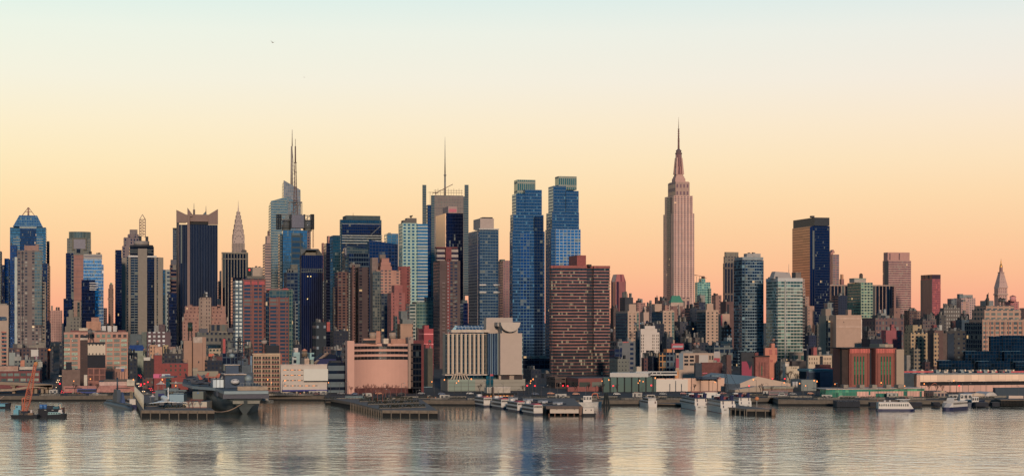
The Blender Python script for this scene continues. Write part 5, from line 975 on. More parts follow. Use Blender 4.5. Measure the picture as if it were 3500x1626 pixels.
t.blk('block', -160, 144, 1266, P((130, 52, 56), scale=.6), D=24, xc=136); b0 = t.last[0][2]; t.blk('tan_top', -160, 66, 1250, P((190, 140, 115)), yb=1266, dY=3, D=16, xc=62); t.panel('pale_coping', -100, 62, 1264, 1267.5, P((190, 160, 140)), b=b0)
for y in (1274, 1292): t.windows(-20, 134, y, y + 10, 7, 1, [P((150, 165, 150)), P((60, 90, 90)), P((110, 130, 125))], .82, .9, b=b0)
t.blk('roof_equipment', 66, 120, 1252, P((196, 180, 160)), yb=1262, dY=5, D=8)
t = T('gridded_warehouse', 'tan brick warehouse with rows of green glass windows right of the left street', 'warehouse', 217, 1330)
tb = P((206, 142, 116), .85, noise=.1, scale=.5)
t.blk('block', 215, 437, 1138, tb, D=30, xc=215 + 4); b0 = t.last[0][2]; wg = [P((124, 158, 132), .35), P((60, 84, 80), .3), P((100, 134, 116), .35), P((84, 100, 92), .3)]
t.windows(216, 268, 1155, 1262, 2, 7, wg, .8, .6, b=b0); t.windows(338, 436, 1155, 1262, 4, 7, wg, .8, .6, b=b0); t.windows(216, 436, 1141, 1153, 12, 1, [P((70, 60, 66)), P((124, 150, 132))], .6, .8, b=b0)
t.parapet(P((206, 142, 120)), 1.5); t.clutter(5, hmax=2)
for x0 in (348, 367, 386): t.blk('cooling_tower', x0, x0 + 14, 1113, P((205, 196, 190)), yb=1133, dY=9, D=7); t.blk('cooling_fan', x0 + 3, x0 + 7, 1110, DARK, yb=1113.3, dY=11, D=3)
t.blk('roof_band', 240, 430, 1128, P((130, 70, 66)), yb=1137, dY=12, D=10); t.blk('white_roof_box', 270, 300, 1120, P((214, 190, 160)), yb=1130, dY=14, D=8)
mid('dark_brown_slab', 'narrow dark brown slab with pale collar in front of the gridded warehouse', 274, 300, 1146, 1270, w((84, 60, 58), mx=.9, mz=.8), cl=0, D=14); t.panel('pale_collar', 274, 300, 1154, 1161, P((206, 180, 160)), out=.2); t.panel('black_top', 274, 300, 1146, 1154, P((24, 34, 50)), out=.3)
t = T('mural_building', 'brick building painted with black panel under a cream castellated panel', 'building', 299, 1240)
t.blk('block', 299, 360, 1170, P((170, 100, 84)), D=14, xc=300); b0 = t.last[0][2]; t.panel('black_top', 299, 360, 1169, 1176, P((20, 34, 50)), b=b0); t.panel('cream_panel', 300, 360, 1176, 1212, P((226, 200, 170), noise=.06), b=b0, out=.3); t.panel('black_panel', 299, 360, 1212, 1256, P((12, 18, 40)), b=b0, out=.4)
for i in range(5): t.panel('notch', 303 + i * 12, 307 + i * 12, 1176, 1180, P((30, 34, 46)), b=b0, out=.45); t.panel('notch', 303 + i * 12, 307 + i * 12, 1206, 1211, P((80, 80, 80)), b=b0, out=.45)
for x0 in (302, 322, 342):
    for y0 in (1260, 1282): t.panel('brick_bay', x0, x0 + 16, y0, y0 + 18, P((110, 62, 58)), b=b0, out=.15)
mid('brown_low_building', 'brown windowless low building at the corner of the left street', 212, 274, 1262, 1195, P((128, 96, 84)), cl=2, D=16, hmax=2); t.panel('black_screen', 225, 245, 1236, 1263, P((16, 24, 48)), out=.3)
mid('white_thin_block', 'thin white wall block between brown slab and mural building', 287, 298, 1280, 1200, P((220, 205, 185)), cl=0, D=8)
t = T('pink_low_building', 'long low pink building with a red awning along the avenue', 'building', 217, 1160)
t.blk('block', 216, 460, 1318, P((196, 124, 112), .85, scale=.5), D=16, xc=217); b0 = t.last[0][2]; t.panel('dark_vent', 222, 280, 1324, 1326.5, DARK, b=b0, out=.1); t.panel('dark_vent', 396, 446, 1324, 1326.5, DARK, b=b0, out=.1); t.panel('red_awning', 218, 246, 1337, 1342, P((220, 70, 76)), b=b0, out=1.5); t.panel('red_doors', 218, 245, 1342, 1350, P((170, 60, 66)), b=b0, out=.2)
t.windows(402, 458, 1336, 1350, 7, 1, [P((205, 160, 120)), P((240, 190, 130))], .7, .8, b=b0)
t.blk('upper_floor', 338, 434, 1304, P((220, 170, 155)), yb=1318, dY=8, D=8, xc=339); t.blk('roof_shed', 434, 460, 1296, P((206, 190, 165)), yb=1318, dY=7, D=8, xc=434); t.blk('brown_bay', 355, 440, 1296, P((100, 84, 76)), yb=1304, dY=12, D=6)
def billboard(label, x0, x1, y0, y1, Y, mat, yleg, extra=None):
    global t
    t = T('billboard', label, 'billboard', x0, Y)
    t.blk('board', x0, x1, y0, mat, yb=y1, D=.8, xc=x0); b0 = t.last[0][2]; m = MB(); n = 4
    for i in range(n):
        a, _ = t.plane(x0 + (x1 - x0) * (i + .5) / n, b0 + 1.2); m.tube((a, b0 + 1.2, t.zz(yleg)), (a, b0 + 1.0, t.zz(y1)), .18); m.tube((a, b0 + 4, t.zz(yleg)), (a, b0 + 1.0, t.zz((y0 + y1) / 2)), .14)
    m.build('support_frame', t.e, [DARK]); return t
billboard('weathered rooftop billboard on black legs right of the gridded warehouse', 394, 430, 1257, 1270, 1200, P((170, 110, 84), noise=.3), 1297); t.panel('pale_strip', 396, 428, 1254, 1259, P((206, 190, 180)), out=.2); t.panel('blue_patch', 414, 424, 1259, 1268, P((40, 90, 170)), out=.25)
# --- between streets
mid('mauve_grid_block', 'mauve brick block with white windows left of the slender tan silo building', 501, 583, 1134, 1750, F((110, 80, 88), (190, 190, 190), 4.6, 4.4, .5, .5, .1, bl=.1), cl=5, hmax=7, D=20); t.blk('roof_house', 541, 564, 1108, w((104, 78, 84), mx=.8), yb=1134, dY=6, D=12); t.panel('grey_side', 485, 501, 1134, 1200, P((100, 110, 104)), out=-.2, t=8)
mid('grey_wall_block', 'grey windowless wall block behind the blue roofed shed', 443, 486, 1142, 1800, P((84, 100, 108)), cl=1)
t = T('blue_roof_shed', 'low shed with a bright blue pitched roof right of the gridded warehouse', 'shed', 438, 1500)
t.blk('walls', 438, 497, 1198, P((140, 150, 130)), D=16); r, _, z1 = t.last; a0, a1, c0, c1 = r
MB().loft([[(a0, c0, z1), (a1, c0, z1), (a1, c1, z1), (a0, c1, z1)], [(a0 + 1, c0 + 7, t.zz(1179)), (a1 - 2, c0 + 7, t.zz(1179)), (a1 - 2, c0 + 8, t.zz(1179)), (a0 + 1, c0 + 8, t.zz(1179))]], 0, 0).build('blue_roof', t.e, [P((18, 74, 150), .6)])
mid('peach_block', 'cluster of peach and tan walls with small windows above the red brick hall', 508, 540, 1178, 1480, w((206, 152, 112), mx=.6), cl=3); t.blk('peach_wall', 527, 554, 1185, P((216, 156, 120)), yb=1214, dY=-8, D=10); t.blk('tan_wall', 574, 600, 1184, P((160, 120, 106)), dY=-6, D=14); t.blk('yellow_wall', 555, 575, 1178, w((190, 160, 110), mx=.6), dY=3, D=14)
mid('shaded_rooftops', 'dark low rooftops with white vents behind the red brick hall', 556, 622, 1208, 1300, w((60, 56, 66), bl=.1), cl=14, hmax=4)
mid('shaded_rooftops', 'dark low rooftops right of the gridded warehouse end', 437, 470, 1206, 1420, w((44, 54, 66), bl=.1), cl=8, hmax=4)
mid('dark_corner_block', 'dark corner block with a white blank roof sign left of the red brick hall', 490, 524, 1226, 1225, w((52, 46, 50), mx=.8, bl=.1), cl=1, D=20); t.panel('white_sign', 491, 513, 1220, 1231, P((214, 205, 190), noise=.05), out=.6, t=.3); t.blk('low_front', 486, 523, 1290, w((110, 70, 66)), dY=-6, D=8)
t = T('red_brick_hall', 'deep red brick hall with few green windows and painted pink sign', 'building', 524, 1190)
rb = P((160, 62, 58), .9, scale=.7, noise=.2); t.blk('hall', 524, 643, 1241, rb, D=24, xc=527); b0 = t.last[0][2]; t.blk('raised_corner', 524, 553, 1213, rb, yb=1241, D=16, xc=527, dY=.2)
t.windows(560, 640, 1243, 1256, 5, 1, [P((40, 76, 66))], .35, .5, b=b0, skip=.3); t.windows(560, 640, 1257, 1270, 5, 1, [P((40, 76, 66))], .35, .5, b=b0); t.windows(608, 624, 1271, 1284, 1, 1, [P((40, 76, 66))], .35, .5, b=b0)
t.panel('pink_sign', 524, 551, 1277, 1291, P((236, 44, 130), .6, noise=.05), b=b0); t.panel('white_sign', 553, 582, 1277, 1290, P((200, 205, 210)), b=b0); t.panel('blue_stripe', 564, 582, 1280, 1287, P((60, 90, 150)), b=b0, out=.35); t.panel('black_mark', 544, 549, 1279, 1289, DARK, b=b0, out=.35)
t.clutter(6, hmax=1.6)
a, _ = t.plane(546.5, b0 - .45); text('S', 2.2, (a, b0 - .45, t.zz(1284)), (pi / 2, 0, 0), P((236, 60, 140)), t.e)
t = T('tan_silo_building', 'tall windowless tan concrete building with fluted corners and water tank', 'building', 614, 1340)
sc2 = P((186, 138, 112), .9, noise=.1, scale=.2); t.blk('left_block', 625, 656, 1163, sc2, D=26, xc=628); t.blk('right_block', 656, 704, 1151, sc2, dY=-3, D=30, xc=659); b0 = t.last[0][2]; t.blk('low_base', 614, 640, 1226, sc2, dY=-5, D=20); t.blk('low_base', 700, 712, 1216, P((150, 120, 100)), dY=-5, D=20)
t.panel('pale_panel', 661, 691, 1151, 1171, P((196, 170, 152)), b=b0); t.panel('corner_joint', 659, 660, 1171, 1290, P((120, 88, 76)), b=b0, out=.1); t.panel('corner_joint', 691.5, 692.5, 1171, 1290, P((120, 88, 76)), b=b0, out=.1); t.panel('small_window', 677, 681, 1233, 1240, DARK, b=b0, out=.1); t.blk('side_balconies', 617, 626, 1163, F((120, 130, 130), (40, 56, 80), 9, 6, .1, .4), yb=1190, dY=4, D=10)
def water_tower(label, px, yt, yb, Y, w_=None, tank=(110, 84, 70), roof=(196, 120, 90), legs=True, frac=.55, group='rooftop water towers', big=False):
    x, y = X(px, Y), Y; zt, zb = Z(yt, Y), Z(yb, Y); h = zt - zb; r = w_ / 6000 * Y / 2 if w_ else h * .28
    e = empty('water_tower', (x, y, zb), 0, label, 'water tower', group)
    hl = h * (1 - frac) if legs else 0; rf = min(h * .22, r * .8)
    MB().cyl(0, 0, r, hl, h - rf, n=16, r1=r * .96).build('tank', e, [F(tank, tank, 60, .9, 0, .1, 0, lit=0, bl=0, tilt=0)])
    MB().cyl(0, 0, r * 1.08, h - rf, h, n=16, r1=.05).build('conical_roof', e, [P(roof)])
    if legs:
        m = MB()
        for k in range(4): c_, s_ = cos(pi / 4 + k * pi / 2), sin(pi / 4 + k * pi / 2); m.tube((r * 1.05 * c_, r * 1.05 * s_, -.5), (r * .8 * c_, r * .8 * s_, hl + .2), .16 + r * .03); c2, s2 = cos(3 * pi / 4 + k * pi / 2), sin(3 * pi / 4 + k * pi / 2); m.tube((r * c_, r * s_, .2), (r * .85 * c2, r * .85 * s2, hl), .1)
        m.build('leg_frame', e, [DARK])
    return e
water_tower('dark green water tower on tall legs atop the tan silo building', 650, 1099, 1163, 1345, 17, (34, 52, 44), (40, 56, 50), frac=.5)
water_tower('grey water tower on the gridded warehouse roof', 308, 1121, 1158, 1322, 16, (96, 90, 90), (110, 100, 96))
water_tower('water tower with orange cone roof behind the white parking garage', 1041, 1190, 1226, 1215, 20, (110, 90, 70), (226, 130, 96), frac=.8)
water_tower('dark water tower with pale rim left of the concave pink building', 1158, 1189, 1245, 1230, 17, (22, 30, 50), (200, 170, 150), frac=.95)
water_tower('left timber water tank on the concave pink building roof', 1274, 1128, 1157, 1175, 23, (150, 122, 100), (30, 46, 60), legs=False)
water_tower('right timber water tank on the concave pink building roof', 1342, 1128, 1158, 1175, 24, (140, 116, 98), (30, 46, 60), legs=False)
water_tower('water tower with peach cone on the orange stepped block', 2644, 1156, 1172, 1420, 11, (110, 84, 70), (220, 140, 104))
water_tower('grey water tower above the cream loft row', 2801, 1184, 1204, 1330, 13, (130, 120, 110), (160, 150, 140))
water_tower('left of two orange coned water towers below the rightmost beige tower', 2375, 1170, 1190, 1560, 11, (110, 90, 84), (216, 130, 100)); water_tower('right of two orange coned water towers below the rightmost beige tower', 2387, 1170, 1190, 1560, 11, (110, 90, 84), (216, 130, 100)); water_tower('grey coned water tower in front of the orange coned pair', 2383, 1178, 1198, 1500, 11, (84, 84, 90), (150, 150, 150))
water_tower('brown water tower on top of the green gridded tower', 2943, 933, 953, 1965, 13, (76, 66, 56), (60, 50, 46), legs=False)
water_tower('water tower beside the mauve gridded block front', 494, 1190, 1212, 1380, 9, (90, 80, 70), (210, 130, 90)); water_tower('small water tower on the blue shed side', 470, 1163, 1182, 1620, 8, (90, 80, 76), (200, 130, 100))
water_tower('dark water tower left of the white stepped building roof', 2173, 1100, 1125, 1640, 9, (80, 84, 90), (90, 96, 100)); water_tower('pale water tank on the dark block by the beige stepped wall', 2195, 1098, 1118, 1700, 11, (100, 104, 108), (150, 150, 146)); water_tower('black coned water tank above the white stepped building', 2212, 1094, 1116, 1650, 11, (50, 54, 66), (24, 30, 44))
water_tower('left dark water tank on the loft warehouse roof', 3419, 1015, 1046, 1590, 14, (70, 66, 66), (40, 40, 50)); water_tower('right dark water tank on the loft warehouse roof', 3430, 1017, 1046, 1590, 13, (84, 80, 78), (50, 50, 56))
water_tower('pink drum tank right of the campanile tower', 3462, 1008, 1030, 2895, 22, (196, 116, 110), (150, 90, 90), legs=False)
water_tower('rust coned tank house on the navy shed block', 3002, 1133, 1150, 1480, 14, (36, 44, 66), (206, 140, 110), legs=False)
water_tower('grey water tank in front of the concave red framed block', 1469, 1160, 1175, 1240, 10, (84, 100, 96), (70, 90, 90))
water_tower('square legged water tank behind the brick loft office', 903, 1155, 1207, 1200, 19, (150, 128, 116), (120, 110, 104), frac=.36); water_tower('grey coned water tank left of the brick loft office', 843, 1174, 1214, 1200, 17, (96, 100, 90), (60, 60, 60), frac=.4)
water_tower('pale water tank left edge of the leftmost beige tower base', 2090, 1122, 1144, 1500, 10, (110, 110, 116), (150, 150, 150)); water_tower('dark tank on the white windowed brown block', 2480, 1096, 1118, 1820, 11, (60, 60, 70), (80, 76, 80)); water_tower('brown conical tank at the foot of the grey brown slab', 62, 1193, 1222, 1370, 15, (90, 76, 76), (200, 130, 100), legs=False)
mid('carved_parapet_block', 'grey block with scalloped parapet behind the tan silo building', 667, 801, 1136, 1650, F((110, 106, 98), (44, 50, 66), 4, 6, .5, .5, .2, bl=.2), cl=4, hmax=2); t.blk('navy_box', 679, 710, 1122, NAVY, yb=1136, dY=4, D=10); t.blk('navy_box', 776, 800, 1120, NAVY, yb=1136, dY=4, D=10)
mid('tan_office_block', 'tan office block with teal top right of the tan silo building', 707, 756, 1190, 1380, w((190, 165, 135), (60, 80, 80), mx=.4), cl=4); t.blk('teal_top', 708, 755, 1176, CW((50, 90, 110)), yb=1190, dY=5, D=10)
mid('red_strip_block', 'brown slab with a bright red edge strip behind the gray warship', 755, 770, 1158, 1360, P((110, 80, 74)), cl=0, D=10); t.panel('red_strip', 762, 770, 1157, 1210, P((206, 60, 60)), out=.4); t.blk('gridded_wing', 771, 802, 1162, w((90, 96, 100), (50, 60, 76), 3.5, 5, .4, .3), dY=5, D=16)
mid('dark_red_block', 'dark red low block with orange roof tarp behind the warship', 712, 760, 1217, 1260, P((100, 50, 54)), cl=3, hmax=2); t.panel('orange_tarp', 713, 731, 1208, 1217, P((236, 96, 44)), out=1, t=4)
mid('blue_scaffold_block', 'dark blue scaffolded block behind the warship superstructure', 752, 832, 1208, 1290, F((60, 86, 110), (16, 30, 56), 3, 5, .16, .14, .3), cl=6, hmax=4)
mid('brick_corner_block', 'brick corner block with iron stair left of the brick loft office', 820, 862, 1216, 1230, w((120, 76, 70), (150, 150, 150), 4, 5, .6, .5), cl=4, hmax=3); t.panel('blue_banner', 855, 861, 1216, 1292, P((110, 150, 180)), out=.3)
mid('beige_quay_shed', 'long low beige windowless shed behind the museum pier aircraft', 656, 746, 1268, 1185, P((160, 146, 122), noise=.1), cl=2, D=14, hmax=2); t.blk('raised_end', 657, 676, 1257, P((170, 150, 124)), yb=1268, D=8, dY=2)
mid('dark_filler_block', 'dark building group behind the masts of the warship', 700, 760, 1232, 1240, w((40, 44, 60), bl=.05), cl=4)
mid('navy_low_block', 'dark glass low block left of the tan silo building at the street', 596, 622, 1225, 1290, w((50, 56, 70), bl=.1), cl=4, hmax=2.5)
t = T('brick_loft_office', 'tan loft office with red brick spandrels and nine rows of dark windows', 'building', 863, 1170)
tan = P((206, 165, 128), .8, noise=.1); t.blk('block', 863, 958, 1209, tan, D=26, xc=865); b0 = t.last[0][2]
for x0, x1, n in ((867, 893, 3), (896, 925, 3), (928, 955, 3)):
    t.windows(x0, x1, 1214, 1334, n, 8, [P((40, 46, 36)), P((66, 72, 54)), P((30, 36, 40))], .78, .5, b=b0)
    for i in range(8): t.panel('brick_spandrel', x0, x1, 1226.6 + i * 15, 1230 + i * 15, P((140, 60, 56)), b=b0, out=.1)
t.panel('cornice', 862, 958, 1207, 1210, P((226, 190, 150)), b=b0, out=.8); t.panel('blue_shopfront', 905, 965, 1336, 1352, P((14, 28, 100)), b=b0, out=1)
t.blk('dark_roof_house', 906, 955, 1180, P((26, 32, 48)), yb=1209, dY=8, D=10); t.blk('brick_wing', 955, 964, 1208, P((160, 80, 66)), dY=8, D=16)
t = T('parking_garage', 'white parking garage with glowing slits, big blank white board and blue awning', 'parking garage', 959, 1140)
wg_ = P((214, 194, 178), .75, noise=.08); t.blk('block', 958, 1118, 1245, wg_, D=34, xc=960); b0 = t.last[0][2]
for j in range(4):
    for i in range(5):
        x0 = 967 + i * 24.5
        if j < 2 and i > 2: continue
        t.panel('deck_slit', x0, x0 + 20, 1262 + j * 18, 1264.4 + j * 18, P((70, 50, 40)), b=b0, out=.06); t.panel('glow', x0 + 2 + (i * 7 + j * 5) % 6, x0 + 12, 1262.4 + j * 18, 1264 + j * 18, P((255, 150, 70), emit=.7), b=b0, out=.1)
t.panel('white_board', 1037, 1120, 1260, 1300, P((226, 220, 205), .6, noise=.03), b=b0, out=1.4); t.panel('board_rail', 1038, 1119, 1301, 1303, DARK, b=b0, out=1.5, t=.1); t.panel('blue_awning', 963, 1118, 1331, 1335.5, P((18, 34, 150)), b=b0, out=2)
for i in range(5): t.panel('shop_post', 987 + i * 25, 991 + i * 25, 1336, 1356, P((220, 190, 160)), b=b0, out=1); 
for i in range(4): t.panel('dark_shopfront', 992 + i * 25, 1011 + i * 25, 1337, 1356, P((30, 30, 44)), b=b0, out=.5); t.panel('red_lamp', 1000 + i * 25, 1002.5 + i * 25, 1342, 1344.5, P((255, 90, 70), emit=1.5), b=b0, out=.7)
t.panel('cornice', 958, 1118, 1244, 1246, P((230, 200, 190)), b=b0, out=.6); t.blk('stair_house', 1029, 1057, 1224, P((210, 170, 140)), yb=1245, dY=5, D=8, xc=1041); t.blk('vent_box', 1058, 1072, 1229, P((150, 160, 140)), yb=1245, dY=6, D=6); t.clutter(4, hmax=1.5)
mid('white_stepped_block', 'small white stepped block behind the white parking garage', 998, 1025, 1203, 1260, P((150, 190, 190)), cl=2, D=10); t.blk('top', 1001, 1019, 1188, P((210, 190, 180)), yb=1203, dY=3, D=6); t.blk('white_lower', 996, 1013, 1218, w((190, 196, 190), (40, 50, 66), 4, 4, .4, .4), dY=-3, D=6)
mid('pale_teal_block', 'pale teal low block behind the orange coned water tower', 1048, 1074, 1205, 1270, w((140, 190, 190), (40, 60, 80), 5, 4, .5, .5), cl=1)
t = T('navy_roof_hall', 'hall with deep navy roof and brown gable rim behind the parking garage', 'hall', 1075, 1230)
t.blk('walls', 1072, 1172, 1226, P((14, 26, 96)), D=20); r, _, z1 = t.last; a0, a1, c0, c1 = r; MB().loft([[(a0, c0, z1), (a1, c0, z1), (a1, c1, z1), (a0, c1, z1)], [(a0 + 5, c0 + 6, t.zz(1207)), (a1 - 3, c0 + 6, t.zz(1213)), (a1 - 3, c1 - 2, t.zz(1213)), (a0 + 5, c1 - 2, t.zz(1207))]], 0, 0).build('roof', t.e, [P((16, 28, 56))])
t.blk('tan_box', 1106, 1118, 1206, P((200, 165, 110)), yb=1216, dY=8, D=4)
m = MB(); m.tube((a0 - 2, c0 - .5, z1 - 3), (a0 + 8, c0 + 4, t.zz(1206)), 1.1); m.build('gable_rim', t.e, [P((150, 120, 100))])
mid('dark_office_slab', 'dark office slab with faint lettered windows behind the navy roofed hall', 1068, 1115, 1100, 1500, F((36, 50, 64), (110, 120, 130), 3, 9, .4, .75, .1, bl=.3), cl=3); t.blk('red_corner_block', 1113, 1128, 1100, P((190, 60, 50)), yb=1132, dY=2, D=8); t.blk('mauve_block', 1100, 1140, 1184, w((90, 66, 66)), dY=-60, D=12)
mid('dark_base_block', 'dark lower city block behind the navy roofed hall, right part', 1128, 1190, 1130, 1600, w((40, 44, 62), bl=.05), cl=6)
t = T('grey_ramp_garage', 'grey curved ramp garage with dark deck openings between white garage and pink building', 'parking garage', 1119, 1160)
t.blk('ramp_block', 1119, 1186, 1239, F((96, 116, 128), (20, 30, 50), 60, 5.4, 0, .62, .2, lit=0, bl=0), D=24, xc=1121); t.blk('banded_wing', 1169, 1188, 1172, F((150, 130, 122), (24, 34, 48), 60, 3.6, 0, .5, .2, lit=0, bl=0), dY=3, D=20, xc=1177); t.blk('roof_gear', 1124, 1166, 1232, DARK, yb=1239, dY=4, D=8); t.clutter(4, hmax=1.5)
# --- concave pink building
t = T('concave_building', 'big pink concrete building with curved blank front, window bands and red framed end', 'building', 1186, 1140)
pc = P((236, 166, 140), .8, noise=.06, scale=.1); t.blk('left_tower', 1180, 1211, 1164, pc, D=20, xc=1187); b0 = t.last[0][2]
r = t.rect(1211, 1395, 1211, 1, 26); a0, a1, c0, c1 = r; n = 14; dep = 9
fr = [(a0 + (a1 - a0) * i / n, b0 + 1 + dep * (1 - (2 * i / n - 1) ** 2)) for i in range(n + 1)]; zt = t.zz(1174); po = fr + [(a1, c1 + 6), (a0, c1 + 6)]
def slab(name, za, zb, mt, off=0): m = MB(); m.prism([(x, y - off) for x, y in fr] + [(a1 - .1, c1 + 5.9), (a0 + .1, c1 + 5.9)], za, zb, 0, 1, 0, sm=False); m.build(name, t.e, [mt, ROOF])
zz = t.zz; ys = [(1327, 1229.5, pc, 0), (1229.5, 1219, P((30, 30, 38), .3), -.6), (1219, 1211, pc, 0), (1211, 1201, P((30, 30, 38), .3), -.6), (1201, 1193.5, pc, 0), (1193.5, 1183, P((36, 30, 36), .3), -.6), (1183, 1174, pc, 0)]
for ya, yb_, mt, off in ys: slab('curved_wall' if mt is pc else 'window_band', zz(ya), zz(yb_), mt, off)
m = MB()
for ya, yb_, mt, off in ys:
    if mt is pc: continue
    for i in range(1, n): x, y = fr[i]; m.box(x - .12, x + .12, y + .3, y + .9, zz(ya), zz(yb_), 0, 0)
m.build('mullions', t.e, [P((110, 84, 76))])
slab('red_base', -1, zz(1327), P((110, 50, 50)), .8); t.panel('right_fin', 1395, 1412, 1152, 1326, P((176, 140, 124), noise=.06), b=b0 - .5, out=1, t=10); t.blk('dark_glass_end', 1411, 1440, 1174, CW((24, 30, 44), (16, 18, 30), 2, 4, bl=.1), dY=1, D=20, xc=1411, roof=DARK)
rd = P((120, 34, 40)); t.panel('red_frame', 1407, 1448, 1162, 1174, rd, b=b0, out=.5, t=12); t.panel('red_frame', 1438, 1448, 1174, 1345, rd, b=b0, out=.5, t=12); t.panel('red_frame', 1411, 1438, 1326, 1331, rd, b=b0, out=.5, t=6)
t.blk('roof_frame', 1236, 1287, 1156, P((206, 140, 108)), yb=1174, dY=10, D=8); t.panel('frame_void', 1240, 1284, 1162, 1173, P((30, 34, 44)), out=.1); t.blk('cream_unit', 1306, 1328, 1156, P((230, 200, 170)), yb=1174, dY=6, D=6); t.blk('roof_house', 1330, 1386, 1157, P((200, 130, 100)), yb=1174, dY=14, D=8); t.mast(1403, 1150, 1153, .6, .4, dY=3)
mid('tan_stepped_block', 'tan block with small paired windows behind the concave pink building', 1352, 1412, 1106, 1450, F((190, 140, 108), (70, 50, 50), 7, 3.8, .8, .5, .1, bl=.1), cl=2); t.blk('grey_top', 1366, 1414, 1090, P((124, 128, 124)), yb=1106, dY=4, D=14); t.blk('green_side', 1344, 1358, 1080, w((70, 90, 90)), dY=6, D=14); t.blk('grey_top', 1362, 1392, 1062, P((110, 116, 116)), yb=1090, dY=10, D=12)
mid('crimson_step_block', 'crimson block with pale floor lines behind the red framed end', 1430, 1481, 1123, 1380, F((196, 48, 60), (220, 110, 110), 60, 8, 0, .9, 0, lit=0, bl=0), cl=0); t.blk('top', 1443, 1466, 1111, P((190, 44, 56)), yb=1123, dY=3, D=10); t.blk('brown_side', 1422, 1431, 1119, P((90, 64, 60)), dY=3, D=14); t.blk('low_red', 1448, 1472, 1176, P((180, 50, 56)), dY=-30, D=8)
mid('olive_low_block', 'olive grey low block right of the red framed end', 1449, 1480, 1190, 1250, P((90, 84, 70)), cl=2, hmax=2); t.panel('glass_entry', 1446, 1475, 1320, 1332, F((150, 190, 200), (60, 120, 150), 2, 2.5, .1, .2), out=2)
# --- striped hotel block
t = T('striped_building', 'cream and dark green striped office building with half moon terrace tower', 'building', 1518, 1190)
t.blk('striped_block', 1513, 1668, 1140, P((200, 176, 148), .8, noise=.06), yb=1278, D=34, xc=1522); b0 = t.last[0][2]
for i in range(10): t.panel('dark_strip', 1522 + i * 14.7, 1528 + i * 14.7, 1142, 1277, F((60, 90, 96), (20, 56, 76), 1.6, 3.1, .25, .12, .7), b=b0, out=.12); t.panel('stone_rib', 1529.5 + i * 14.7, 1535 + i * 14.7, 1139, 1277, P((220, 190, 160), noise=.06), b=b0, out=1.2)
t.panel('top_slab', 1541, 1671, 1126, 1135, P((216, 190, 165)), b=b0 + 2, out=2, t=14)
r = t.rect(1558, 1664, 1558, 12, 12); a0, a1, c0, c1 = r; MB().loft([[(a0, c0, zz(1127)), (a1, c0, zz(1127)), (a1, c1, zz(1127)), (a0, c1, zz(1127))], [(a0 + 2, c0 + 5, t.zz(1112, 12)), (a1 - 2, c0 + 5, t.zz(1112, 12)), (a1 - 2, c1, t.zz(1112, 12)), (a0 + 2, c1, t.zz(1112, 12))]], 0, 0).build('greenhouse_roof', t.e, [F((200, 205, 205), (80, 120, 140), 2.4, 2.4, .15, .15, .6)])
t.blk('finned_glass_block', 1668, 1712, 1139, F((100, 130, 150), (22, 56, 96), 1.6, 60, .35, 0, .8), yb=1280, D=28, xc=1668, dY=1)
t.blk('blank_slab', 1710, 1784, 1138, P((206, 176, 156), .8, noise=.05), yb=1280, D=26, xc=1710, dY=-1); b1 = t.last[0][2]; t.blk('back_slab', 1654, 1752, 1085, P((196, 172, 156), noise=.08), yb=1139, D=20, xc=1662, dY=12)
t.blk('terrace_core', 1716, 1770, 1104, P((200, 176, 160)), yb=1138, dY=2, D=16, xc=1716); a0, _ = t.plane(1743, b1 - 1); m = MB(); R_ = 6.8; zc = t.zz(1101); q = [(a0 + R_ * cos(pi + pi * k / 12), zc + R_ * .95 * sin(pi + pi * k / 12)) for k in range(13)]
m.face([(x, b1 - 3, z) for x, z in q]); m.face([(x, b1 + 6, z) for x, z in q][::-1]); [m.face([(x, b1 - 3, z), (x, b1 + 6, z), (x2, b1 + 6, z2), (x2, b1 - 3, z2)]) for (x, z), (x2, z2) in zip(q, q[1:] + q[:1])]; m.build('half_moon_terrace', t.e, [P((214, 190, 170), noise=.1)])
t.blk('left_crescent', 1690, 1716, 1101, P((190, 172, 158)), yb=1114, dY=3, D=10); t.panel('glass_edge', 1784, 1787, 1138, 1279, F((150, 170, 165), (40, 70, 90), 2, 3, .2, .3), b=b1, out=0, t=1)
t.blk('plinth', 1506, 1795, 1296, P((166, 156, 140), .85, noise=.08), D=40, xc=1530, dY=-6); b2 = t.last[0][2]; t.blk('glass_storey', 1520, 1700, 1279, CW((30, 80, 96), (60, 100, 100), 3, 4), yb=1296, D=24, xc=1530, dY=1); t.panel('white_ledge', 1520, 1787, 1278, 1281, P((226, 200, 180)), b=b0 - 2, out=1, t=10)
t.blk('stone_piers', 1705, 1786, 1281, F((190, 160, 140), (60, 50, 50), 9, 60, .35, 0, 0), yb=1296, D=20, xc=1705, dY=2); t.panel('green_panel', 1533, 1624, 1296.5, 1345, F((130, 140, 124), (118, 130, 116), 60, 3.2, 0, .1, 0, lit=0, bl=0, tilt=0), b=b2, out=.2); t.panel('teal_window', 1661, 1686, 1284, 1325, CW((30, 130, 140), (20, 80, 96)), b=b2, out=.3)
for i in range(3): t.panel('panel_joint', 1533, 1794, 1307 + i * 12, 1307.8 + i * 12, P((120, 112, 100)), b=b2, out=.25)
m = MB()
for k in range(7):
    x = 1541 + k * 10.5; a, _ = t.plane(x, b2); at_, _ = t.plane(1573, b2); m.tube((a, b2 + 1, t.zz(1296)), (a + (at_ - a) * .35, b2 + 2, t.zz(1279)), .35); m.tube((a + (at_ - a) * .35, b2 + 2, t.zz(1279)), (at_, b2 + 4, t.zz(1273)), .35)
m.build('dome_ribs', t.e, [P((220, 190, 160))])
t = T('crown_roof_restaurant', 'waterside restaurant with serrated white crown roof over black canopy', 'restaurant', 1655, 1080)
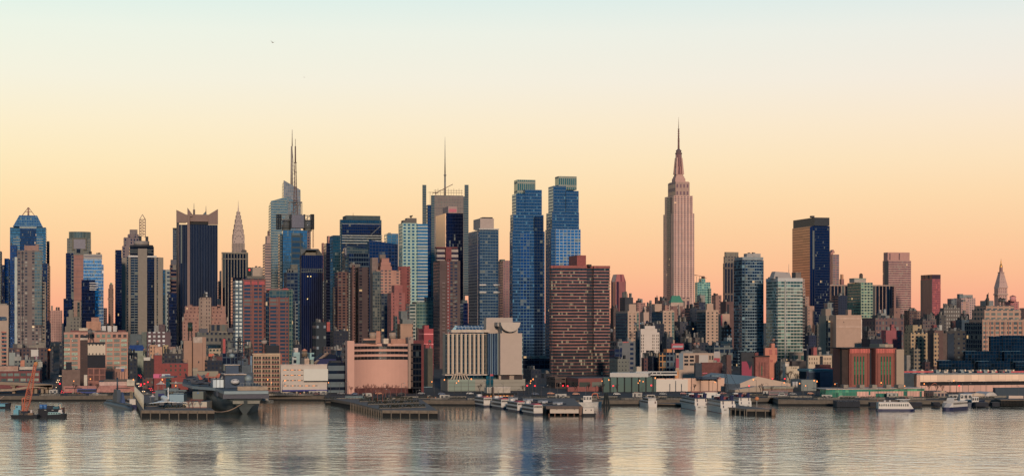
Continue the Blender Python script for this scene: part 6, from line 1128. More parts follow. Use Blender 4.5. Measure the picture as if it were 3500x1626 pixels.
t.blk('walls', 1655, 1755, 1347, P((190, 120, 96), .8), D=12, xc=1656); b0 = t.last[0][2]; t.panel('black_canopy', 1643, 1765, 1342, 1347.5, P((16, 18, 24)), b=b0, out=2.5, t=12); t.panel('white_crown', 1665, 1744, 1324, 1342, P((206, 186, 165)), b=b0 + 1, out=0, t=8)
m = MB()
for i in range(20): a, _ = t.plane(1667 + i * 4, b0 + 1); m.face([(a - .35, b0 + .9, t.zz(1324.2)), (a + .35, b0 + .9, t.zz(1324.2)), (a, b0 + .9, t.zz(1319.5))])
m.build('serrated_crest', t.e, [P((226, 205, 190))]); t.windows(1660, 1750, 1350, 1358, 8, 1, [P((80, 50, 44)), P((255, 170, 90), emit=.5)], .5, .8, b=b0); t.blk('brown_stack', 1682, 1689, 1322, P((110, 90, 80)), dY=-3, D=2)
m = MB(); a, b = t.L(X(1675, 1075), 1075); m.cyl(a, b, .2, 0, t.zz(1272), n=6, r1=.12); m.build('flagpole', t.e, [STEEL]); MB().box(a, a + 1.9, b - .03, b + .03, t.zz(1283), t.zz(1277), 0, 0).build('red_flag', t.e, [P((220, 40, 60))])
# --- bus depot, sheds
t = T('bus_depot', 'long low bus depot with ribbed green walls, white blank banner and tan ribbed end', 'depot', 2083, 1170)
t.blk('block', 2060, 2476, 1294, F((150, 110, 90), (196, 150, 122), 6.2, 60, .12, 0, 0, lit=0, bl=0, tilt=0), D=120, xc=2062); b0 = t.last[0][2]; r0 = t.last
t.panel('green_ribbed_wall', 2060, 2242, 1288, 1340, F((24, 34, 36), (74, 92, 84), 5, 60, .2, 0, 0, lit=0, bl=0, tilt=0), b=b0, out=.5); t.panel('white_banner', 2242, 2350, 1295, 1338, P((236, 216, 196), .6, noise=.04), b=b0, out=.7); t.panel('dark_undercroft', 2170, 2470, 1340, 1372, P((24, 34, 60)), b=b0, out=.6)
t.blk('roof_shed', 2370, 2455, 1288, P((60, 84, 110)), yb=1295, dY=10, D=10); t.blk('pink_house', 2452, 2464, 1288, P((190, 120, 110)), yb=1295, dY=9, D=6); t.panel('entry_canopy', 2278, 2340, 1336, 1341, P((20, 36, 80)), b=b0, out=3); t.panel('grey_fascia', 2287, 2340, 1342, 1350, P((130, 128, 112)), b=b0, out=3.2)
for x in (2290, 2310, 2330): m = MB(); a, _ = t.plane(x, b0 - 2); m.cyl(a, b0 - 2, .15, t.zz(1342), t.zz(1302 if x == 2310 else 1312), n=5).build('flagpole', t.e, [DARK])
t = T('white_hangar', 'large white shed with low gabled roof, long blue grey ridge and lean to', 'shed', 2478, 1180)
def gable(part, x0, x1, xr, ye, yr, ye2, dY, D, wall, roof):
    r = t.rect(x0, x1, x0, dY, D); a0, a1, c0, c1 = r; Yc = t.Y + dY; zl, zp, zr = Z(ye, Yc) - t.z, Z(yr, Yc) - t.z, Z(ye2, Yc) - t.z; ar = a0 + (a1 - a0) * (xr - x0) / (x1 - x0); m = MB()
    f = [(a0, -1), (a1, -1), (a1, zr), (ar, zp), (a0, zl)]; m.face([(x, c0, z) for x, z in f], 0); m.face([(x, c1, z) for x, z in f][::-1], 0)
    for (x, z), (x2, z2) in zip(f, f[1:] + f[:1]): m.face([(x, c0, z), (x, c1, z), (x2, c1, z2), (x2, c0, z2)], 1 if z > 0 and z2 > 0 else 0)
    return m.build(part, t.e, [wall, roof])
wh = P((214, 178, 150), .8, noise=.05); rf = P((150, 162, 158), .6, noise=.08)
gable('main_shed', 2520, 2702, 2588, 1313, 1286, 1311, 0, 90, wh, rf); t.blk('long_ridge', 2430, 2588, 1281, P((96, 124, 142)), yb=1290, dY=60, D=10, xc=2432); t.blk('blue_grey_shed', 2478, 2530, 1311, P((60, 78, 96)), D=20, dY=-2, xc=2480, roof=rf)
gable('lean_to', 2512, 2610, 2590, 1331, 1320, 1322, -12, 20, P((186, 160, 136), noise=.06), P((186, 176, 156))); t.blk('open_shed', 2610, 2710, 1321, P((150, 112, 92)), D=14, dY=-10, xc=2610, roof=rf); b0 = t.last[0][2]; t.panel('pale_fascia', 2609, 2712, 1320, 1327, P((160, 150, 130)), b=b0, out=.6); t.panel('white_band', 2610, 2686, 1340, 1346, P((206, 196, 175)), b=b0, out=.3); t.panel('grey_base', 2610, 2700, 1346, 1362, P((120, 110, 96)), b=b0, out=.2)
mid('grey_metal_shed', 'grey corrugated metal shed with two silver silos at its wall', 2702, 2790, 1297, 1190, P((136, 144, 140), noise=.08), cl=0, D=30)
for x in (2712, 2722): a, _ = t.plane(x, -1.5); MB().cyl(a, -1.6, .9, t.zz(1322), t.zz(1303), n=12).build('silo', t.e, [P((205, 196, 190))])
t = T('art_block', 'dark and crimson painted block joined to a red brick vented block', 'building', 2534, 1235)
t.blk('painted_block', 2532, 2578, 1203, P((52, 54, 62)), D=16, xc=2534); b0 = t.last[0][2]; t.panel('crimson_painting', 2535, 2569, 1234, 1284, P((176, 24, 76), noise=.08), b=b0); 
m = MB(); a0, _ = t.plane(2552, b0 - .4); a1, _ = t.plane(2570, b0 - .4); a2, _ = t.plane(2563, b0 - .4); a3, _ = t.plane(2558, b0 - .4); m.face([(a2, b0 - .4, t.zz(1264)), (a1, b0 - .4, t.zz(1245)), (a1, b0 - .4, t.zz(1234)), (a0, b0 - .4, t.zz(1234)), (a3, b0 - .4, t.zz(1246))]).build('navy_painting', t.e, [P((26, 40, 60))])
bk_ = P((164, 84, 70), .85, scale=.6); t.blk('brick_block', 2578, 2630, 1218, bk_, D=16, xc=2582, dY=-1); b0 = t.last[0][2]; t.panel('dark_coping', 2574, 2630, 1214, 1219, P((50, 36, 40)), b=b0, out=.5); t.blk('red_box', 2572, 2592, 1204, P((130, 50, 50)), yb=1216, dY=4, D=8)
for x in (2593, 2602, 2612): t.panel('painted_recess', x, x + 4, 1237, 1284, P((130, 64, 56)), b=b0, out=.15)  # darker brick strips paint the shade of recesses on the flat wall
t.panel('green_slit', 2602, 2605, 1250, 1282, P((60, 110, 80)), b=b0, out=.3)
t = T('orange_brick_block', 'bright orange brick stepped block with darker patches', 'building', 2612, 1400)
ob = P((226, 124, 86), noise=.12); t.blk('block', 2612, 2656, 1188, ob, D=18, xc=2615); b0 = t.last[0][2]; t.blk('top', 2629, 2648, 1173, ob, yb=1188, dY=3, D=10); t.panel('patch', 2629, 2639, 1194, 1211, P((200, 96, 80)), b=b0); t.panel('patch', 2650, 2656, 1194, 1211, P((200, 96, 80)), b=b0); t.panel('patch', 2632, 2641, 1228, 1236, P((200, 96, 80)), b=b0)
for x in (2613, 2617, 2639, 2643): t.blk('chimney_pot', x, x + 1.6, 1181 if x < 2630 else 1168, P((150, 140, 130)), yb=1190 if x < 2630 else 1174, dY=5, D=1.5)
t = T('cream_low_block', 'cream low block with castellated parapet left of the dark poster wall', 'building', 2687, 1300)
t.blk('block', 2687, 2731, 1251, P((216, 190, 156), noise=.08), D=14, xc=2688); t.blk('white_box', 2675, 2697, 1238, P((226, 205, 186)), dY=8, D=8); t.parapet(P((200, 170, 140)), 1); [t.blk('merlon', 2705 + i * 8, 2708 + i * 8, 1254, P((216, 190, 156)), yb=1258, D=1, dY=-.6) for i in range(3)]
mid('dark_brown_long_block', 'dark brown blank long block under the white grid tower', 2672, 2755, 1233, 1380, P((76, 66, 66)), cl=4, hmax=2); t.blk('box', 2670, 2688, 1223, P((90, 84, 80)), dY=-2, D=8)
mid('olive_low_block', 'olive low block with a dark door left of the cream castellated block', 2652, 2690, 1234, 1350, w((90, 96, 96)), cl=4, hmax=2)
mid('cream_loft_row', 'cream loft row with small dark windows split by a black fire stair', 2761, 2843, 1214, 1320, P((224, 188, 150), noise=.08), cl=2, xc=2763, D=16); b0 = t.last[0][2]
t.windows(2763, 2796, 1218, 1246, 4, 2, [P((60, 44, 44))], .3, .45, b=b0); t.windows(2814, 2842, 1218, 1246, 5, 2, [P((60, 44, 44))], .35, .45, b=b0); t.panel('dark_fire_stair', 2802, 2811, 1216, 1250, DARK, b=b0, out=1); t.panel('cornice', 2810, 2844, 1210, 1213, P((90, 110, 120)), b=b0, out=.5)
mid('dark_poster_wall', 'dark poster wall block with white lettering under the navy low block', 2747, 2772, 1181, 1450, P((16, 34, 66)), cl=1, D=10); a, d = t.plane(2759, -.4); text('Jameson', 2.6, (a, -.4, t.zz(1193)), (pi / 2, 0, 0), WHITE, t.e)
mid('red_flat_block', 'small flat red block right of the dark poster wall', 2772, 2792, 1186, 1440, P((190, 80, 76)), cl=1, D=10)
t = T('grey_blue_hall', 'grey blue metal hall with a red trimmed roof left of the brick ventilation building', 'hall', 2756, 1210)
t.blk('hall', 2762, 2872, 1268, F((84, 104, 124), (76, 96, 116), 3, 3, .1, .1, .2, lit=0, bl=0), D=30, xc=2764); b0 = t.last[0][2]; t.panel('teal_roof_edge', 2764, 2850, 1261, 1269, P((84, 140, 150)), b=b0 + 3, out=0, t=20); t.panel('red_roof_trim', 2786, 2870, 1256, 1262, P((226, 60, 70)), b=b0 + 26, out=0, t=2); t.panel('dark_half', 2764, 2802, 1272, 1330, P((26, 50, 76)), b=b0, out=.2)
t.blk('low_maroon_block', 2786, 2840, 1245, P((110, 50, 50)), dY=30, D=8)
# --- ventilation building
t = T('ventilation_building', 'red brick ventilation building of two towers with tall green glass strips', 'building', 2882, 1150)
vb = P((168, 84, 64), .85, scale=.7, noise=.14); dv = P((70, 50, 46), .85)
t.blk('brick_tower', 2903, 2972, 1190, vb, D=26, xc=2903); b0 = b0_ = t.last[0][2]; t.blk('brick_tower', 2993, 3064, 1190, vb, D=26, xc=2993); b9 = t.last[0][2]
t.blk('shade_painted_left_face', 2877, 2903, 1190, dv, D=28, xc=2878, dY=1); t.blk('dark_link', 2972, 2993, 1192, P((24, 34, 56)), D=20, dY=6, xc=2972); t.blk('beige_end', 3064, 3090, 1193, P((190, 160, 130), noise=.06), D=24, xc=3064, dY=.4)  # left face's shade is put into a darker brick colour
t.panel('dark_coping', 2876, 3064, 1187, 1190.5, P((36, 26, 30)), b=b0, out=.8, t=20)
for bx in (2903, 2993):
    b0 = b0_ if bx == 2903 else b9
    t.panel('ribbed_band', bx + 1, bx + 69, 1191, 1206, F((150, 60, 50), (190, 80, 62), 1.1, 60, .3, 0, 0, lit=0, bl=0, tilt=0), b=b0, out=.5); t.panel('brick_surround', bx + 4, bx + 8, 1208, 1318, P((150, 66, 52)), b=b0, out=.5); t.panel('brick_surround', bx + 62, bx + 66, 1208, 1318, P((150, 66, 52)), b=b0, out=.5)
    xs = (16, 26, 36, 46) if bx == 2903 else (17, 27, 37, 47)
    for x in xs: t.panel('green_glass_strip', bx + x, bx + x + 4.6, 1217, 1314, F((30, 70, 50), (34, 120, 80), 1.2, 3, .16, .1, .2, bl=.4, lit=0, blind=(20, 60, 50)), b=b0, out=.2)
t.panel('teal_slit', 2886, 2890, 1217, 1300, P((24, 84, 90)), b=b0_ + 3, out=.2, t=1)
# --- ferry terminal
t = T('ferry_terminal', 'green glass ferry terminal with pink panelled half and curved teal roof canopy', 'terminal', 2822, 1085)
t.blk('glass_hall', 2803, 3160, 1328, F((90, 140, 110), (60, 150, 120), 2.2, 3, .08, .08, .5, bl=.3, blind=(110, 180, 140), lit=0), yb=1371, D=26, xc=2822); b0 = t.last[0][2]; r0 = t.last
t.panel('roof_fascia', 2820, 3160, 1326, 1328.6, P((216, 190, 165)), b=b0, out=1.5, t=20); t.panel('pink_panels', 2928, 3166, 1336, 1362, F((170, 120, 105), (196, 142, 124), 2, 60, .12, 0, 0, lit=0, bl=0, tilt=0), b=b0, out=.4)
for x0, x1, y0, y1 in ((2968, 2974, 1336, 1349), (2992, 3068, 1343, 1357), (3087, 3100, 1336, 1356), (3142, 3148, 1336, 1358)): t.panel('green_window', x0, x1, y0, y1, F((50, 90, 80), (50, 130, 110), 2.2, 4, .1, .05, .4, bl=.2, blind=(90, 160, 130)), b=b0, out=.55)
t.panel('dark_ledge', 2858, 3220, 1361, 1364, P((44, 40, 40)), b=b0 - 2, out=2); t.panel('under_deck_wall', 2940, 3160, 1365, 1371, F((170, 150, 125), (90, 90, 84), 2.2, 60, .4, 0, .2, lit=.05), b=b0, out=.2)
m = MB(); n = 6; a0, _ = t.plane(2828, b0 + 10); a1, _ = t.plane(2868, b0 + 10)
for i in range(n):
    f = lambda k: (a0 + (a1 - a0) * k / n * .6, b0 + 6, t.zz(1326 - 15 * sin(k / n * pi / 2))); g_ = lambda k: (a0 + 6 + (a1 - a0) * k / n * .6, b0 + 18, t.zz(1326 - 15 * sin(k / n * pi / 2)))
    m.face([f(i), g_(i), g_(i + 1), f(i + 1)])
m.build('curved_canopy', t.e, [P((90, 170, 190), .35, noise=.1)])
for x0 in (2872, 2927, 2970, 3018, 3056): t.blk('rooftop_plant', x0, x0 + 28 + (x0 > 3040) * 10, 1314, P((160, 142, 122)), yb=1325, dY=8, D=6)
m = MB(); a0, _ = t.plane(2845, b0 - 5); a1, _ = t.plane(2875, b0 - 5); m.tube((a0, b0 - 5, t.zz(1368)), (a1, b0 - 5, t.zz(1350)), .35); m.tube((a0, b0 - 7, t.zz(1368)), (a1, b0 - 7, t.zz(1350)), .35); m.build('boarding_stair', t.e, [P((190, 170, 150))])
t.blk('open_end_frame', 3160, 3235, 1336, F((190, 150, 130), (60, 60, 70), 2.4, 3, .3, .3, .1, lit=.04), yb=1362, dY=2, D=14)
# --- long white depot
t = T('long_white_depot', 'very long white panelled depot with dark loading slot and grey chamfered end', 'depot', 3133, 1165)
t.blk('panelled_wall', 3133, 3640, 1281, F((240, 176, 140), (222, 170, 138), 5, 4, .03, .05, 0, lit=0, bl=.0, tilt=0), yb=1304, D=60, xc=3133, roof=P((150, 140, 132))); b0 = t.last[0][2]; t.blk('lower_wall', 3142, 3640, 1317, F((180, 132, 112), (190, 140, 120), 4.5, 60, .05, 0, 0, lit=0, bl=0, tilt=0), D=60, xc=3142, dY=2); t.panel('dark_slot', 3145, 3640, 1304, 1318, P((22, 22, 34)), b=b0 + 3, out=0, t=2); t.panel('end_wall', 3133, 3145, 1281, 1327, P((226, 170, 140)), b=b0, out=.1, t=5)
t.blk('grey_end', 3088, 3133, 1276, P((54, 76, 90)), D=50, xc=3090, dY=2, roof=P((120, 130, 130))); t.panel('grey_coping', 3133, 3640, 1274, 1281.5, P((150, 146, 140)), b=b0 + 1, out=.3, t=10)
for i in range(13): t.blk('roof_box', 3110 + i * 27, 3132 + i * 27, 1262 + (i * 5 % 3), P(((150, 160, 160), (214, 190, 165), (110, 96, 96))[i % 3]), yb=1276, dY=20, D=10)
for i in range(12): t.blk('pale_light', 3146 + i * 28 + (i * 7) % 9, 3154 + i * 28 + (i * 7) % 9, 1262, P((250, 215, 175)), yb=1268, dY=12, D=2)
for x0, x1 in ((3090, 3190), (3340, 3410), (3430, 3500)): t.panel('red_trim', x0, x1, 1267, 1272, P((236, 64, 70)), b=b0 + 8, out=0)
m = MB(); a0, _ = t.plane(3184, b0 - 1); m.tube((a0, b0 - .5, t.zz(1316)), (a0 + 2.4, b0 - .5, t.zz(1308)), .15); m.tube((a0 + 2.4, b0 - .5, t.zz(1308)), (a0 + 4, b0 - .5, t.zz(1312)), .15); m.build('orange_hoist', t.e, [P((230, 110, 60))])
t = T('white_shop_shed', 'small white gabled shed with a red sign, green door side by the ferry slip', 'shed', 3295, 1080)
gable('front', 3318, 3366, 3338, 1346, 1342, 1346, 0, 14, P((220, 190, 160)), P((200, 176, 165))); t.panel('red_sign', 3337, 3349, 1347, 1350.5, P((226, 50, 60)), b=0, out=.2); t.panel('door', 3339, 3347, 1356, 1364, P((60, 44, 44)), b=0, out=.1); t.panel('blue_awning', 3324, 3332, 1354, 1357, P((30, 80, 170)), b=0, out=1); t.blk('red_wing', 3293, 3320, 1349, P((200, 70, 80)), D=12, dY=3, roof=P((200, 180, 170)))
a0, _ = t.plane(3385, 2); m = MB(); n = 10; R_ = 4.6
for i in range(n): p = [(a0 - R_ * cos(pi * k / n), t.zz(1364) + R_ * .95 * sin(pi * k / n)) for k in (i, i + 1)]; m.face([(p[0][0], 1, p[0][1]), (p[0][0], 16, p[0][1]), (p[1][0], 16, p[1][1]), (p[1][0], 1, p[1][1])])
m.face([(a0 - R_ * cos(pi * k / n), 1, t.zz(1364) + R_ * .95 * sin(pi * k / n)) for k in range(n + 1)]); m.build('arched_tent', t.e, [P((214, 200, 190))]); t.panel('green_door', 3390, 3396, 1356, 1364, P((30, 180, 90)), b=1, out=.2)
t = T('scrim_fenced_yard', 'blue grey netted low building with white trailer at the right edge', 'building', 3402, 1090)
t.blk('netted_block', 3400, 3560, 1324, P((56, 74, 90), scale=2, noise=.3), D=20, xc=3402)
mid('dark_quay_block', 'dark shaded low block between the striped building and the red banded block', 1790, 1850, 1262, 1330, w((30, 42, 62), bl=.1), cl=4, hmax=3)
mid('dark_quay_block', 'navy glazed base block below the twin blue towers', 1752, 1882, 1225, 1640, CW((24, 50, 84), (30, 50, 74), 5, 4), cl=5, hmax=3)
mid('dark_quay_block', 'dark base block beside the left foot of the red banded block', 1840, 1886, 1276, 1420, w((34, 38, 52), bl=.1), cl=4, hmax=3)
mid('street_wall_block', 'dark block forming the left wall of the left cross street', 164, 184, 1196, 1560, w((60, 60, 70)), cl=3)
mid('street_wall_block', 'dark block forming the right wall of the left cross street', 203, 217, 1180, 1500, w((50, 56, 70)), cl=2)
mid('street_end_block', 'dark blocks closing the far end of the left cross street', 176, 212, 1186, 2700, w((44, 54, 76), lit=.02), cl=5, hmax=6)
mid('street_wall_block', 'dark block on the left side of the right cross street', 440, 470, 1226, 1330, w((40, 48, 62), lit=.01), cl=5)
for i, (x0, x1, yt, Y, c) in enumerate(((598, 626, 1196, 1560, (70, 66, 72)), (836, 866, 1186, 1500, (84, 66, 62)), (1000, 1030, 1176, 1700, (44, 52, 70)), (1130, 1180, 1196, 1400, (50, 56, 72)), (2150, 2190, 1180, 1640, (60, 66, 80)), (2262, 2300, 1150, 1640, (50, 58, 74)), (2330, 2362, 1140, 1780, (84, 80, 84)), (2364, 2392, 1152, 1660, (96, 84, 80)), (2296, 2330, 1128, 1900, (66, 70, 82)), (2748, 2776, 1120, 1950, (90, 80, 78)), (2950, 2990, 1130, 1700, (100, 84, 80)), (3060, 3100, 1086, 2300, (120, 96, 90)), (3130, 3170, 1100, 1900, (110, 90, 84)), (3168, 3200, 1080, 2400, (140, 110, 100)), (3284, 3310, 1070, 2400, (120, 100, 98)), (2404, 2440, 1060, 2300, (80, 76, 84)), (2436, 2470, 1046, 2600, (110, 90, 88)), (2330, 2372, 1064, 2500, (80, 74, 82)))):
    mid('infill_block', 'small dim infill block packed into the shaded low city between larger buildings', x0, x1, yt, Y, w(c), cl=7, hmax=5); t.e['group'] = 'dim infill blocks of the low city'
# ================================================================ piers
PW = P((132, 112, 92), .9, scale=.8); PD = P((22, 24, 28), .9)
def pier(name, label, pts, zt, thick=1.6, piles=True, mat=None, edge=True):
    """deck polygon (x, y) on piles"""
    x0, y0 = pts[0]; e = empty(name, (x0, y0, 0), 0, label, 'pier'); q = [(x - x0, y - y0) for x, y in pts]
    MB().prism(q, zt - thick, zt, 0, 1, 0).build('deck', e, [mat or PW, P((120, 108, 98), .9)])
    MB().prism([(x * .985 + .4, y * .985 + 1) for x, y in q], -2, zt - thick + .01, 0, 0, 0).build('painted_underdeck_shade', e, [PD])  # near-black block stands in for the shade under the deck
    if edge:
        n = len(q); cnt = 0
        for i in range(n):
            a, b = q[i], q[(i + 1) % n]; L_ = math.dist(a, b); nx_, ny_ = (b[1] - a[1]) / L_, -(b[0] - a[0]) / L_
            if not ((a[1] + b[1]) / 2 < 60 + min(p[1] for p in q)): continue
            for k in range(int(L_ / 5) + 1):
                if cnt > 90: break
                u = min(1, k * 5 / L_); x, y = a[0] + (b[0] - a[0]) * u + nx_ * .3, a[1] + (b[1] - a[1]) * u + ny_ * .3; cnt += 1
                MB().cyl(x, y, .28, -2, zt - .3, n=6).build('pile', e, [P((128, 112, 94), .9)])
    return e
def W2(px, Y): return (X(px, Y), Y)
dd = lambda p, s: (p[0] - SU * s, p[1] + CU * s)
a, b = W2(483, 920), W2(733, 917)
mp_ = pier('museum_pier', 'long wooden museum pier with white piles carrying the white jet', [a, b, dd(b, 210), dd(a, 215)], 3.6)
a, b, c = W2(1306, 925), W2(1496, 920), W2(1440, 1050)
pier('park_pier', 'angled wooden park pier with bare trees and lamp posts', [a, b, c, W2(1380, 1075), W2(1110, 1075), W2(1200, 1015)], 3.4)
a, b = W2(1866, 950), W2(1990, 947)
pier('tour_pier', 'parking pier with low white shed at its river end', [a, b, W2(1960, 1050), W2(1745, 1050)], 4.2, 2)
a, b = W2(2552, 940), W2(2648, 936)
pier('work_pier', 'dark timber work pier with tall end dolphin right of the two dinner boats', [a, b, dd(b, 14), W2(2480, 1000), W2(2470, 965)], 3.2, 1.2)
pier('small_boat_dock', 'low dark floating dock between the white yacht and dinner boats', [W2(2240, 1040), W2(2350, 1030), W2(2350, 1044), W2(2240, 1046)], 1.6, .6, edge=False)
def xbox(name, label, cat, x0, x1, yt, yb, Y, D, mat, roof=None, sub=(), rot=0, z=None, kind=None, group=None):
    global t
    t = T(name, label, cat, x0, Y, rot=rot, z=0 if z is None else z, group=group); a1, _ = t.plane(x1, 0); zb = Z(yb, Y) - t.z; zt = Z(yt, Y) - t.z
    MB().box(0, a1, 0, D, zb, zt).build('body', t.e, [mat, roof or ROOF]); t.last = ((0, a1, 0, D), zb, zt); t.top = (0, a1, 0, D, zt); return t
xbox('pier_shed', 'long low white shed with brown roof at the end of the parking pier', 'shed', 1880, 1978, 1394, 1411, 934, 10, P((214, 190, 170), noise=.1)); t.panel('brown_roof_band', 1866, 1988, 1386, 1396, P((104, 84, 76)), b=0, out=.8, t=11)
for x in (1902, 1930, 1962): t.panel('small_vent', x, x + 3, 1397, 1399, DARK, b=0, out=.1)
t.panel('brown_fender', 1980, 1992, 1388, 1418, P((130, 90, 70)), b=-.6, out=.3)
for i, x in enumerate((1876, 1896, 1916, 1940, 1962)): t.panel('fender_post', x, x + 1.4, 1412, 1422, P((205, 130, 90)), b=-.6, out=.2)
def dolphin(label, px, py, h=9, r=2.2):
    Y = YW(py); e = empty('mooring_dolphin', (X(px, Y), Y, 0), 0, label, 'dolphin'); m = MB()
    for k in range(9): an = 2 * pi * k / 9; m.tube((r * cos(an), r * sin(an), -1), (r * .35 * cos(an), r * .35 * sin(an), h), .32)
    m.cyl(0, 0, r * .5, h * .86, h * .95, n=8); m.build('pile_cluster', e, [P((30, 40, 44), .9)]); return e
dolphin('conical cluster of dark mooring piles in the open water below the red banded block', 2072, 1393, 8.6)
xbox('timber_dolphin', 'square brown timber end post of the dark work pier', 'dolphin', 2638, 2648, 1395, 1419, 932, 2.5, P((140, 100, 70)))
# glass fence and shelters on the museum pier
m_ = T('pier_fence', 'row of tall pale posts and screens along the left edge of the museum pier', 'fence', 494, 925, z=3.6)
for i in range(34): MB().cyl(-.5, i * 5.6, .14, 0, 7.6 - i * .05, n=5).build('fence_post', m_.e, [P((206, 196, 170))])
MB().box(-.45, -.35, 0, 185, .1, 3.0, 0, 0).build('mesh_screen', m_.e, [P((96, 100, 96), .8)])
t = xbox('pier_wall', 'long pale low wall building behind bare trees on the museum pier', 'building', 625, 707, 1372, 1398, 945, 16, P((206, 190, 165), noise=.06)); t.panel('pink_base', 625, 707, 1389, 1399, P((176, 130, 116)), b=0, out=.1)
xbox('grey_kiosk', 'grey panelled ticket box with a small blue sign on the museum pier', 'kiosk', 658, 695, 1337, 1366, 985, 8, P((120, 128, 118), noise=.06)); t.panel('red_base', 658, 695, 1363, 1369, P((110, 50, 44)), b=0, out=.3); t.panel('blue_sign', 675, 679, 1340, 1344, P((40, 130, 210)), b=0, out=.2)
xbox('glass_pavilion', 'pale blue glazed pavilion behind the white jet tail', 'pavilion', 578, 628, 1347, 1372, 1010, 10, P((130, 170, 190), .4, noise=.06), P((60, 90, 110)))
xbox('steel_entry_block', 'grey steel entry block with dark blue opening on the museum pier', 'building', 530, 566, 1333, 1375, 1040, 10, P((100, 116, 124))); t.panel('blue_opening', 541, 562, 1344, 1353, P((20, 40, 120)), b=0); t.panel('dark_opening', 541, 562, 1353, 1372, P((24, 34, 50)), b=0)
xbox('viewing_tower', 'glass stair tower with winged flat roof in front of the red brick hall', 'tower', 567, 580, 1292, 1325, 1130, 6, CW((80, 120, 120))); t.panel('winged_roof', 551, 598, 1285, 1289, P((96, 120, 124)), b=-1, out=3, t=8); t.panel('skybridge', 580, 640, 1305, 1311, P((130, 130, 124)), b=2, out=0, t=3)
for i, (x0, x1, y, Y) in enumerate(((560, 610, 1328, 1080), (575, 640, 1333, 1060), (592, 628, 1342, 1030))): xbox('flat_canopy', ('upper', 'middle', 'lower')[i] + ' of the grey blue flat canopies on the museum pier', 'canopy', x0, x1, y - 1.5, y + 3, Y, 6, P((96, 124, 134), .5)); t.panel('column', x0 + 8, x0 + 11, y + 3, y + 32, P((110, 120, 124)), b=1, out=0, t=.6); t.panel('column', x1 - 12, x1 - 9, y + 3, y + 32, P((110, 120, 124)), b=1, out=0, t=.6)
def tent(label, px, py, w_, h, Y, zb=3.6):
    e = empty('white_tent', (X(px, Y), Y, zb), 0, label, 'tent'); n = 16; m = MB(); k = Y / 6000; hz = Z(py, Y) - zb
    R = lambda q, z: [(q * k * cos(2 * pi * i / n) * (1 + .12 * (i % 4 == 0)), q * k * sin(2 * pi * i / n), z) for i in range(n)]
    m.loft([R(w_ / 2, hz - h * k), R(w_ * .28, hz - h * k * .75), R(w_ * .1, hz - h * k * .4), R(.5, hz)], 0, 0).build('canopy', e, [P((226, 205, 186), .6, noise=.04)])
    for i in range(4): c_, s_ = cos(pi / 4 + i * pi / 2), sin(pi / 4 + i * pi / 2); MB().cyl(w_ * .42 * k * c_, w_ * .42 * k * s_, .12, 0, hz - h * k * .85, n=5).build('pole', e, [STEEL])
tent('peaked white tensile tent in front of the red brick hall', 550, 1300, 34, 12, 1110); tent('small white peaked tent right of the glass stair tower', 601, 1301, 16, 8, 1125); tent('pale blue tent beside the pier fence', 522, 1346, 24, 9, 1000)
# ---- white jet with slender delta wings
def jet():
    Y = 945; px = 571; e = empty('delta_jet', (X(px, Y), Y, 3.6), radians(16), 'white delta winged jet with red and blue tail parked on the museum pier', 'aircraft'); wt = P((250, 246, 240), .4, noise=.03); zf = 5.0
    # tail faces the camera and points right: local -y is the tail
    prof = [(-12.5, .06, 1.3), (-9, .55, .9), (-5, 1.15, .35), (0, 1.5, 0), (8, 1.55, 0), (22, 1.55, 0), (36, 1.3, 0), (44, .7, -.3), (49, .1, -.6)]
    m = MB(); n = 12; m.loft([[(r * 1.3 * cos(2 * pi * i / n), y, zf + dz + r * 1.35 * sin(2 * pi * i / n)) for i in range(n)] for y, r, dz in prof], 0, 0, 0, sm=True).build('fuselage', e, [wt])
    for s in (-1, 1):
        pl = [(0, 26), (s * 1.6, 22), (s * 4.2, 12), (s * 6.4, 5), (s * 9, -1), (s * 12.8, -7.4), (s * 12.6, -8.8), (s * 4, -7.6), (0, -7)]
        if s > 0: pl = pl[::-1]
        MB().loft([[(x, y, zf - 1.15 - abs(x) * .05) for x, y in pl], [(x, y, zf - .75 - abs(x) * .075) for x, y in pl]], 0, 0, 0).build('wing', e, [wt])
        MB().box(min(s * 2.6, s * 5.8), max(s * 2.6, s * 5.8), -9.2, 2, zf - 2.9, zf - 1.3, 0, 0).build('engine_pod', e, [P((60, 60, 70), .5)])
    m = MB(); f = [(-2, zf + 1.2), (-12, zf + 1.2), (-11.4, zf + 4), (-9.6, zf + 8.2), (-8, zf + 8.2), (-4, zf + 3.4)]
    for x in (-.22, .22): m.face([(x, y, z) for y, z in (f if x < 0 else f[::-1])])
    for (y, z), (y2, z2) in zip(f, f[1:] + f[:1]): m.face([(-.22, y, z), (.22, y, z), (.22, y2, z2), (-.22, y2, z2)])
    fin = m.build('tail_fin', e, [wt])
    for pts, c in (([(-8.6, zf + 6.6), (-10, zf + 6.6), (-9.9, zf + 5.6), (-7.8, zf + 5.6)], (206, 50, 60)), ([(-9.4, zf + 5.4), (-11, zf + 4.6), (-11, zf + 3.6), (-8.6, zf + 4.4)], (40, 50, 130)), ([(-8.8, zf + 4.1), (-11.5, zf + 2.9), (-11.8, zf + 1.9), (-8.6, zf + 3.2)], (206, 50, 60))):
        m = MB()
        for x in (-.25, .25): m.face([(x, y, z) for y, z in pts])
        m.build('tail_flash', fin, [P(c, noise=.04)])
    for x, y in ((-3.4, -1), (3.4, -1), (0, 30)): m = MB(); m.cyl(x, y, .22, 0, zf - 1, n=6); m.box(x - .6, x + .6, y - 1, y + 1, 0, 1, 0, 0); m.build('landing_gear', e, [DARK])
    return e
j_ = jet(); j_.scale = (.8, .7, .85)
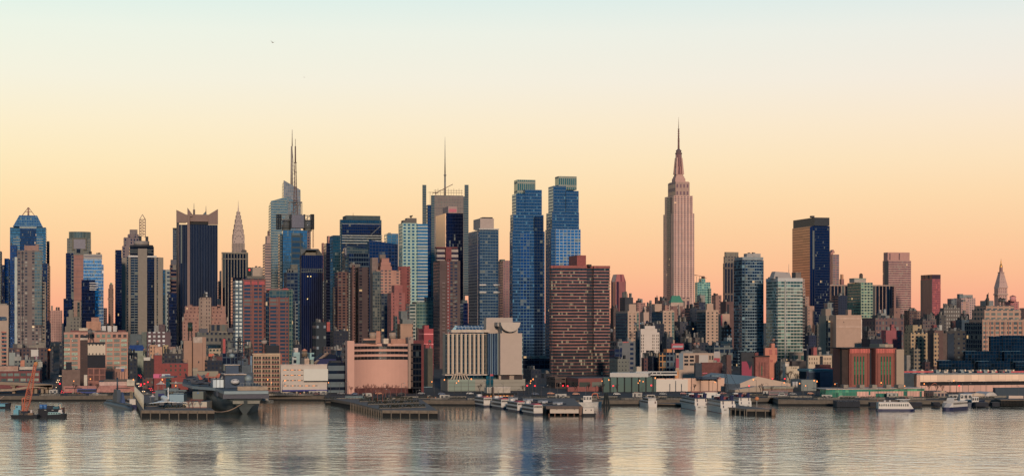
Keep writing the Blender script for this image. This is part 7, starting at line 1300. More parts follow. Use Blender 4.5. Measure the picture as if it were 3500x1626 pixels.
# ---- aircraft carrier
def carrier():
    Y = 952; e = empty('aircraft_carrier', (X(836, Y), Y, 0), TH, 'dark blue grey aircraft carrier museum ship moored bow out beside the pier', 'ship')
    g = P((90, 100, 104), .6, noise=.2, scale=.2); gd = P((30, 44, 70), .6, noise=.12); L_ = 230
    st_ = [(0, .3, 1.5), (4, 3.2, 4.2), (12, 6.2, 9), (30, 9.5, 12.5), (60, 12, 13.6), (190, 12.5, 13.6), (L_, 9, 11)]
    m = MB(); rr = []
    for y, wb, wt_ in st_: rr.append([(-wt_, y, 9.6), (-wb - (wt_ - wb) * .45, y, 4.4), (-wb, y, -1), (wb, y, -1), (wb + (wt_ - wb) * .45, y, 4.4), (wt_, y, 9.6)])
    rr[0] = [(-9.5, -7.5, 9.6), (-3.6, -3.4, 4.4), (-.5, 0, -1), (.5, 0, -1), (3.6, -3.4, 4.4), (9.5, -7.5, 9.6)]
    for a, b in zip(rr, rr[1:]):
        for i in range(5): m.face([a[i], a[i + 1], b[i + 1], b[i]][::-1], 0, sm=True)
    m.face(rr[0][::-1], 0); m.face(rr[-1], 0); m.face([rr[0][0], rr[0][5]] + [r[5] for r in rr[1:]] + [r[0] for r in rr[1:]][::-1], 1)
    m.build('hull', e, [g, gd])
    MB().box(-12.2, 12.2, -9.5, 24, 9.6, 12.4, 0, 0).build('dark_bow_gallery', e, [P((14, 24, 64), .5)])
    MB().box(-13.4, 14.5, 24, L_, 9.6, 12.4, 0, 0).build('hangar_side', e, [P((40, 56, 80), .7, noise=.25)])
    dk = [(-11.8, -10.5), (11.8, -10.5), (12.8, 30), (15.8, 60), (15.8, 200), (10, L_), (-13, L_), (-22, 200), (-27, 120), (-24, 70), (-13, 40), (-12.4, 6)]
    MB().prism(dk, 12.4, 14.2, 0, 1, 0).build('flight_deck', e, [P((124, 148, 158), .5, noise=.1), P((70, 82, 92), .8)])
    MB().box(-6.8, -1, -6.4, -5.6, 6.4, 8.6, 0, 0).build('bow_platform', e, [P((140, 136, 124))]); MB().box(1, 7.6, -6.4, -5.6, 6.4, 8.6, 0, 0).build('bow_platform', e, [P((140, 136, 124))])
    for s in (-1, 1): MB().cyl(s * 3.4, -2, .9, 7.0, 7.9, n=8).build('anchor_port', e, [DARK])
    # white wrapped pavilion, shuttle dome
    MB().box(-14, -7.8, 44, 60, 14.2, 19).build('wrapped_pavilion', e, [F((150, 160, 165), (176, 186, 190), 2, 60, .2, 0, 0, lit=0, bl=0, tilt=0), ROOF])
    b = P((16, 62, 100), .6, noise=.3); MB().box(-7.6, 3.1, 36, 58, 14.2, 22.4, 0, 0).build('blue_scaffold_hall', e, [b]); MB().prism([(-8.4, 34), (4, 34), (4, 60), (-8.4, 60)], 22.4, 22.9, 0, 0, 0).build('hall_roof', e, [P((220, 190, 165))]); MB().box(-6.6, .6, 46, 52, 22.9, 28, 0, 0).build('blue_scaffold_hall', e, [b]); MB().box(-7.2, 1.2, 45, 53, 28, 28.4, 0, 0).build('hall_roof', e, [P((220, 190, 165))])
    m = MB(); n = 14; cx, cz = -2.4, 18.2
    rg = lambda q, y, zc: [(cx + q * 1.15 * cos(2 * pi * i / n), y, zc + q * .82 * sin(2 * pi * i / n)) for i in range(n)]
    m.loft([rg(.15, 30.2, cz - .4), rg(1.1, 30.7, cz - .3), rg(2.1, 32.5, cz - .05), rg(2.5, 35.9, cz)], 0, 0, 0, sm=True)
    sh = m.build('white_shuttle_nose', e, [P((226, 216, 206), .4, noise=.03)])
    for i in range(4): MB().box(cx - 1.4 + i * .74, cx - .8 + i * .74, 31.3, 33, cz + .6, cz + 1.05, 0, 0).build('shuttle_window', sh, [P((20, 26, 60), .3)])
    for i in range(2): MB().box(cx - .6 + i * .65, cx - .15 + i * .65, 30.4, 31.2, cz - 1.1, cz - .8, 0, 0).build('shuttle_window', sh, [P((20, 30, 100), .3)])
    MB().box(-4, 12, -3, 2, 14.2, 16.6, 0, 0).build('deck_barrier', e, [P((180, 150, 120))])
    m = MB(); [m.cyl(-2 + i * 1.6, 1, .06, 16.6, 18.6, n=4) for i in range(12)]; m.tube((-2, 1, 18.6), (16, 1, 18.6), .07); m.build('railing', e, [P((170, 176, 170))])
    # island
    MB().box(5, 12, 78, 118, 14.2, 22, 0, 0).build('island', e, [P((70, 86, 100))]); MB().box(5.5, 11, 82, 108, 22, 27, 0, 0).build('island', e, [P((80, 94, 106))]); MB().box(6, 10, 92, 104, 27, 31, 0, 0).build('funnel', e, [P((70, 84, 96))])
    for x, y, z, r in ((5.2, 38, 19.8, 2.3), (.3, 90, 33, 1.6)):
        n = 12; MB().loft([[(x + r * sin(pi * j / 8) * cos(2 * pi * i / n) if j else x + .01 * cos(i), y + r * sin(pi * j / 8) * sin(2 * pi * i / n) if j else y + .01 * sin(i), z - r * cos(pi * j / 8)) for i in range(n)] for j in range(9)], 0, 0, 0, sm=True).build('radar_dome', e, [P((140, 160, 165), .5, noise=.05)])
    MB().cyl(5.2, 38, 2.0, 14.2, 18.6, n=12).build('dome_base', e, [P((90, 110, 130))])
    m = MB(); zb, zt = 24, 45; mxs = 4.6
    for sx_, sy_ in ((-1.6, -1.6), (1.6, -1.6), (0, 2)): m.tube((mxs + sx_, 90 + sy_, 20), (mxs + sx_ * .35, 90 + sy_ * .35, zt), .3)
    for i in range(9): z = zb + (zt - zb) * i / 8.5; m.tube((mxs - 1.4, 89, z), (mxs + 1.4, 89, z), .2); m.tube((mxs - 1.3, 89, z), (mxs + 1.1, 89, z + 3), .15)
    for z, w_ in ((30, 5), (35, 7), (39, 4), (42, 5.5)): m.tube((mxs - w_, 90, z), (mxs + w_ * .8, 90, z), .32)
    m.tube((.3, 90, 20), (.3, 90, 31.5), .3); m.cyl(mxs, 90, .1, zt, zt + 3, n=4); m.build('tripod_mast', e, [P((34, 44, 64))])
    MB().box(mxs - 1, mxs + 2.4, 88.6, 89.2, 27, 30, 0, 0).build('radar_panel', e, [P((60, 84, 110))]); 
    for x, z in ((mxs + .5, 42.5), (mxs + 5, 40)): MB().cyl(x, 90, .2, z, z + 2.2, n=6).build('white_aerial', e, [P((240, 220, 220))])
    # aircraft on deck
    cols = [(70, 76, 90), (200, 96, 60), (56, 62, 76), (120, 120, 124), (44, 50, 66), (196, 190, 180), (70, 80, 96)]
    random.seed(5)
    for i in range(11):
        x, y, h = -19 + (i % 3) * 6 + random.uniform(-1, 1), 66 + i * 12, random.uniform(0, 2 * pi); c_ = cols[i % 7]
        j = bpy.data.objects.new('deck_aircraft', None); COL.objects.link(j); j.location = (x, y, 14.2); j.rotation_euler = (0, 0, h); j.parent = e
        m = MB(); n = 8; m.loft([[(r * cos(2 * pi * k / n), yy, 2 + r * sin(2 * pi * k / n)) for k in range(n)] for yy, r in ((-6, .3), (-3, .8), (1, 1), (4, .7), (6.6, .1))], 0, 0, 0, sm=True)
        m.build('fuselage', j, [P(c_)])
        m = MB(); m.loft([[(-5, -2.6, 2), (5, -2.6, 2), (5, -1.4, 2), (0, 2, 2), (-5, -1.4, 2)], [(-5, -2.6, 2.2), (5, -2.6, 2.2), (5, -1.4, 2.2), (0, 2, 2.2), (-5, -1.4, 2.2)]], 0, 0, 0); m.build('wings', j, [P(c_)])
        m = MB(); m.loft([[(-.12, -6.2, 2.4), (.12, -6.2, 2.4), (.12, -3.4, 2.4), (-.12, -3.4, 2.4)], [(-.1, -6.8, 5), (.1, -6.8, 5), (.1, -5.6, 5), (-.1, -5.6, 5)]], 0, 0); m.build('tail', j, [P((206, 90, 60) if i % 3 == 1 else c_)])
        m = MB(); [m.tube((xx, yy, 0), (xx, yy, 1.4), .2) for xx, yy in ((-1, -1), (1, -1), (0, 4))]; m.build('landing_gear', j, [DARK])
    m = MB(); p0 = (-2, -7, 5.5)
    for off in (0, 1.2):
        prev = None
        for k in range(13): u = k / 12; q = (-2 - 16.5 * u - off * u, -6.5 - 16 * u, 6.4 - 3.4 * u - 2.6 * sin(pi * u) * .8); (m.tube(prev, q, .16) if prev else None); prev = q
    m.build('mooring_lines', e, [P((206, 160, 120))])
    return e
c_ = carrier(); c_.scale = (1, 1, .9)
xbox('white_gangway_tent', 'small white gabled tent on a lattice walkway right of the warship bow', 'tent', 897, 914, 1352, 1368, 1010, 6, P((220, 200, 180), noise=.04)); r_ = t.last[0]; z1 = t.last[2]; MB().loft([[(r_[0] - .2, -.2, z1), (r_[1] + .2, -.2, z1), (r_[1] + .2, 6, z1), (r_[0] - .2, 6, z1)], [((r_[0] + r_[1]) / 2 - .1, -.2, z1 + 1.2), ((r_[0] + r_[1]) / 2 + .1, -.2, z1 + 1.2), ((r_[0] + r_[1]) / 2 + .1, 6, z1 + 1.2), ((r_[0] + r_[1]) / 2 - .1, 6, z1 + 1.2)]], 0, 0).build('gable_roof', t.e, [P((230, 205, 190))])
m = MB(); lattice(876, 932, 1368, 1376, -1, 2, .14, 1, P((130, 130, 124)), 'lattice_walkway', 10); lattice(874, 880, 1376, 1393, -1, 2, .14, 3, P((130, 130, 124)), 'walkway_leg', 1)
# ---- small ships
def hull(m, L_, Wd, h, bow=.3, flare=1.12, zb=-.6, stern=1.0, bz=0):
    """bow towards +x"""
    st_ = [(0, .9 * stern, .82 * stern), (L_ * .12, 1, .95), (L_ * (1 - bow), 1, .95), (L_ * (1 - bow * .5), .7, .6), (L_ * (1 - bow * .15), .3, .2), (L_, .03, .02)]
    rr = [[(x, -Wd / 2 * a, h + (bz * max(0, (x / L_ - .5) * 2) ** 2)), (x - (L_ * .03 if x == L_ else 0), -Wd / 2 * b_, zb), (x - (L_ * .03 if x == L_ else 0), Wd / 2 * b_, zb), (x, Wd / 2 * a, h + (bz * max(0, (x / L_ - .5) * 2) ** 2))] for x, a, b_ in st_]
    for a, b in zip(rr, rr[1:]):
        for i in range(3): m.face([a[i], a[i + 1], b[i + 1], b[i]][::-1], 0)
    m.face(rr[0][::-1], 0); m.face([r[0] for r in rr] + [r[3] for r in rr][::-1], 1)
def boat(name, label, cat, px, py, rz, build, group=None, sc=(1, 1, 1)):
    Y = YW(py); e = empty(name, (X(px, Y), Y, 0), rz, label, cat, group); build(e); e.scale = sc; return e
BW = P((222, 208, 196), .5, noise=.06); BN = P((18, 28, 84), .5, noise=.1)
def cabin(e, part, x0, x1, y0, y1, z0, z1, mat, nwin=0, wz=(.3, .8), sides=(1,), wc=None, roofm=None, slope=0, ww=.7):
    MB().loft([[(x0, y0, z0), (x1, y0, z0), (x1, y1, z0), (x0, y1, z0)], [(x0 + .1, y0 + .1, z1), (x1 - slope, y0 + .1, z1), (x1 - slope, y1 - .1, z1), (x0 + .1, y1 - .1, z1)]], 0, 1).build(part, e, [mat, roofm or mat])
    c = bpy.context.scene.collection; o0 = None
    for s in sides:
        yy = y0 if s > 0 else y1
        for i in range(nwin):
            w_ = (x1 - x0 - slope) / nwin; xc = x0 + (i + .5) * w_; zz0, zz1 = z0 + (z1 - z0) * wz[0], z0 + (z1 - z0) * wz[1]
            if o0 is None: o0 = MB().box(-w_ * ww / 2, w_ * ww / 2, -.12, .12, zz0, zz1, 0, 0).build('window', e, [wc or P((40, 50, 62), .25)], loc=(xc, yy, 0))
            else: o = o0.copy(); COL.objects.link(o); o.location = (xc, yy, 0)
def tour(e):
    m = MB(); hull(m, 30, 8, 1.5, .28); m.build('hull', e, [P((24, 34, 66), .5), P((120, 90, 84))])
    cabin(e, 'main_deck', .3, 26, -3.9, 3.9, 1.5, 4.9, BW, 12, (.35, .85), (1, -1)); cabin(e, 'upper_deck', .6, 24, -3.7, 3.7, 4.95, 7.3, BW, 9, (.3, .85), (1, -1))
    for i in range(6): MB().box(.3, .45, -3.1 + i * 1.1, -2.3 + i * 1.1, 5.5, 6.7, 0, 0).build('stern_opening', e, [DARK])
    MB().box(0.2, 22, -3.9, 3.9, 7.3, 7.55, 0, 0).build('roof', e, [P((200, 196, 196), noise=.06)]); MB().loft([[(1, -3.9, 7.6), (10, -3.9, 7.6), (10, 3.9, 7.6), (1, 3.9, 7.6)], [(1, -1, 8.4), (10, -1, 8.4), (10, 1, 8.4), (1, 1, 8.4)]], 0, 0, 0).build('red_awning', e, [P((196, 40, 60), .7)])
    cabin(e, 'wheelhouse', 21, 24.4, -2, 2, 7.3, 9.2, BW, 2, (.4, .85), (1,)); MB().cyl(17, 0, .12, 7.3, 13, n=5).build('mast', e, [STEEL])
    MB().box(-.1, .1, -3.6, 3.6, 2.4, 3.4, 0, 0).build('stern_rail', e, [BW])
for i, (px, py, lab) in enumerate(((1668, 1390, 'white tour boat farthest up the parking pier, nearest the shore'), (1728, 1397, 'second white tour boat from shore along the parking pier'), (1784, 1408, 'third white tour boat with red awning along the parking pier'), (1840, 1418, 'white tour boat with red awning nearest the river beside the pier shed'))):
    boat('tour_boat', lab, 'boat', px, py, pi / 2 + radians(17), tour, 'tour boats moored along the pier', (.82, .66, .74))
def barge(e):
    m = MB(); hull(m, 20, 8, 2.4, .1); m.build('hull', e, [P((30, 30, 40)), ROOF]); cabin(e, 'cabin', 1, 17, -3.6, 3.6, 2.4, 7.6, P((226, 205, 186), noise=.05), 2, (.5, .75), (1,), ww=.2)
boat('deck_barge', 'white boxy barge moored right of the pier shed', 'barge', 1990, 1420, 0, barge, sc=(.36, .5, .56))
def small_boat(col, L_=12, h=3):
    def f(e):
        m = MB(); hull(m, L_, L_ * .32, h * .5, .35, bz=.6); m.build('hull', e, [P(col, .5), P((150, 140, 130))]); cabin(e, 'wheelhouse', L_ * .3, L_ * .62, -L_ * .11, L_ * .11, h * .5, h * 1.25, BW, 3, (.4, .85), (1, -1)); MB().cyl(L_ * .4, 0, .1, h, h * 2.4, n=4).build('mast', e, [STEEL])
    return f
boat('work_boat', 'small white work boat behind the boxy barge on the parking pier', 'boat', 1965, 1388, 0, small_boat((200, 190, 180), 16, 5))
def yacht(e):
    m = MB(); hull(m, 34, 9, 2.8, .4, bz=1.2); m.build('hull', e, [P((226, 210, 196), .4, noise=.05), P((150, 140, 130))]); MB().box(2, 20, -4.55, -4.4, .9, 1.7, 0, 0).build('dark_stripe', e, [P((36, 46, 44), .3)])
    cabin(e, 'main_cabin', .5, 24, -4.1, 4.1, 2.8, 5.4, BW, 8, (.3, .8), (1, -1), slope=3); MB().box(.3, .5, -3, -2, 3.2, 5, 0, 0).build('stern_door', e, [P((110, 60, 50))]); cabin(e, 'upper_cabin', 1.5, 18, -3.6, 3.6, 5.4, 7.6, P((200, 190, 180)), 7, (.2, .85), (1, -1), slope=3)
    MB().box(1, 15, -3.8, 3.8, 7.6, 7.8, 0, 0).build('top_deck', e, [P((226, 205, 190))]); m = MB(); [m.tube((3, s * 3.4, 7.6), (5, s * 3.4, 10.4), .3) for s in (-1, 1)]; m.tube((5, -3.4, 10.4), (5, 3.4, 10.4), .35); m.tube((5, -3.4, 10.4), (14, -3.2, 9.8), .18); m.tube((5, 3.4, 10.4), (14, 3.2, 9.8), .18); m.build('radar_arch', e, [P((230, 205, 180))])
boat('motor_yacht', 'sleek white three deck yacht with raked radar arch moored by the seawall', 'yacht', 2231, 1390, radians(101), yacht, sc=(.85, .66, .66))
def dinner(e):
    L_ = 52
    m = MB(); hull(m, L_, 12, 4.4, .3, bz=1.6); m.build('hull', e, [P((206, 200, 192), .5, noise=.1), P((130, 120, 110))]); MB().box(.1, L_ * .7, -6.02, 6.02, -.5, .25, 0, 0).build('rust_waterline', e, [P((150, 80, 60))])
    cabin(e, 'main_deck', 1, 42, -5.6, 5.6, 4.4, 7.8, BW, 18, (.35, .75), (1, -1), wc=P((60, 84, 90), .3)); cabin(e, 'upper_deck', 2.2, 38, -5.2, 5.2, 7.8, 10.9, BW, 16, (.35, .75), (1, -1), wc=P((60, 84, 90), .3))
    for y in (-3.4, 3.4): MB().loft([[(.6, y - .35, 4.8), (1, y - .35, 4.8), (1, y + .35, 4.8), (.6, y + .35, 4.8)], [(2, y - .35, 10.6), (2.4, y - .35, 10.6), (2.4, y + .35, 10.6), (2, y + .35, 10.6)]], 0, 0).build('stern_stripe', e, [P((40, 44, 90))])
    MB().box(1, 36, -5.4, 5.4, 10.9, 11.2, 0, 0).build('roof_deck', e, [P((90, 96, 120))]); cabin(e, 'wheelhouse', 26, 32, -3, 3, 11.2, 14, BW, 4, (.4, .85), (1, -1)); MB().box(14, 22, -4, 4, 11.2, 13.4, 0, 0).build('red_deckhouse', e, [P((150, 44, 50))])
    for y in (-3.6, 3.6): MB().loft([[(4, y - 1, 11), (6.4, y - 1, 11), (6.4, y + 1, 11), (4, y + 1, 11)], [(3, y - 1.2, 15.4), (6, y - 1.2, 15.4), (6, y + 1.2, 15.4), (3, y + 1.2, 15.4)]], 0, 0).build('dark_blue_funnel', e, [P((24, 30, 90))])
    for i in range(2): MB().box(-.12, .1, -3.6 + i * 5, -1.6 + i * 5, 2.4, 3.4, 0, 0).build('stern_lettering_panel', e, [P((150, 140, 130))])
    MB().cyl(30, 0, .14, 14, 20, n=5).build('mast', e, [STEEL])
boat('dinner_boat', 'white multi deck dinner boat with twin dark funnels, left of the pair', 'boat', 2400, 1402, radians(98), dinner, sc=(.88, .72, .62))
boat('dinner_boat', 'white multi deck dinner boat with rusty stern, right of the pair', 'boat', 2490, 1411, radians(98), dinner, sc=(.88, .76, .62))
boat('dinner_boat', 'white multi deck boat half hidden behind the rusty sterned dinner boat', 'boat', 2548, 1396, radians(96), dinner, sc=(.8, .66, .58))
xbox('moored_restaurant_ship', 'long white upper decked vessel moored behind the two dinner boats', 'ship', 2363, 2462, 1345, 1370, 1040, 10, BW); t.windows(2364, 2410, 1346, 1356, 9, 1, [P((50, 70, 90))], .5, .7, b=0); t.panel('red_rail', 2363, 2452, 1337, 1338.5, P((220, 110, 90)), b=0, out=.5); t.blk('top_deck', 2410, 2452, 1337, BW, yb=1345, D=8, xc=2410)
def ferry(e):
    m = MB(); hull(m, 26, 8, 1.5, .16); m.build('hull', e, [BN, P((170, 160, 150))]); cabin(e, 'main_cabin', .6, 21, -3.8, 3.8, 1.5, 6.0, BW, 14, (.4, .74), (1, -1), ww=.62)
    MB().loft([[(21, -3.8, 1.5), (24.4, -3, 1.5), (24.4, 3, 1.5), (21, 3.8, 1.5)], [(20.4, -3.8, 6.0), (21.2, -3, 6.0), (21.2, 3, 6.0), (20.4, 3.8, 6.0)]], 0, 0).build('raked_bow_cabin', e, [BW]); MB().box(15, 21, -2.6, 2.6, 6, 7.7, 0, 0).build('wheelhouse', e, [P((60, 70, 84), .4)]); MB().box(13, 22, -3, 3, 7.7, 8, 0, 0).build('wheelhouse_roof', e, [BW])
    for x in (5.5, 9): MB().cyl(x, 0, .7, 6, 7.2, n=10).build('roof_vent', e, [BW])
    m = MB(); m.tube((20.5, 0, 8), (19, 0, 10.6), .12); m.tube((19, 0, 8), (22, 0, 9.4), .1); m.build('antenna', e, [P((200, 110, 90))]); m = MB(); m.cyl(.8, 0, .1, 6, 8, n=4); m.build('stern_light', e, [P((230, 110, 70))])
boat('passenger_ferry', 'long white and navy passenger ferry under way, seen side on', 'ferry', 2996, 1403, 0, ferry, sc=(.83, .83, .83))
def ferry2(e):
    m = MB(); hull(m, 26, 9, 1.9, .2); m.build('hull', e, [BN, P((170, 160, 150))]); cabin(e, 'main_cabin', .6, 20, -4, 4, 1.9, 5.6, BW, 13, (.45, .78), (1, -1), ww=.5, slope=0)
    MB().loft([[(20, -4, 1.9), (24, -3, 1.9), (24, 3, 1.9), (20, 4, 1.9)], [(17.6, -3.8, 5.6), (18.4, -3, 5.6), (18.4, 3, 5.6), (17.6, 3.8, 5.6)]], 0, 0).build('raked_bow_cabin', e, [BW])
    cabin(e, 'wheelhouse', 12.6, 18, -2.8, 2.8, 5.6, 7.8, BW, 3, (.3, .75), (1, -1), slope=1); MB().box(20, 24.2, -2.4, -1.2, 2, 4.6, 0, 0).build('bow_post', e, [P((120, 130, 140))]); MB().cyl(15, 0, .12, 7.8, 11, n=4).build('mast', e, [STEEL])
boat('passenger_ferry', 'white and navy passenger ferry turning towards the camera near the slip', 'ferry', 3292, 1396, radians(226), ferry2, sc=(.82, .8, .86))
boat('catamaran', 'small pale catamaran docked right of the turning ferry', 'boat', 3300, 1388, 0, small_boat((44, 60, 90), 12, 4.5)); boat('moored_ferry', 'dark blue moored ferry behind the turning ferry', 'ferry', 3240, 1384.6, 0, small_boat((20, 34, 70), 22, 5.5))
for i, (x, lab) in enumerate(((2975, 'dark barge at the slip left of the long ferry'), (3112, 'dark barge moored between the two ferries'), (3190, 'dark open work barge right of the two ferries gap'), (3335, 'dark barge below the white shop shed'), (3392, 'short dark barge below the arched tent'))): xbox('dark_barge', lab, 'barge', x, x + (34, 40, 24, 44, 26)[i], 1374, 1388, 1026, 6, P((18, 24, 44))); t.panel('deck_rail', x + 1, x + 20, 1372, 1374.2, P((60, 66, 76)), b=0, out=0, t=.2)
xbox('timber_wharf', 'dark timber pile wharf below the ferry terminal stair', 'wharf', 2860, 2940, 1370, 1390, 1024, 12, P((20, 30, 48))); [t.panel('timber_pile', 2862 + i * 6, 2864 + i * 6, 1366 + (i % 3) * 2, 1390, P((36, 44, 60)), b=0, out=.4) for i in range(13)]
xbox('timber_wharf', 'timber pile wharf under the white trailer at the right edge', 'wharf', 3420, 3560, 1364, 1368, 1030, 14, P((110, 90, 76))); [t.panel('timber_pile', 3422 + i * 5, 3423.6 + i * 5, 1368, 1386, P((50, 44, 40)), b=0, out=.1) for i in range(26)]
xbox('white_trailer', 'long white semi trailer parked on the wharf at the right edge', 'trailer', 3448, 3498, 1351, 1362, 1045, 3, P((226, 190, 165), noise=.05), z=3); [t.panel('wheel', x, x + 3, 1362, 1366, DARK, b=0, out=0, t=1) for x in (3456, 3461, 3488)]
# ---- crane barge and tugs
TQ = P((70, 170, 196), .5, noise=.1)
def cbarge(e):
    MB().loft([[(1, 0, -.6), (31, 0, -.6), (31, 14, -.6), (1, 14, -.6)], [(-.6, 0, 3.4), (32, 0, 3.4), (32, 14, 3.4), (-.6, 14, 3.4)]], 0, 1).build('hull', e, [P((14, 20, 34)), P((50, 50, 56))])
    MB().box(2, 8, 4, 10, 3.4, 9.5, 0, 0).build('turquoise_deckhouse', e, [TQ]); MB().box(4, 10.6, 5, 11, 9.5, 15, 0, 0).build('turquoise_wheelhouse', e, [TQ]); MB().box(3.4, 11, 4.6, 11.4, 15, 15.4, 0, 0).build('wheelhouse_roof', e, [P((200, 180, 150))])
    MB().box(5.2, 6.8, 4.9, 5, 12, 14, 0, 0).build('window', e, [DARK]); MB().box(10.6, 20, 3, 11, 3.4, 8, 0, 0).build('machinery_house', e, [P((24, 34, 54))]); MB().box(20, 26, 2, 8, 3.4, 6, 0, 0).build('deck_cargo', e, [P((150, 110, 80))]); MB().box(23, 25, 2, 4, 6, 9.4, 0, 0).build('white_winch', e, [P((220, 200, 190))])
    for x in (4, 11, 17, 22): m = MB(); [m.tube((x + d, .3, 3.4), (x + d, .3, 5), .09) for d in (0, 1.6, 3.2)]; m.tube((x, .3, 5), (x + 3.2, .3, 5), .09); m.build('deck_rail', e, [P((220, 180, 130))])
    # lattice boom
    rd_ = P((244, 112, 50), .6, noise=.1); m = MB(); A = (15.5, 6, 7); B = (27.6, 9, 70 - 4); n = 22
    cs = [(-2.3, -1.6), (2.3, -1.6), (2.3, 1.6), (-2.3, 1.6)]; P0 = lambda k, u: tuple(A[i] + (B[i] - A[i]) * u + ((cs[k][0] * (.6 + .9 * sin(pi * min(1, u * 1.2 + .12))), cs[k][1], 0)[i]) for i in range(3))
    for k in range(4):
        for i in range(n):
            m.tube(P0(k, i / n), P0(k, (i + 1) / n), .4, n=4); m.tube(P0(k, i / n), P0((k + 1) % 4, (i + 1) / n), .22, n=4)
    m.build('lattice_boom', e, [rd_]); MB().box(B[0] - 1.6, B[0] + 2.4, 7.6, 10, B[2] - 2.6, B[2] + 1.4, 0, 0).build('yellow_boom_head', e, [P((226, 150, 40))]); MB().cyl(B[0] - 1, 9, 1.5, B[2] + 1, B[2] + 2.4, n=10).build('sheave', e, [DARK])
    m = MB(); m.tube((11.5, 8, 8), (11.5, 8, 23), .5); m.tube((11.5, 8, 23), (14, 8, 24), .6); m.tube((14, 8, 24), (15.5, 6, 8), .4); m.build('red_gantry', e, [rd_])
    m = MB(); m.tube((13, 8, 24), (B[0] - 1, 9, B[2] + 1), .07); m.tube((B[0] + 1, 9, B[2]), (19.5, 3, 12), .06); m.build('hoist_ropes', e, [DARK])
boat('crane_barge', 'black barge carrying a turquoise deckhouse and tall orange lattice crane boom', 'barge', 37, 1427, 0, cbarge, sc=(.43, .43, .43))
def tug(e):
    m = MB(); hull(m, 14.5, 5, 2.2, .3, bz=1); m.build('hull', e, [P((16, 22, 34)), P((90, 90, 90))]); cabin(e, 'deckhouse', 1, 10, -1.8, 1.8, 2.2, 3.9, P((150, 200, 200), noise=.05), 5, (.3, .7), (1,)); MB().loft([[(8.2, -1.3, 3.6), (11.4, -1.3, 3), (11.4, 1.3, 3), (8.2, 1.3, 3.6)], [(8.8, -1, 5.8), (10.8, -1, 5.8), (10.8, 1, 5.8), (8.8, 1, 5.8)]], 0, 0).build('white_wheelhouse', e, [P((226, 214, 205))]); MB().box(10.6, 11.3, -.8, .8, 4.2, 5.2, 0, 0).build('window', e, [DARK])
boat('tug_boat', 'small white and turquoise tug with black hull lying before the work scow', 'tug', 161, 1426, 0, tug, sc=(.72, .72, .72))
def scow(e):
    m = MB(); MB().box(0, 22, 0, 9, -.5, 2.4, 0, 0).build('hull', e, [P((14, 20, 40))]); MB().box(.6, 21, .6, 8.4, 2.4, 6.8, 0, 0).build('black_hold', e, [P((18, 24, 40))])
    for x in (1.4, 4.8): MB().cyl(x + 1.4, 3, 1.7, 6.8, 10.6, n=12).build('blue_tank', e, [P((24, 120, 200), .4)])
    MB().box(8, 13.4, 2, 7, 6.8, 9.4, 0, 0).build('dark_engine_box', e, [DARK]); MB().box(13.4, 18, 2, 7, 6.8, 8.8, 0, 0).build('teal_box', e, [P((40, 110, 130))]); m = MB(); [m.tube((x, 3, 6.8), (x, 3, 11.5), .2) for x in (18, 20.6)]; m.tube((18, 3, 11.5), (20.6, 3, 11.5), .2); m.build('end_frame', e, [P((70, 130, 150))]); MB().box(20.8, 22, 0, 9, 2.4, 8, 0, 0).build('brown_ramp', e, [P((150, 90, 66))])
    for x in (6.2, 12.6): MB().box(x, x + 1.7, .45, .62, 5.6, 6, 0, 0).build('painted_mark', e, [P((200, 200, 196))])
boat('work_scow', 'black work scow with bright blue tanks moored right of the crane barge', 'barge', 127, 1423, 0, scow, sc=(.6, .6, .6))
def tug2(e):
    m = MB(); hull(m, 30, 8, 3, .3, bz=1.4); m.build('hull', e, [P((16, 24, 40)), P((70, 150, 180))]); MB().box(1, 26, -4.06, -3.9, 1.4, 3.4, 0, 0).build('turquoise_strake', e, [TQ]); cabin(e, 'deckhouse', 8, 20, -2.6, 2.6, 3, 5.6, TQ, 4, (.4, .75), (1,)); cabin(e, 'wheelhouse', 12, 16, -1.8, 1.8, 5.6, 8.4, TQ, 2, (.4, .8), (1,)); MB().cyl(14, 0, .14, 8.4, 15, n=4).build('mast', e, [STEEL]); m = MB(); m.tube((18, 0, 5.6), (24, 0, 10), .25); m.tube((18, 0, 5.6), (13, 0, 11), .2); m.build('derrick', e, [P((190, 150, 130))])
boat('turquoise_tug', 'turquoise and black tug cut by the left edge of the view', 'tug', -85, 1393, 0, tug2, sc=(.7, .7, .7))
def sub(e):
    m = MB(); n = 12; g = P((60, 76, 92), .5, noise=.15); m.loft([[(y, r * cos(2 * pi * i / n), .2 + r * .9 * sin(2 * pi * i / n)) for i in range(n)] for y, r in ((0, .1), (4, 1.6), (12, 2.4), (60, 2.4), (76, 1.5), (84, .2))], 0, 0, 0, sm=True).build('hull', e, [g])
    MB().box(6, 70, -1.2, 1.2, 2.2, 2.9, 0, 0).build('casing_deck', e, [g]); MB().loft([[(36, -1.4, 2.8), (50, -1.4, 2.8), (50, 1.4, 2.8), (36, 1.4, 2.8)], [(38, -1, 10), (47, -1, 10), (47, 1, 10), (38, 1, 10)]], 0, 0).build('sail', e, [g]); MB().cyl(42, 0, .5, 10, 17, n=6).build('periscope_mast', e, [g]); MB().loft([[(24, -1.2, 2.8), (30, -1.2, 2.8), (30, 1.2, 2.8), (24, 1.2, 2.8)], [(26, -.2, 9), (29.6, -.2, 9), (29.6, .2, 9), (26, .2, 9)]], 0, 0).build('fin', e, [P((50, 80, 130))])
boat('submarine', 'grey blue submarine with tall sail moored left of the museum pier', 'submarine', 452, 1399, pi / 2 + radians(24), sub)
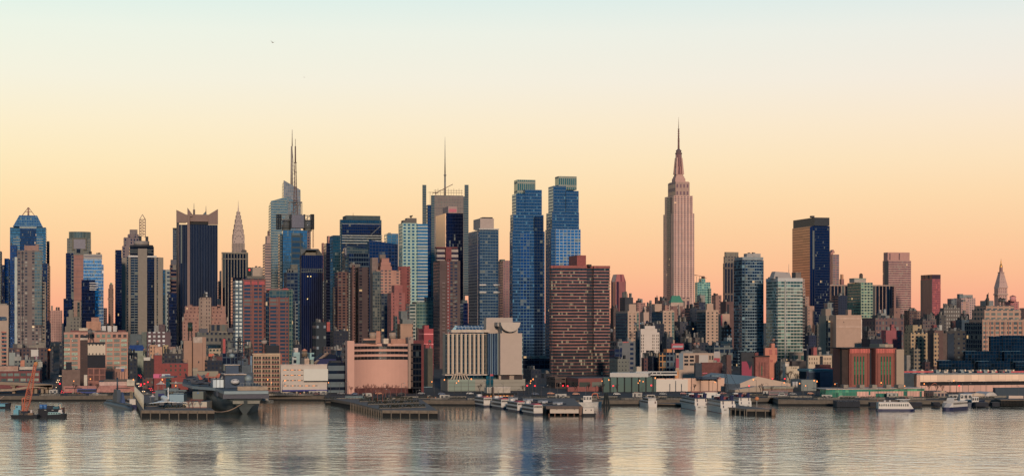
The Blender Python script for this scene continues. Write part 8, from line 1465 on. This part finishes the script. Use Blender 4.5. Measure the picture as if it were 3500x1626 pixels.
def patrol(e):
    m = MB(); hull(m, 14, 4.6, 1.8, .3); m.build('hull', e, [P((20, 30, 90)), P((120, 120, 124))]); cabin(e, 'deckhouse', 2, 9, -1.8, 1.8, 1.8, 5, BW, 4, (.45, .8), (1, -1)); m = MB(); [m.tube((2 + i * 2, 0, 5), (2 + i * 2, 0, 10), .12) for i in range(4)]; m.tube((1, 0, 9), (9, 0, 9), .12); m.tube((1, 0, 7), (9, 0, 7), .1); m.build('radar_mast', e, [P((190, 160, 110))])
boat('patrol_boat', 'small white and blue patrol boat beside the submarine', 'boat', 456, 1393, radians(115), patrol)
# ---- floating pier house and gangway of the park
xbox('ferry_landing', 'grey green steel landing shed with sloping gangway left of the park pier', 'shed', 1180, 1240, 1352, 1372, 1062, 10, P((110, 136, 140))); t.panel('dark_base', 1200, 1262, 1368, 1384, P((40, 50, 56)), b=-1, out=.2); m = MB(); a0, _ = t.plane(1192, -2); a1, _ = t.plane(1208, -2); [m.tube((a0, y, t.zz(1372)), (a1, y - 8, .6), .35) for y in (-2, -4)]; m.build('gangway', t.e, [P((180, 190, 190))])
m = MB(); a0, _ = t.plane(1210, 1); a1, _ = t.plane(1275, 1); m.tube((a0, 1, t.zz(1354)), (a1, 1, t.zz(1370)), .5); m.tube((a0, 1, t.zz(1360)), (a1, 1, t.zz(1374)), .3); m.build('sloping_roof_beam', t.e, [P((84, 110, 104))])
xbox('lit_kiosk', 'tiny cream kiosk with glowing windows on the park quay', 'kiosk', 1417, 1431, 1364, 1374, 1075, 3, P((230, 190, 140))); [t.panel('lit_window', x, x + 3, 1367, 1371, P((255, 120, 60), emit=1), b=0, out=.1) for x in (1420, 1425)]
xbox('quay_cafe', 'low cafe with orange wall lights on the quay left of the plinth', 'cafe', 1458, 1490, 1352, 1372, 1080, 6, P((60, 50, 50))); [t.panel('glowing_pillar', x, x + 3, 1356, 1370, P((230, 150, 110), emit=.3), b=0, out=.2) for x in (1461, 1474, 1487)]; t.panel('white_counter', 1462, 1470, 1350, 1355, P((220, 205, 190)), b=0, out=.4)  # pillars glow themselves in place of the wall lights
# ---- bare trees
def bare_tree(seed, h, col, spread=.45):
    rnd = random.Random(seed); tr, br = MB(), MB()
    def grow(p, d, L_, r, lv):
        q = tuple(p[i] + d[i] * L_ for i in range(3)); (tr if lv == 0 else br).tube(p, q, r, r1=r * .65, n=4 if lv else 6)
        if lv >= 4: return
        for k in range(4 if lv < 3 else 4):
            an = rnd.uniform(0, 2 * pi); s_ = spread * rnd.uniform(.6, 1.3); nd = [d[0] + s_ * cos(an), d[1] + s_ * sin(an), d[2] + .1]; l = sqrt(sum(v * v for v in nd)); u = rnd.uniform(.5, 1)
            grow(tuple(p[i] + d[i] * L_ * u for i in range(3)), [v / l for v in nd], L_ * rnd.uniform(.55, .75), r * .55, lv + 1)
    grow((0, 0, 0), (0, 0, 1), h * .34, h * .018, 0); e = empty('bare_tree', (0, 0, 0), 0, 'bare tree', 'tree')
    tr.build('trunk', e, [P(col, .9)]); br.build('crown', e, [P(col, .9)]); return e
tA, tB = bare_tree(3, 11, (150, 84, 70)), bare_tree(8, 9, (70, 56, 54)); kids(tA); kids(tB); usedA = []
spots = [(1250, 1370, 1070, 0, 1.1), (1272, 1376, 1040, 0, 1.2), (1290, 1380, 1020, 0, 1.25), (1308, 1379, 1020, 0, 1.1), (1318, 1374, 1045, 0, 1.2), (1335, 1368, 1070, 0, 1.0), (1224, 1362, 1080, 0, .9), (1200, 1356, 1100, 0, .8), (1355, 1362, 1100, 0, .9), (1385, 1362, 1100, 0, .8), (645, 1396, 935, 0, .6), (658, 1396, 935, 0, .7), (683, 1397, 938, 0, .6), (255, 1350, 1135, 1, 1.1), (330, 1350, 1135, 1, 1.1), (2600, 1362, 1130, 1, 1.1), (2640, 1362, 1120, 1, .9), (3175, 1362, 1130, 1, 1.1), (3200, 1362, 1130, 1, 1.0), (2372, 1362, 1140, 1, 1.0), (1640, 1355, 1125, 1, 1.1), (1790, 1358, 1120, 1, 1.0), (1700, 1362, 1110, 1, .9), (1965, 1362, 1130, 1, 1.1), (2010, 1362, 1130, 1, 1.1), (2060, 1362, 1130, 1, 1.1), (2110, 1362, 1130, 1, 1.0), (3220, 1362, 1130, 1, 1.0), (2720, 1300, 1260, 1, 1.6), (2665, 1295, 1290, 1, 1.8), (2700, 1295, 1290, 1, 1.7)]
first = {0: tA, 1: tB}; seen = set()
for i, (px, py, Y, k, s_) in enumerate(spots):
    if k not in seen: o = first[k]; seen.add(k)
    else: o = copy_tree(first[k])
    o.location = (X(px, Y), Y, 3.4 if Y > 950 and Y < 1250 and px < 3300 and not (600 < px < 700) else (3.6 if Y < 950 else G(Y))); o.rotation_euler = (0, 0, i * 1.3); o.scale = (s_,) * 3
    if k == 0: o['label'] = 'bare reddish tree on the pier planting'; o['group'] = 'bare reddish trees on the piers'
    else: o['label'] = 'bare dark street tree along the riverside'; o['group'] = 'bare dark trees along the riverside'
# ---- street lamps, signals, vehicles
def lampmaster(lit):
    e = empty('street_lamp', (0, 0, 0), 0, 'x', 'street lamp'); m = MB(); m.cyl(0, 0, .14, 0, 9, n=6, r1=.09); m.build('pole', e, [P((96, 90, 90))]); m = MB(); m.tube((0, 0, 8.8), (1.6, 0, 9.3), .08); m.build('arm', e, [P((96, 90, 90))])
    MB().cyl(1.7, 0, .3 if lit else .25, 8.9, 9.7 if lit else 9.3, n=8).build('lamp_head', e, [P((255, 150, 80), emit=1.8) if lit else P((190, 180, 170))]); return e
lit, off = lampmaster(True), lampmaster(False); kids(lit); kids(off)
lits = [(1553, 1123), (1576, 1122), (1601, 1120), (1484, 1126), (1510, 1126), (1820, 1120), (1806, 1124), (1832, 1116), (2050, 1140), (2090, 1122), (2174, 1122), (2195, 1128), (2230, 1140), (2206, 1130), (906, 1130), (935, 1128), (965, 1128), (2585, 1110), (2672, 1110), (2792, 1110), (2746, 1075), (2742, 1078), (2782, 1076), (2862, 1085), (3002, 1070), (3100, 1070), (3150, 1070), (3270, 1090), (2436, 1120), (465, 1130), (552, 1120), (610, 1040), (545, 1110), (260, 1140), (300, 1140), (1130, 1130)]
offs = [(1276, 1000), (1330, 990), (1372, 1050), (1388, 1055), (1424, 960), (1338, 935), (1310, 1080), (1660, 1090), (1770, 1010), (1720, 1060), (1850, 1060), (1880, 1050), (1905, 1055), (2625, 1100), (2690, 1115), (2760, 1100), (3245, 1110), (3250, 1100), (3310, 1100), (3370, 1100), (1160, 1120), (1190, 1122), (820, 1110), (3482, 1060), (700, 1120)]
for k, (ls_, mst, lab, grp) in enumerate(((lits, lit, 'street lamp with glowing orange head along the riverside avenue', 'lit street lamps by the river'), (offs, off, 'unlit thin grey lamp post on the quay', 'unlit lamp posts on the quay'))):
    for i, (px, Y) in enumerate(ls_):
        o = mst if i == 0 else copy_tree(mst); o.location = (X(px, Y), Y, 3.3); o.rotation_euler = (0, 0, (i % 2) * pi); o['label'] = lab; o['group'] = grp; s_ = .8 + .07 * (i * 7 % 5); o.scale = (s_, s_, s_)
def vehicle(name, L_, Wd, h, col, cab=True, bus=False, lights=None):
    e = empty(name, (0, 0, 0), 0, 'x', 'bus' if bus else 'car'); m = MB()
    if bus: m.box(-L_ / 2, L_ / 2, -Wd / 2, Wd / 2, .5, h)
    else:
        pr = [(-L_ / 2, .35), (L_ / 2, .35), (L_ / 2, .85), (L_ * .28, .98), (L_ * .12, h), (-L_ * .28, h), (-L_ * .42, 1.0), (-L_ / 2, .9)]
        m.face([(x, -Wd / 2, z) for x, z in pr]); m.face([(x, Wd / 2, z) for x, z in pr][::-1]); [m.face([(x, -Wd / 2, z), (x, Wd / 2, z), (x2, Wd / 2, z2), (x2, -Wd / 2, z2)]) for (x, z), (x2, z2) in zip(pr, pr[1:] + pr[:1])]
    m.build('body', e, [P(col, .35, noise=.04)] * 2)
    if bus: MB().box(-L_ / 2 + .5, L_ / 2 - .02, -Wd / 2 - .03, Wd / 2 + .03, 1.5, h - .6, 0, 0).build('window_strip', e, [P((34, 44, 60), .3)])
    else: MB().loft([[(-L_ * .38, -Wd / 2 - .02, 1.0), (L_ * .24, -Wd / 2 - .02, 1.0), (L_ * .24, Wd / 2 + .02, 1.0), (-L_ * .38, Wd / 2 + .02, 1.0)], [(-L_ * .27, -Wd / 2 - .02, h - .1), (L_ * .11, -Wd / 2 - .02, h - .1), (L_ * .11, Wd / 2 + .02, h - .1), (-L_ * .27, Wd / 2 + .02, h - .1)]], 0, 0).build('windows', e, [P((30, 38, 50), .25)])
    for x in (-L_ * .32, L_ * .32):
        for y in (-Wd / 2, Wd / 2): n = 8; MB().loft([[(x + .36 * cos(2 * pi * i / n), y - .1, .36 + .36 * sin(2 * pi * i / n)) for i in range(n)], [(x + .36 * cos(2 * pi * i / n), y + .1, .36 + .36 * sin(2 * pi * i / n)) for i in range(n)]], 0, 0, 0).build('wheel', e, [BLACK])
    if lights:
        c_, xx = lights
        for y in (-Wd * .36, Wd * .36): MB().box(xx * L_ / 2 - .06, xx * L_ / 2 + .06, y - .2, y + .2, .65, 1.0, 0, 0).build('headlight' if c_[1] > 150 else 'tail_light', e, [P(c_, emit=2.6)])
    kids(e); return e
cc = {'white': (206, 200, 196), 'dark': (40, 44, 56), 'silver': (130, 134, 140), 'orange': (220, 120, 60), 'blue': (50, 90, 140), 'red': (160, 50, 50)}
masters = {k: vehicle('parked_car', 4.5, 1.8, 1.5, v) for k, v in cc.items()}; used = set(); rnd = random.Random(4)
def place(mst, key, x, y, z, rz, lab, grp):
    o = mst if key not in used else copy_tree(mst); used.add(key); o.location = (x, y, z); o.rotation_euler = (0, 0, rz); o['label'] = lab; o['group'] = grp; return o
kk = list(cc)
for i in range(26):
    k = kk[(i * 5 + i // 3) % 4]; u = i % 13; row = i // 13; px0 = 1715 + u * 17 + row * 10; Y0 = 1042 - u * 6.5 - row * 10
    place(masters[k], k, X(px0, Y0), Y0, 4.25, radians(80 + (i % 3) * 4), k + ' car parked on the tour pier', k + ' cars parked on the tour pier')
for i in range(44):
    px = 190 + i * 74 + rnd.uniform(-15, 15); k = rnd.choice(kk); Y = 1124 + (i % 2) * 7
    if 700 < px < 860: continue
    place(masters[k], k, X(px, Y), Y, 3.1, 0, k + ' car on the riverside avenue', k + ' cars on the riverside avenue')
hd, tl = vehicle('street_car', 4.6, 1.8, 1.5, cc['silver'], lights=((255, 210, 150), -1)), vehicle('street_car', 4.6, 1.8, 1.5, cc['dark'], lights=((255, 40, 50), -1))
for s_, (pxs, nn) in enumerate(((196, 16), (512, 16))):
    x0 = X(pxs, 1130)
    for i in range(nn):
        d_ = 14 + i * 22 + rnd.uniform(-4, 4); mst, key, lab = ((hd, 'hd', 'car with bright headlights coming down the '), (tl, 'tl', 'car with red tail lights going up the '))[(i + s_) % 2 if i % 3 else 1]
        sd_ = -3 if key == 'hd' else 3; x, y = x0 - SU * d_ + CU * sd_, 1130 + CU * d_ + SU * sd_
        place(mst, key, x, y, G(y) + .1, pi / 2 + TH if key == 'tl' else pi / 2 + TH, lab + ('left' if s_ == 0 else 'right') + ' cross street', key + ' cars on street ' + 'ab'[s_])
for k in bpy.data.objects:
    if k.get('group') in ('hd cars on street a', 'tl cars on street a', 'hd cars on street b', 'tl cars on street b'): g_ = k['group']; k['group'] = ('oncoming' if g_[0] == 'h' else 'departing') + ' cars on the ' + ('left' if g_[-1] == 'a' else 'right') + ' cross street'
bw_ = vehicle('coach', 12, 2.6, 3.3, (214, 205, 196), bus=True)
for i in range(17):
    px = 2096 + i * 13 if i < 10 else 2200 + (i - 10) * 14; Y = 1195 + (i // 10) * 30; place(bw_, 'bus', X(px, Y), Y, Z(1293, 1172) + .05, radians(78) if i < 10 else radians(10), 'white coach parked on the bus depot roof', 'white coaches on the bus depot roof')
for lab, px, Y, col in (('blue and black city bus on the avenue in front of the pink low building', 297, 1140, (30, 60, 150)), ('red and blue tour bus parked left of the white van by the white shed', 2660, 1110, (110, 30, 60))):
    o = vehicle('city_bus', 12, 2.6, 3.3, col, bus=True); o.location = (X(px, Y), Y, 3.1); o['label'] = lab
o = vehicle('white_van', 5.6, 2, 2.3, (220, 214, 206)); o.location = (X(2674, 1100), 1100, 3.1); o['label'] = 'white van on the quay in front of the tour bus'; o['category'] = 'van'
# traffic signals: small red heads
def signal(): e = empty('traffic_signal', (0, 0, 0), 0, 'x', 'traffic light'); m = MB(); m.cyl(0, 0, .1, 0, 6, n=5); m.build('pole', e, [DARK]); MB().box(-.2, .2, -.2, .2, 5.2, 6.3, 0, 0).build('signal_box', e, [BLACK]); MB().cyl(0, -.3, .42, 5.5, 6.3, n=8).build('red_light', e, [P((255, 50, 60), emit=2.2)]); kids(e); return e
sg = signal()
for i, (px, Y) in enumerate(((1802, 1125), (1828, 1121), (1924, 1125), (1940, 1118), (2226, 1130), (2096, 1120), (494, 1160), (506, 1190), (481, 1128), (482, 1150), (205, 1160), (2560, 1120), (3278, 1120), (2640, 1260), (2682, 1260), (840, 1128))): place(sg, 'sg', X(px, Y), Y, 3.1, 0, 'red traffic signal glowing on the avenue', 'red traffic signals')
# ---- elevated highway
t = T('elevated_highway', 'concrete elevated highway with ramp ending above the left street', 'viaduct', 0, 1145, rot=0, z=3)
def deck(part, pts, th, D, mt):
    m = MB(); 
    for (xa, ya), (xb, yb_) in zip(pts, pts[1:]):
        A = (X(xa, 1145) - t.o[0], Z(ya, 1145) - 3); B = (X(xb, 1145) - t.o[0], Z(yb_, 1145) - 3)
        m.face([(A[0], 0, A[1] - th), (B[0], 0, B[1] - th), (B[0], 0, B[1]), (A[0], 0, A[1])]); m.face([(A[0], 0, A[1]), (B[0], 0, B[1]), (B[0], D, B[1]), (A[0], D, A[1])], 1); m.face([(A[0], D, A[1] - th), (A[0], 0, A[1] - th), (B[0], 0, B[1] - th), (B[0], D, B[1] - th)])
    B = (X(pts[-1][0], 1145) - t.o[0], Z(pts[-1][1], 1145) - 3); m.face([(B[0], 0, B[1] - th), (B[0], D, B[1] - th), (B[0], D, B[1]), (B[0], 0, B[1])]); return m.build(part, t.e, [mt, ROOF])
hc = P((160, 134, 108), .85, noise=.15); deck('upper_deck', [(-300, 1298), (0, 1303), (90, 1307), (180, 1313)], 2.0, 14, hc); deck('lower_ramp', [(-300, 1336), (40, 1328), (100, 1318), (178, 1314.5)], 1.4, 10, P((176, 146, 118)))
for px, yt in ((-60, 1305), (42, 1308), (104, 1312), (118, 1312), (140, 1314), (156, 1316), (168, 1316)): a = X(px, 1145) - t.o[0]; MB().box(a - .9, a + .9, 3, 6, -1, Z(yt, 1145) - 3 - 1.5, 0, 0).build('column', t.e, [hc]); MB().box(a - 1.6, a + 1.6, 1.5, 9, Z(yt, 1145) - 5.4, Z(yt, 1145) - 4.2, 0, 0).build('column_cap', t.e, [hc])
xbox('excavator', 'small orange excavator on the seawall below the red podium', 'excavator', 2016, 2020, 1358, 1366, 1060, 2, P((230, 110, 50)), z=3); m = MB(); m.tube((1, 0, 1), (1.6, 0, 3.4), .35); m.tube((1.6, 0, 3.4), (4.4, 0, 3.6), .35); m.tube((4.4, 0, 3.6), (5.2, 0, .6), .3); m.build('arm', t.e, [P((230, 110, 50))])
xbox('lattice_crane', 'small dark lattice crane standing left of the white hangar', 'crane', 2480, 2490, 1346, 1358, 1120, 4, DARK, z=3); m = MB(); z0, z1 = t.zz(1350), t.zz(1236)
a0 = 1; b0_ = X(2474, 1120) - t.o[0]; [m.tube((a0 + d, 1, z0), (b0_ + d * .5, 1, z1), .18) for d in (0, 1.6)]; [m.tube((a0 + (b0_ - a0) * i / 14 + (0 if i % 2 else 1.4), 1, z0 + (z1 - z0) * i / 14), (a0 + (b0_ - a0) * (i + 1) / 14 + (1.4 if i % 2 else 0), 1, z0 + (z1 - z0) * (i + 1) / 14), .1) for i in range(14)]; b1_ = X(2536, 1120) - t.o[0]; m.tube((b0_, 1, z1), (b1_, 1, t.zz(1350)), .12); m.build('lattice_boom', t.e, [P((50, 60, 76))]); t.panel('black_head', 2466, 2480, 1216, 1240, P((20, 28, 40)), b=1, out=0, t=1)
t2 = xbox('orange_buoy_post', 'post topped with a bright orange ball on the dark work pier', 'marker', 2586, 2588, 1363, 1406, 960, .4, STEEL); m = MB(); n = 12; m.loft([[(.2 + 1.2 * sin(pi * j / 6) * cos(2 * pi * i / n) + .001 * cos(i), .2 + 1.2 * sin(pi * j / 6) * sin(2 * pi * i / n) + .001 * sin(i), Z(1361, 960) - 1.1 * cos(pi * j / 6)) for i in range(n)] for j in range(7)], 0, 0, 0, sm=True).build('orange_ball', t2.e, [P((240, 130, 40))])
# quay clutter, four kinds of small things copied along the riverside
def small(name, lab, cat, grp, build, n, zf=3.05, step=None, rows=(0, 9)):
    e = empty(name, (0, 0, 0), 0, lab, cat, grp); build(e); kids(e); R = random.Random(len(name))
    for i in range(n):
        px = 180 + (3300 * i / n) + R.uniform(-25, 25)
        if 590 < px < 860 or 400 < px < 470: px = 870 + R.uniform(0, 230)
        o = e if i == 0 else copy_tree(e); Y = (1114 if px < 1115 else (1056 if px < 2430 or px > 2680 else 1092)) + rows[i % len(rows)] + R.uniform(0, 4)
        o.location = (X(px, Y), Y, zf); o.rotation_euler = (0, 0, R.uniform(-.08, .08)); q = R.uniform(.8, 1.3); o.scale = (q, 1, R.uniform(.8, 1.2))
    return e
def hedge(e):
    m = MB(); R = random.Random(2)
    for i in range(160): x, y, z = R.uniform(-5, 5), R.uniform(-.9, .9), R.uniform(.1, 1.5); a = R.uniform(0, 6.3); m.face([(x, y, z), (x + .5 * cos(a), y + .5 * sin(a), z + .15), (x + .2 * sin(a), y - .2, z + .55)])
    m.build('foliage', e, [P((56, 58, 42), .9)]); MB().box(-5, 5, -.8, .8, 0, .5, 0, 0).build('planter', e, [P((110, 100, 90))])
hg_ = small('planter_hedge', 'low dark winter hedge in a long concrete planter on the quay', 'hedge', 'winter hedges on the quay', hedge, 34)
def wall_(e): MB().loft([[(-6, -.3, 0), (6, -.3, 0), (6, .3, 0), (-6, .3, 0)], [(-6, -.1, 1.1), (6, -.1, 1.1), (6, .1, 1.1), (-6, .1, 1.1)]], 0, 0).build('barrier', e, [P((150, 136, 118), .9, scale=1)])
small('concrete_barrier', 'pale concrete road barrier on the quay', 'barrier', 'concrete barriers on the quay', wall_, 40, rows=(-2, 26))
def cab_(e):
    MB().box(-3, 3, -1.2, 1.2, .2, 2.9).build('body', e, [P((190, 180, 168)), P((120, 116, 112))]); MB().box(-2, -1, -1.26, -1.1, .3, 2.2, 0, 0).build('door', e, [DARK]); MB().box(.4, 2, -1.26, -1.1, 1.2, 2.2, 0, 0).build('window', e, [P((50, 60, 70), .3)])
small('site_cabin', 'small pale site cabin with a dark door on the quay', 'cabin', 'pale site cabins on the quay', cab_, 15, rows=(12, 30))
def fence_(e):
    m = MB(); [m.tube((-6 + i * 1.5, 0, 0), (-6 + i * 1.5, 0, 1.9), .06, n=4) for i in range(9)]; [m.tube((-6, 0, z), (6, 0, z), .05, n=4) for z in (.6, 1.2, 1.9)]; m.build('railing', e, [P((84, 90, 94))])
small('quay_railing', 'thin grey steel railing along the water edge', 'railing', 'steel railings along the water edge', fence_, 60, rows=(-6, -5))
for px, Y in ((1330, 940), (1372, 945), (1420, 950), (1290, 985), (1345, 990), (1400, 1000), (1260, 1020), (1310, 1030), (1380, 1040), (520, 960), (600, 940), (560, 990)): o = copy_tree(hg_); o.location = (X(px, Y), Y, 3.45); o.rotation_euler = (0, 0, TH); o.scale = (1.1, 1.6, 1.2)
# birds
def bird(px, py, Y, s_, lab):
    e = empty('seagull', (X(px, Y), Y, Z(py, Y)), .5, lab, 'bird'); m = MB(); n = 8
    m.loft([[(x, r * cos(2 * pi * i / n), r * sin(2 * pi * i / n)) for i in range(n)] for x, r in ((-.28, .02), (-.15, .07), (.05, .09), (.18, .06), (.26, .05), (.32, .01))], 0, 0, 0, sm=True)
    for w_, u in ((-1, .28), (1, .14)): q = [(0, 0, .05), (w_ * .28, w_ * .0, u), (w_ * .72, 0, u + .1)]; m.face([(-.0, -.1, .05), (w_ * .28, -.1, u), (w_ * .3, .12, u), (0, .12, .05)]); m.face([(w_ * .28, -.1, u), (w_ * .72, -.02, u + .08), (w_ * .3, .12, u)])
    m.build('body', e, [P((150, 110, 100))]); e.scale = (s_,) * 3
bird(932, 146, 420, 1.0, 'small seagull with raised wings high in the sky left of centre'); bird(1040, 265, 420, .45, 'tiny distant bird dot above the faceted glass tower')
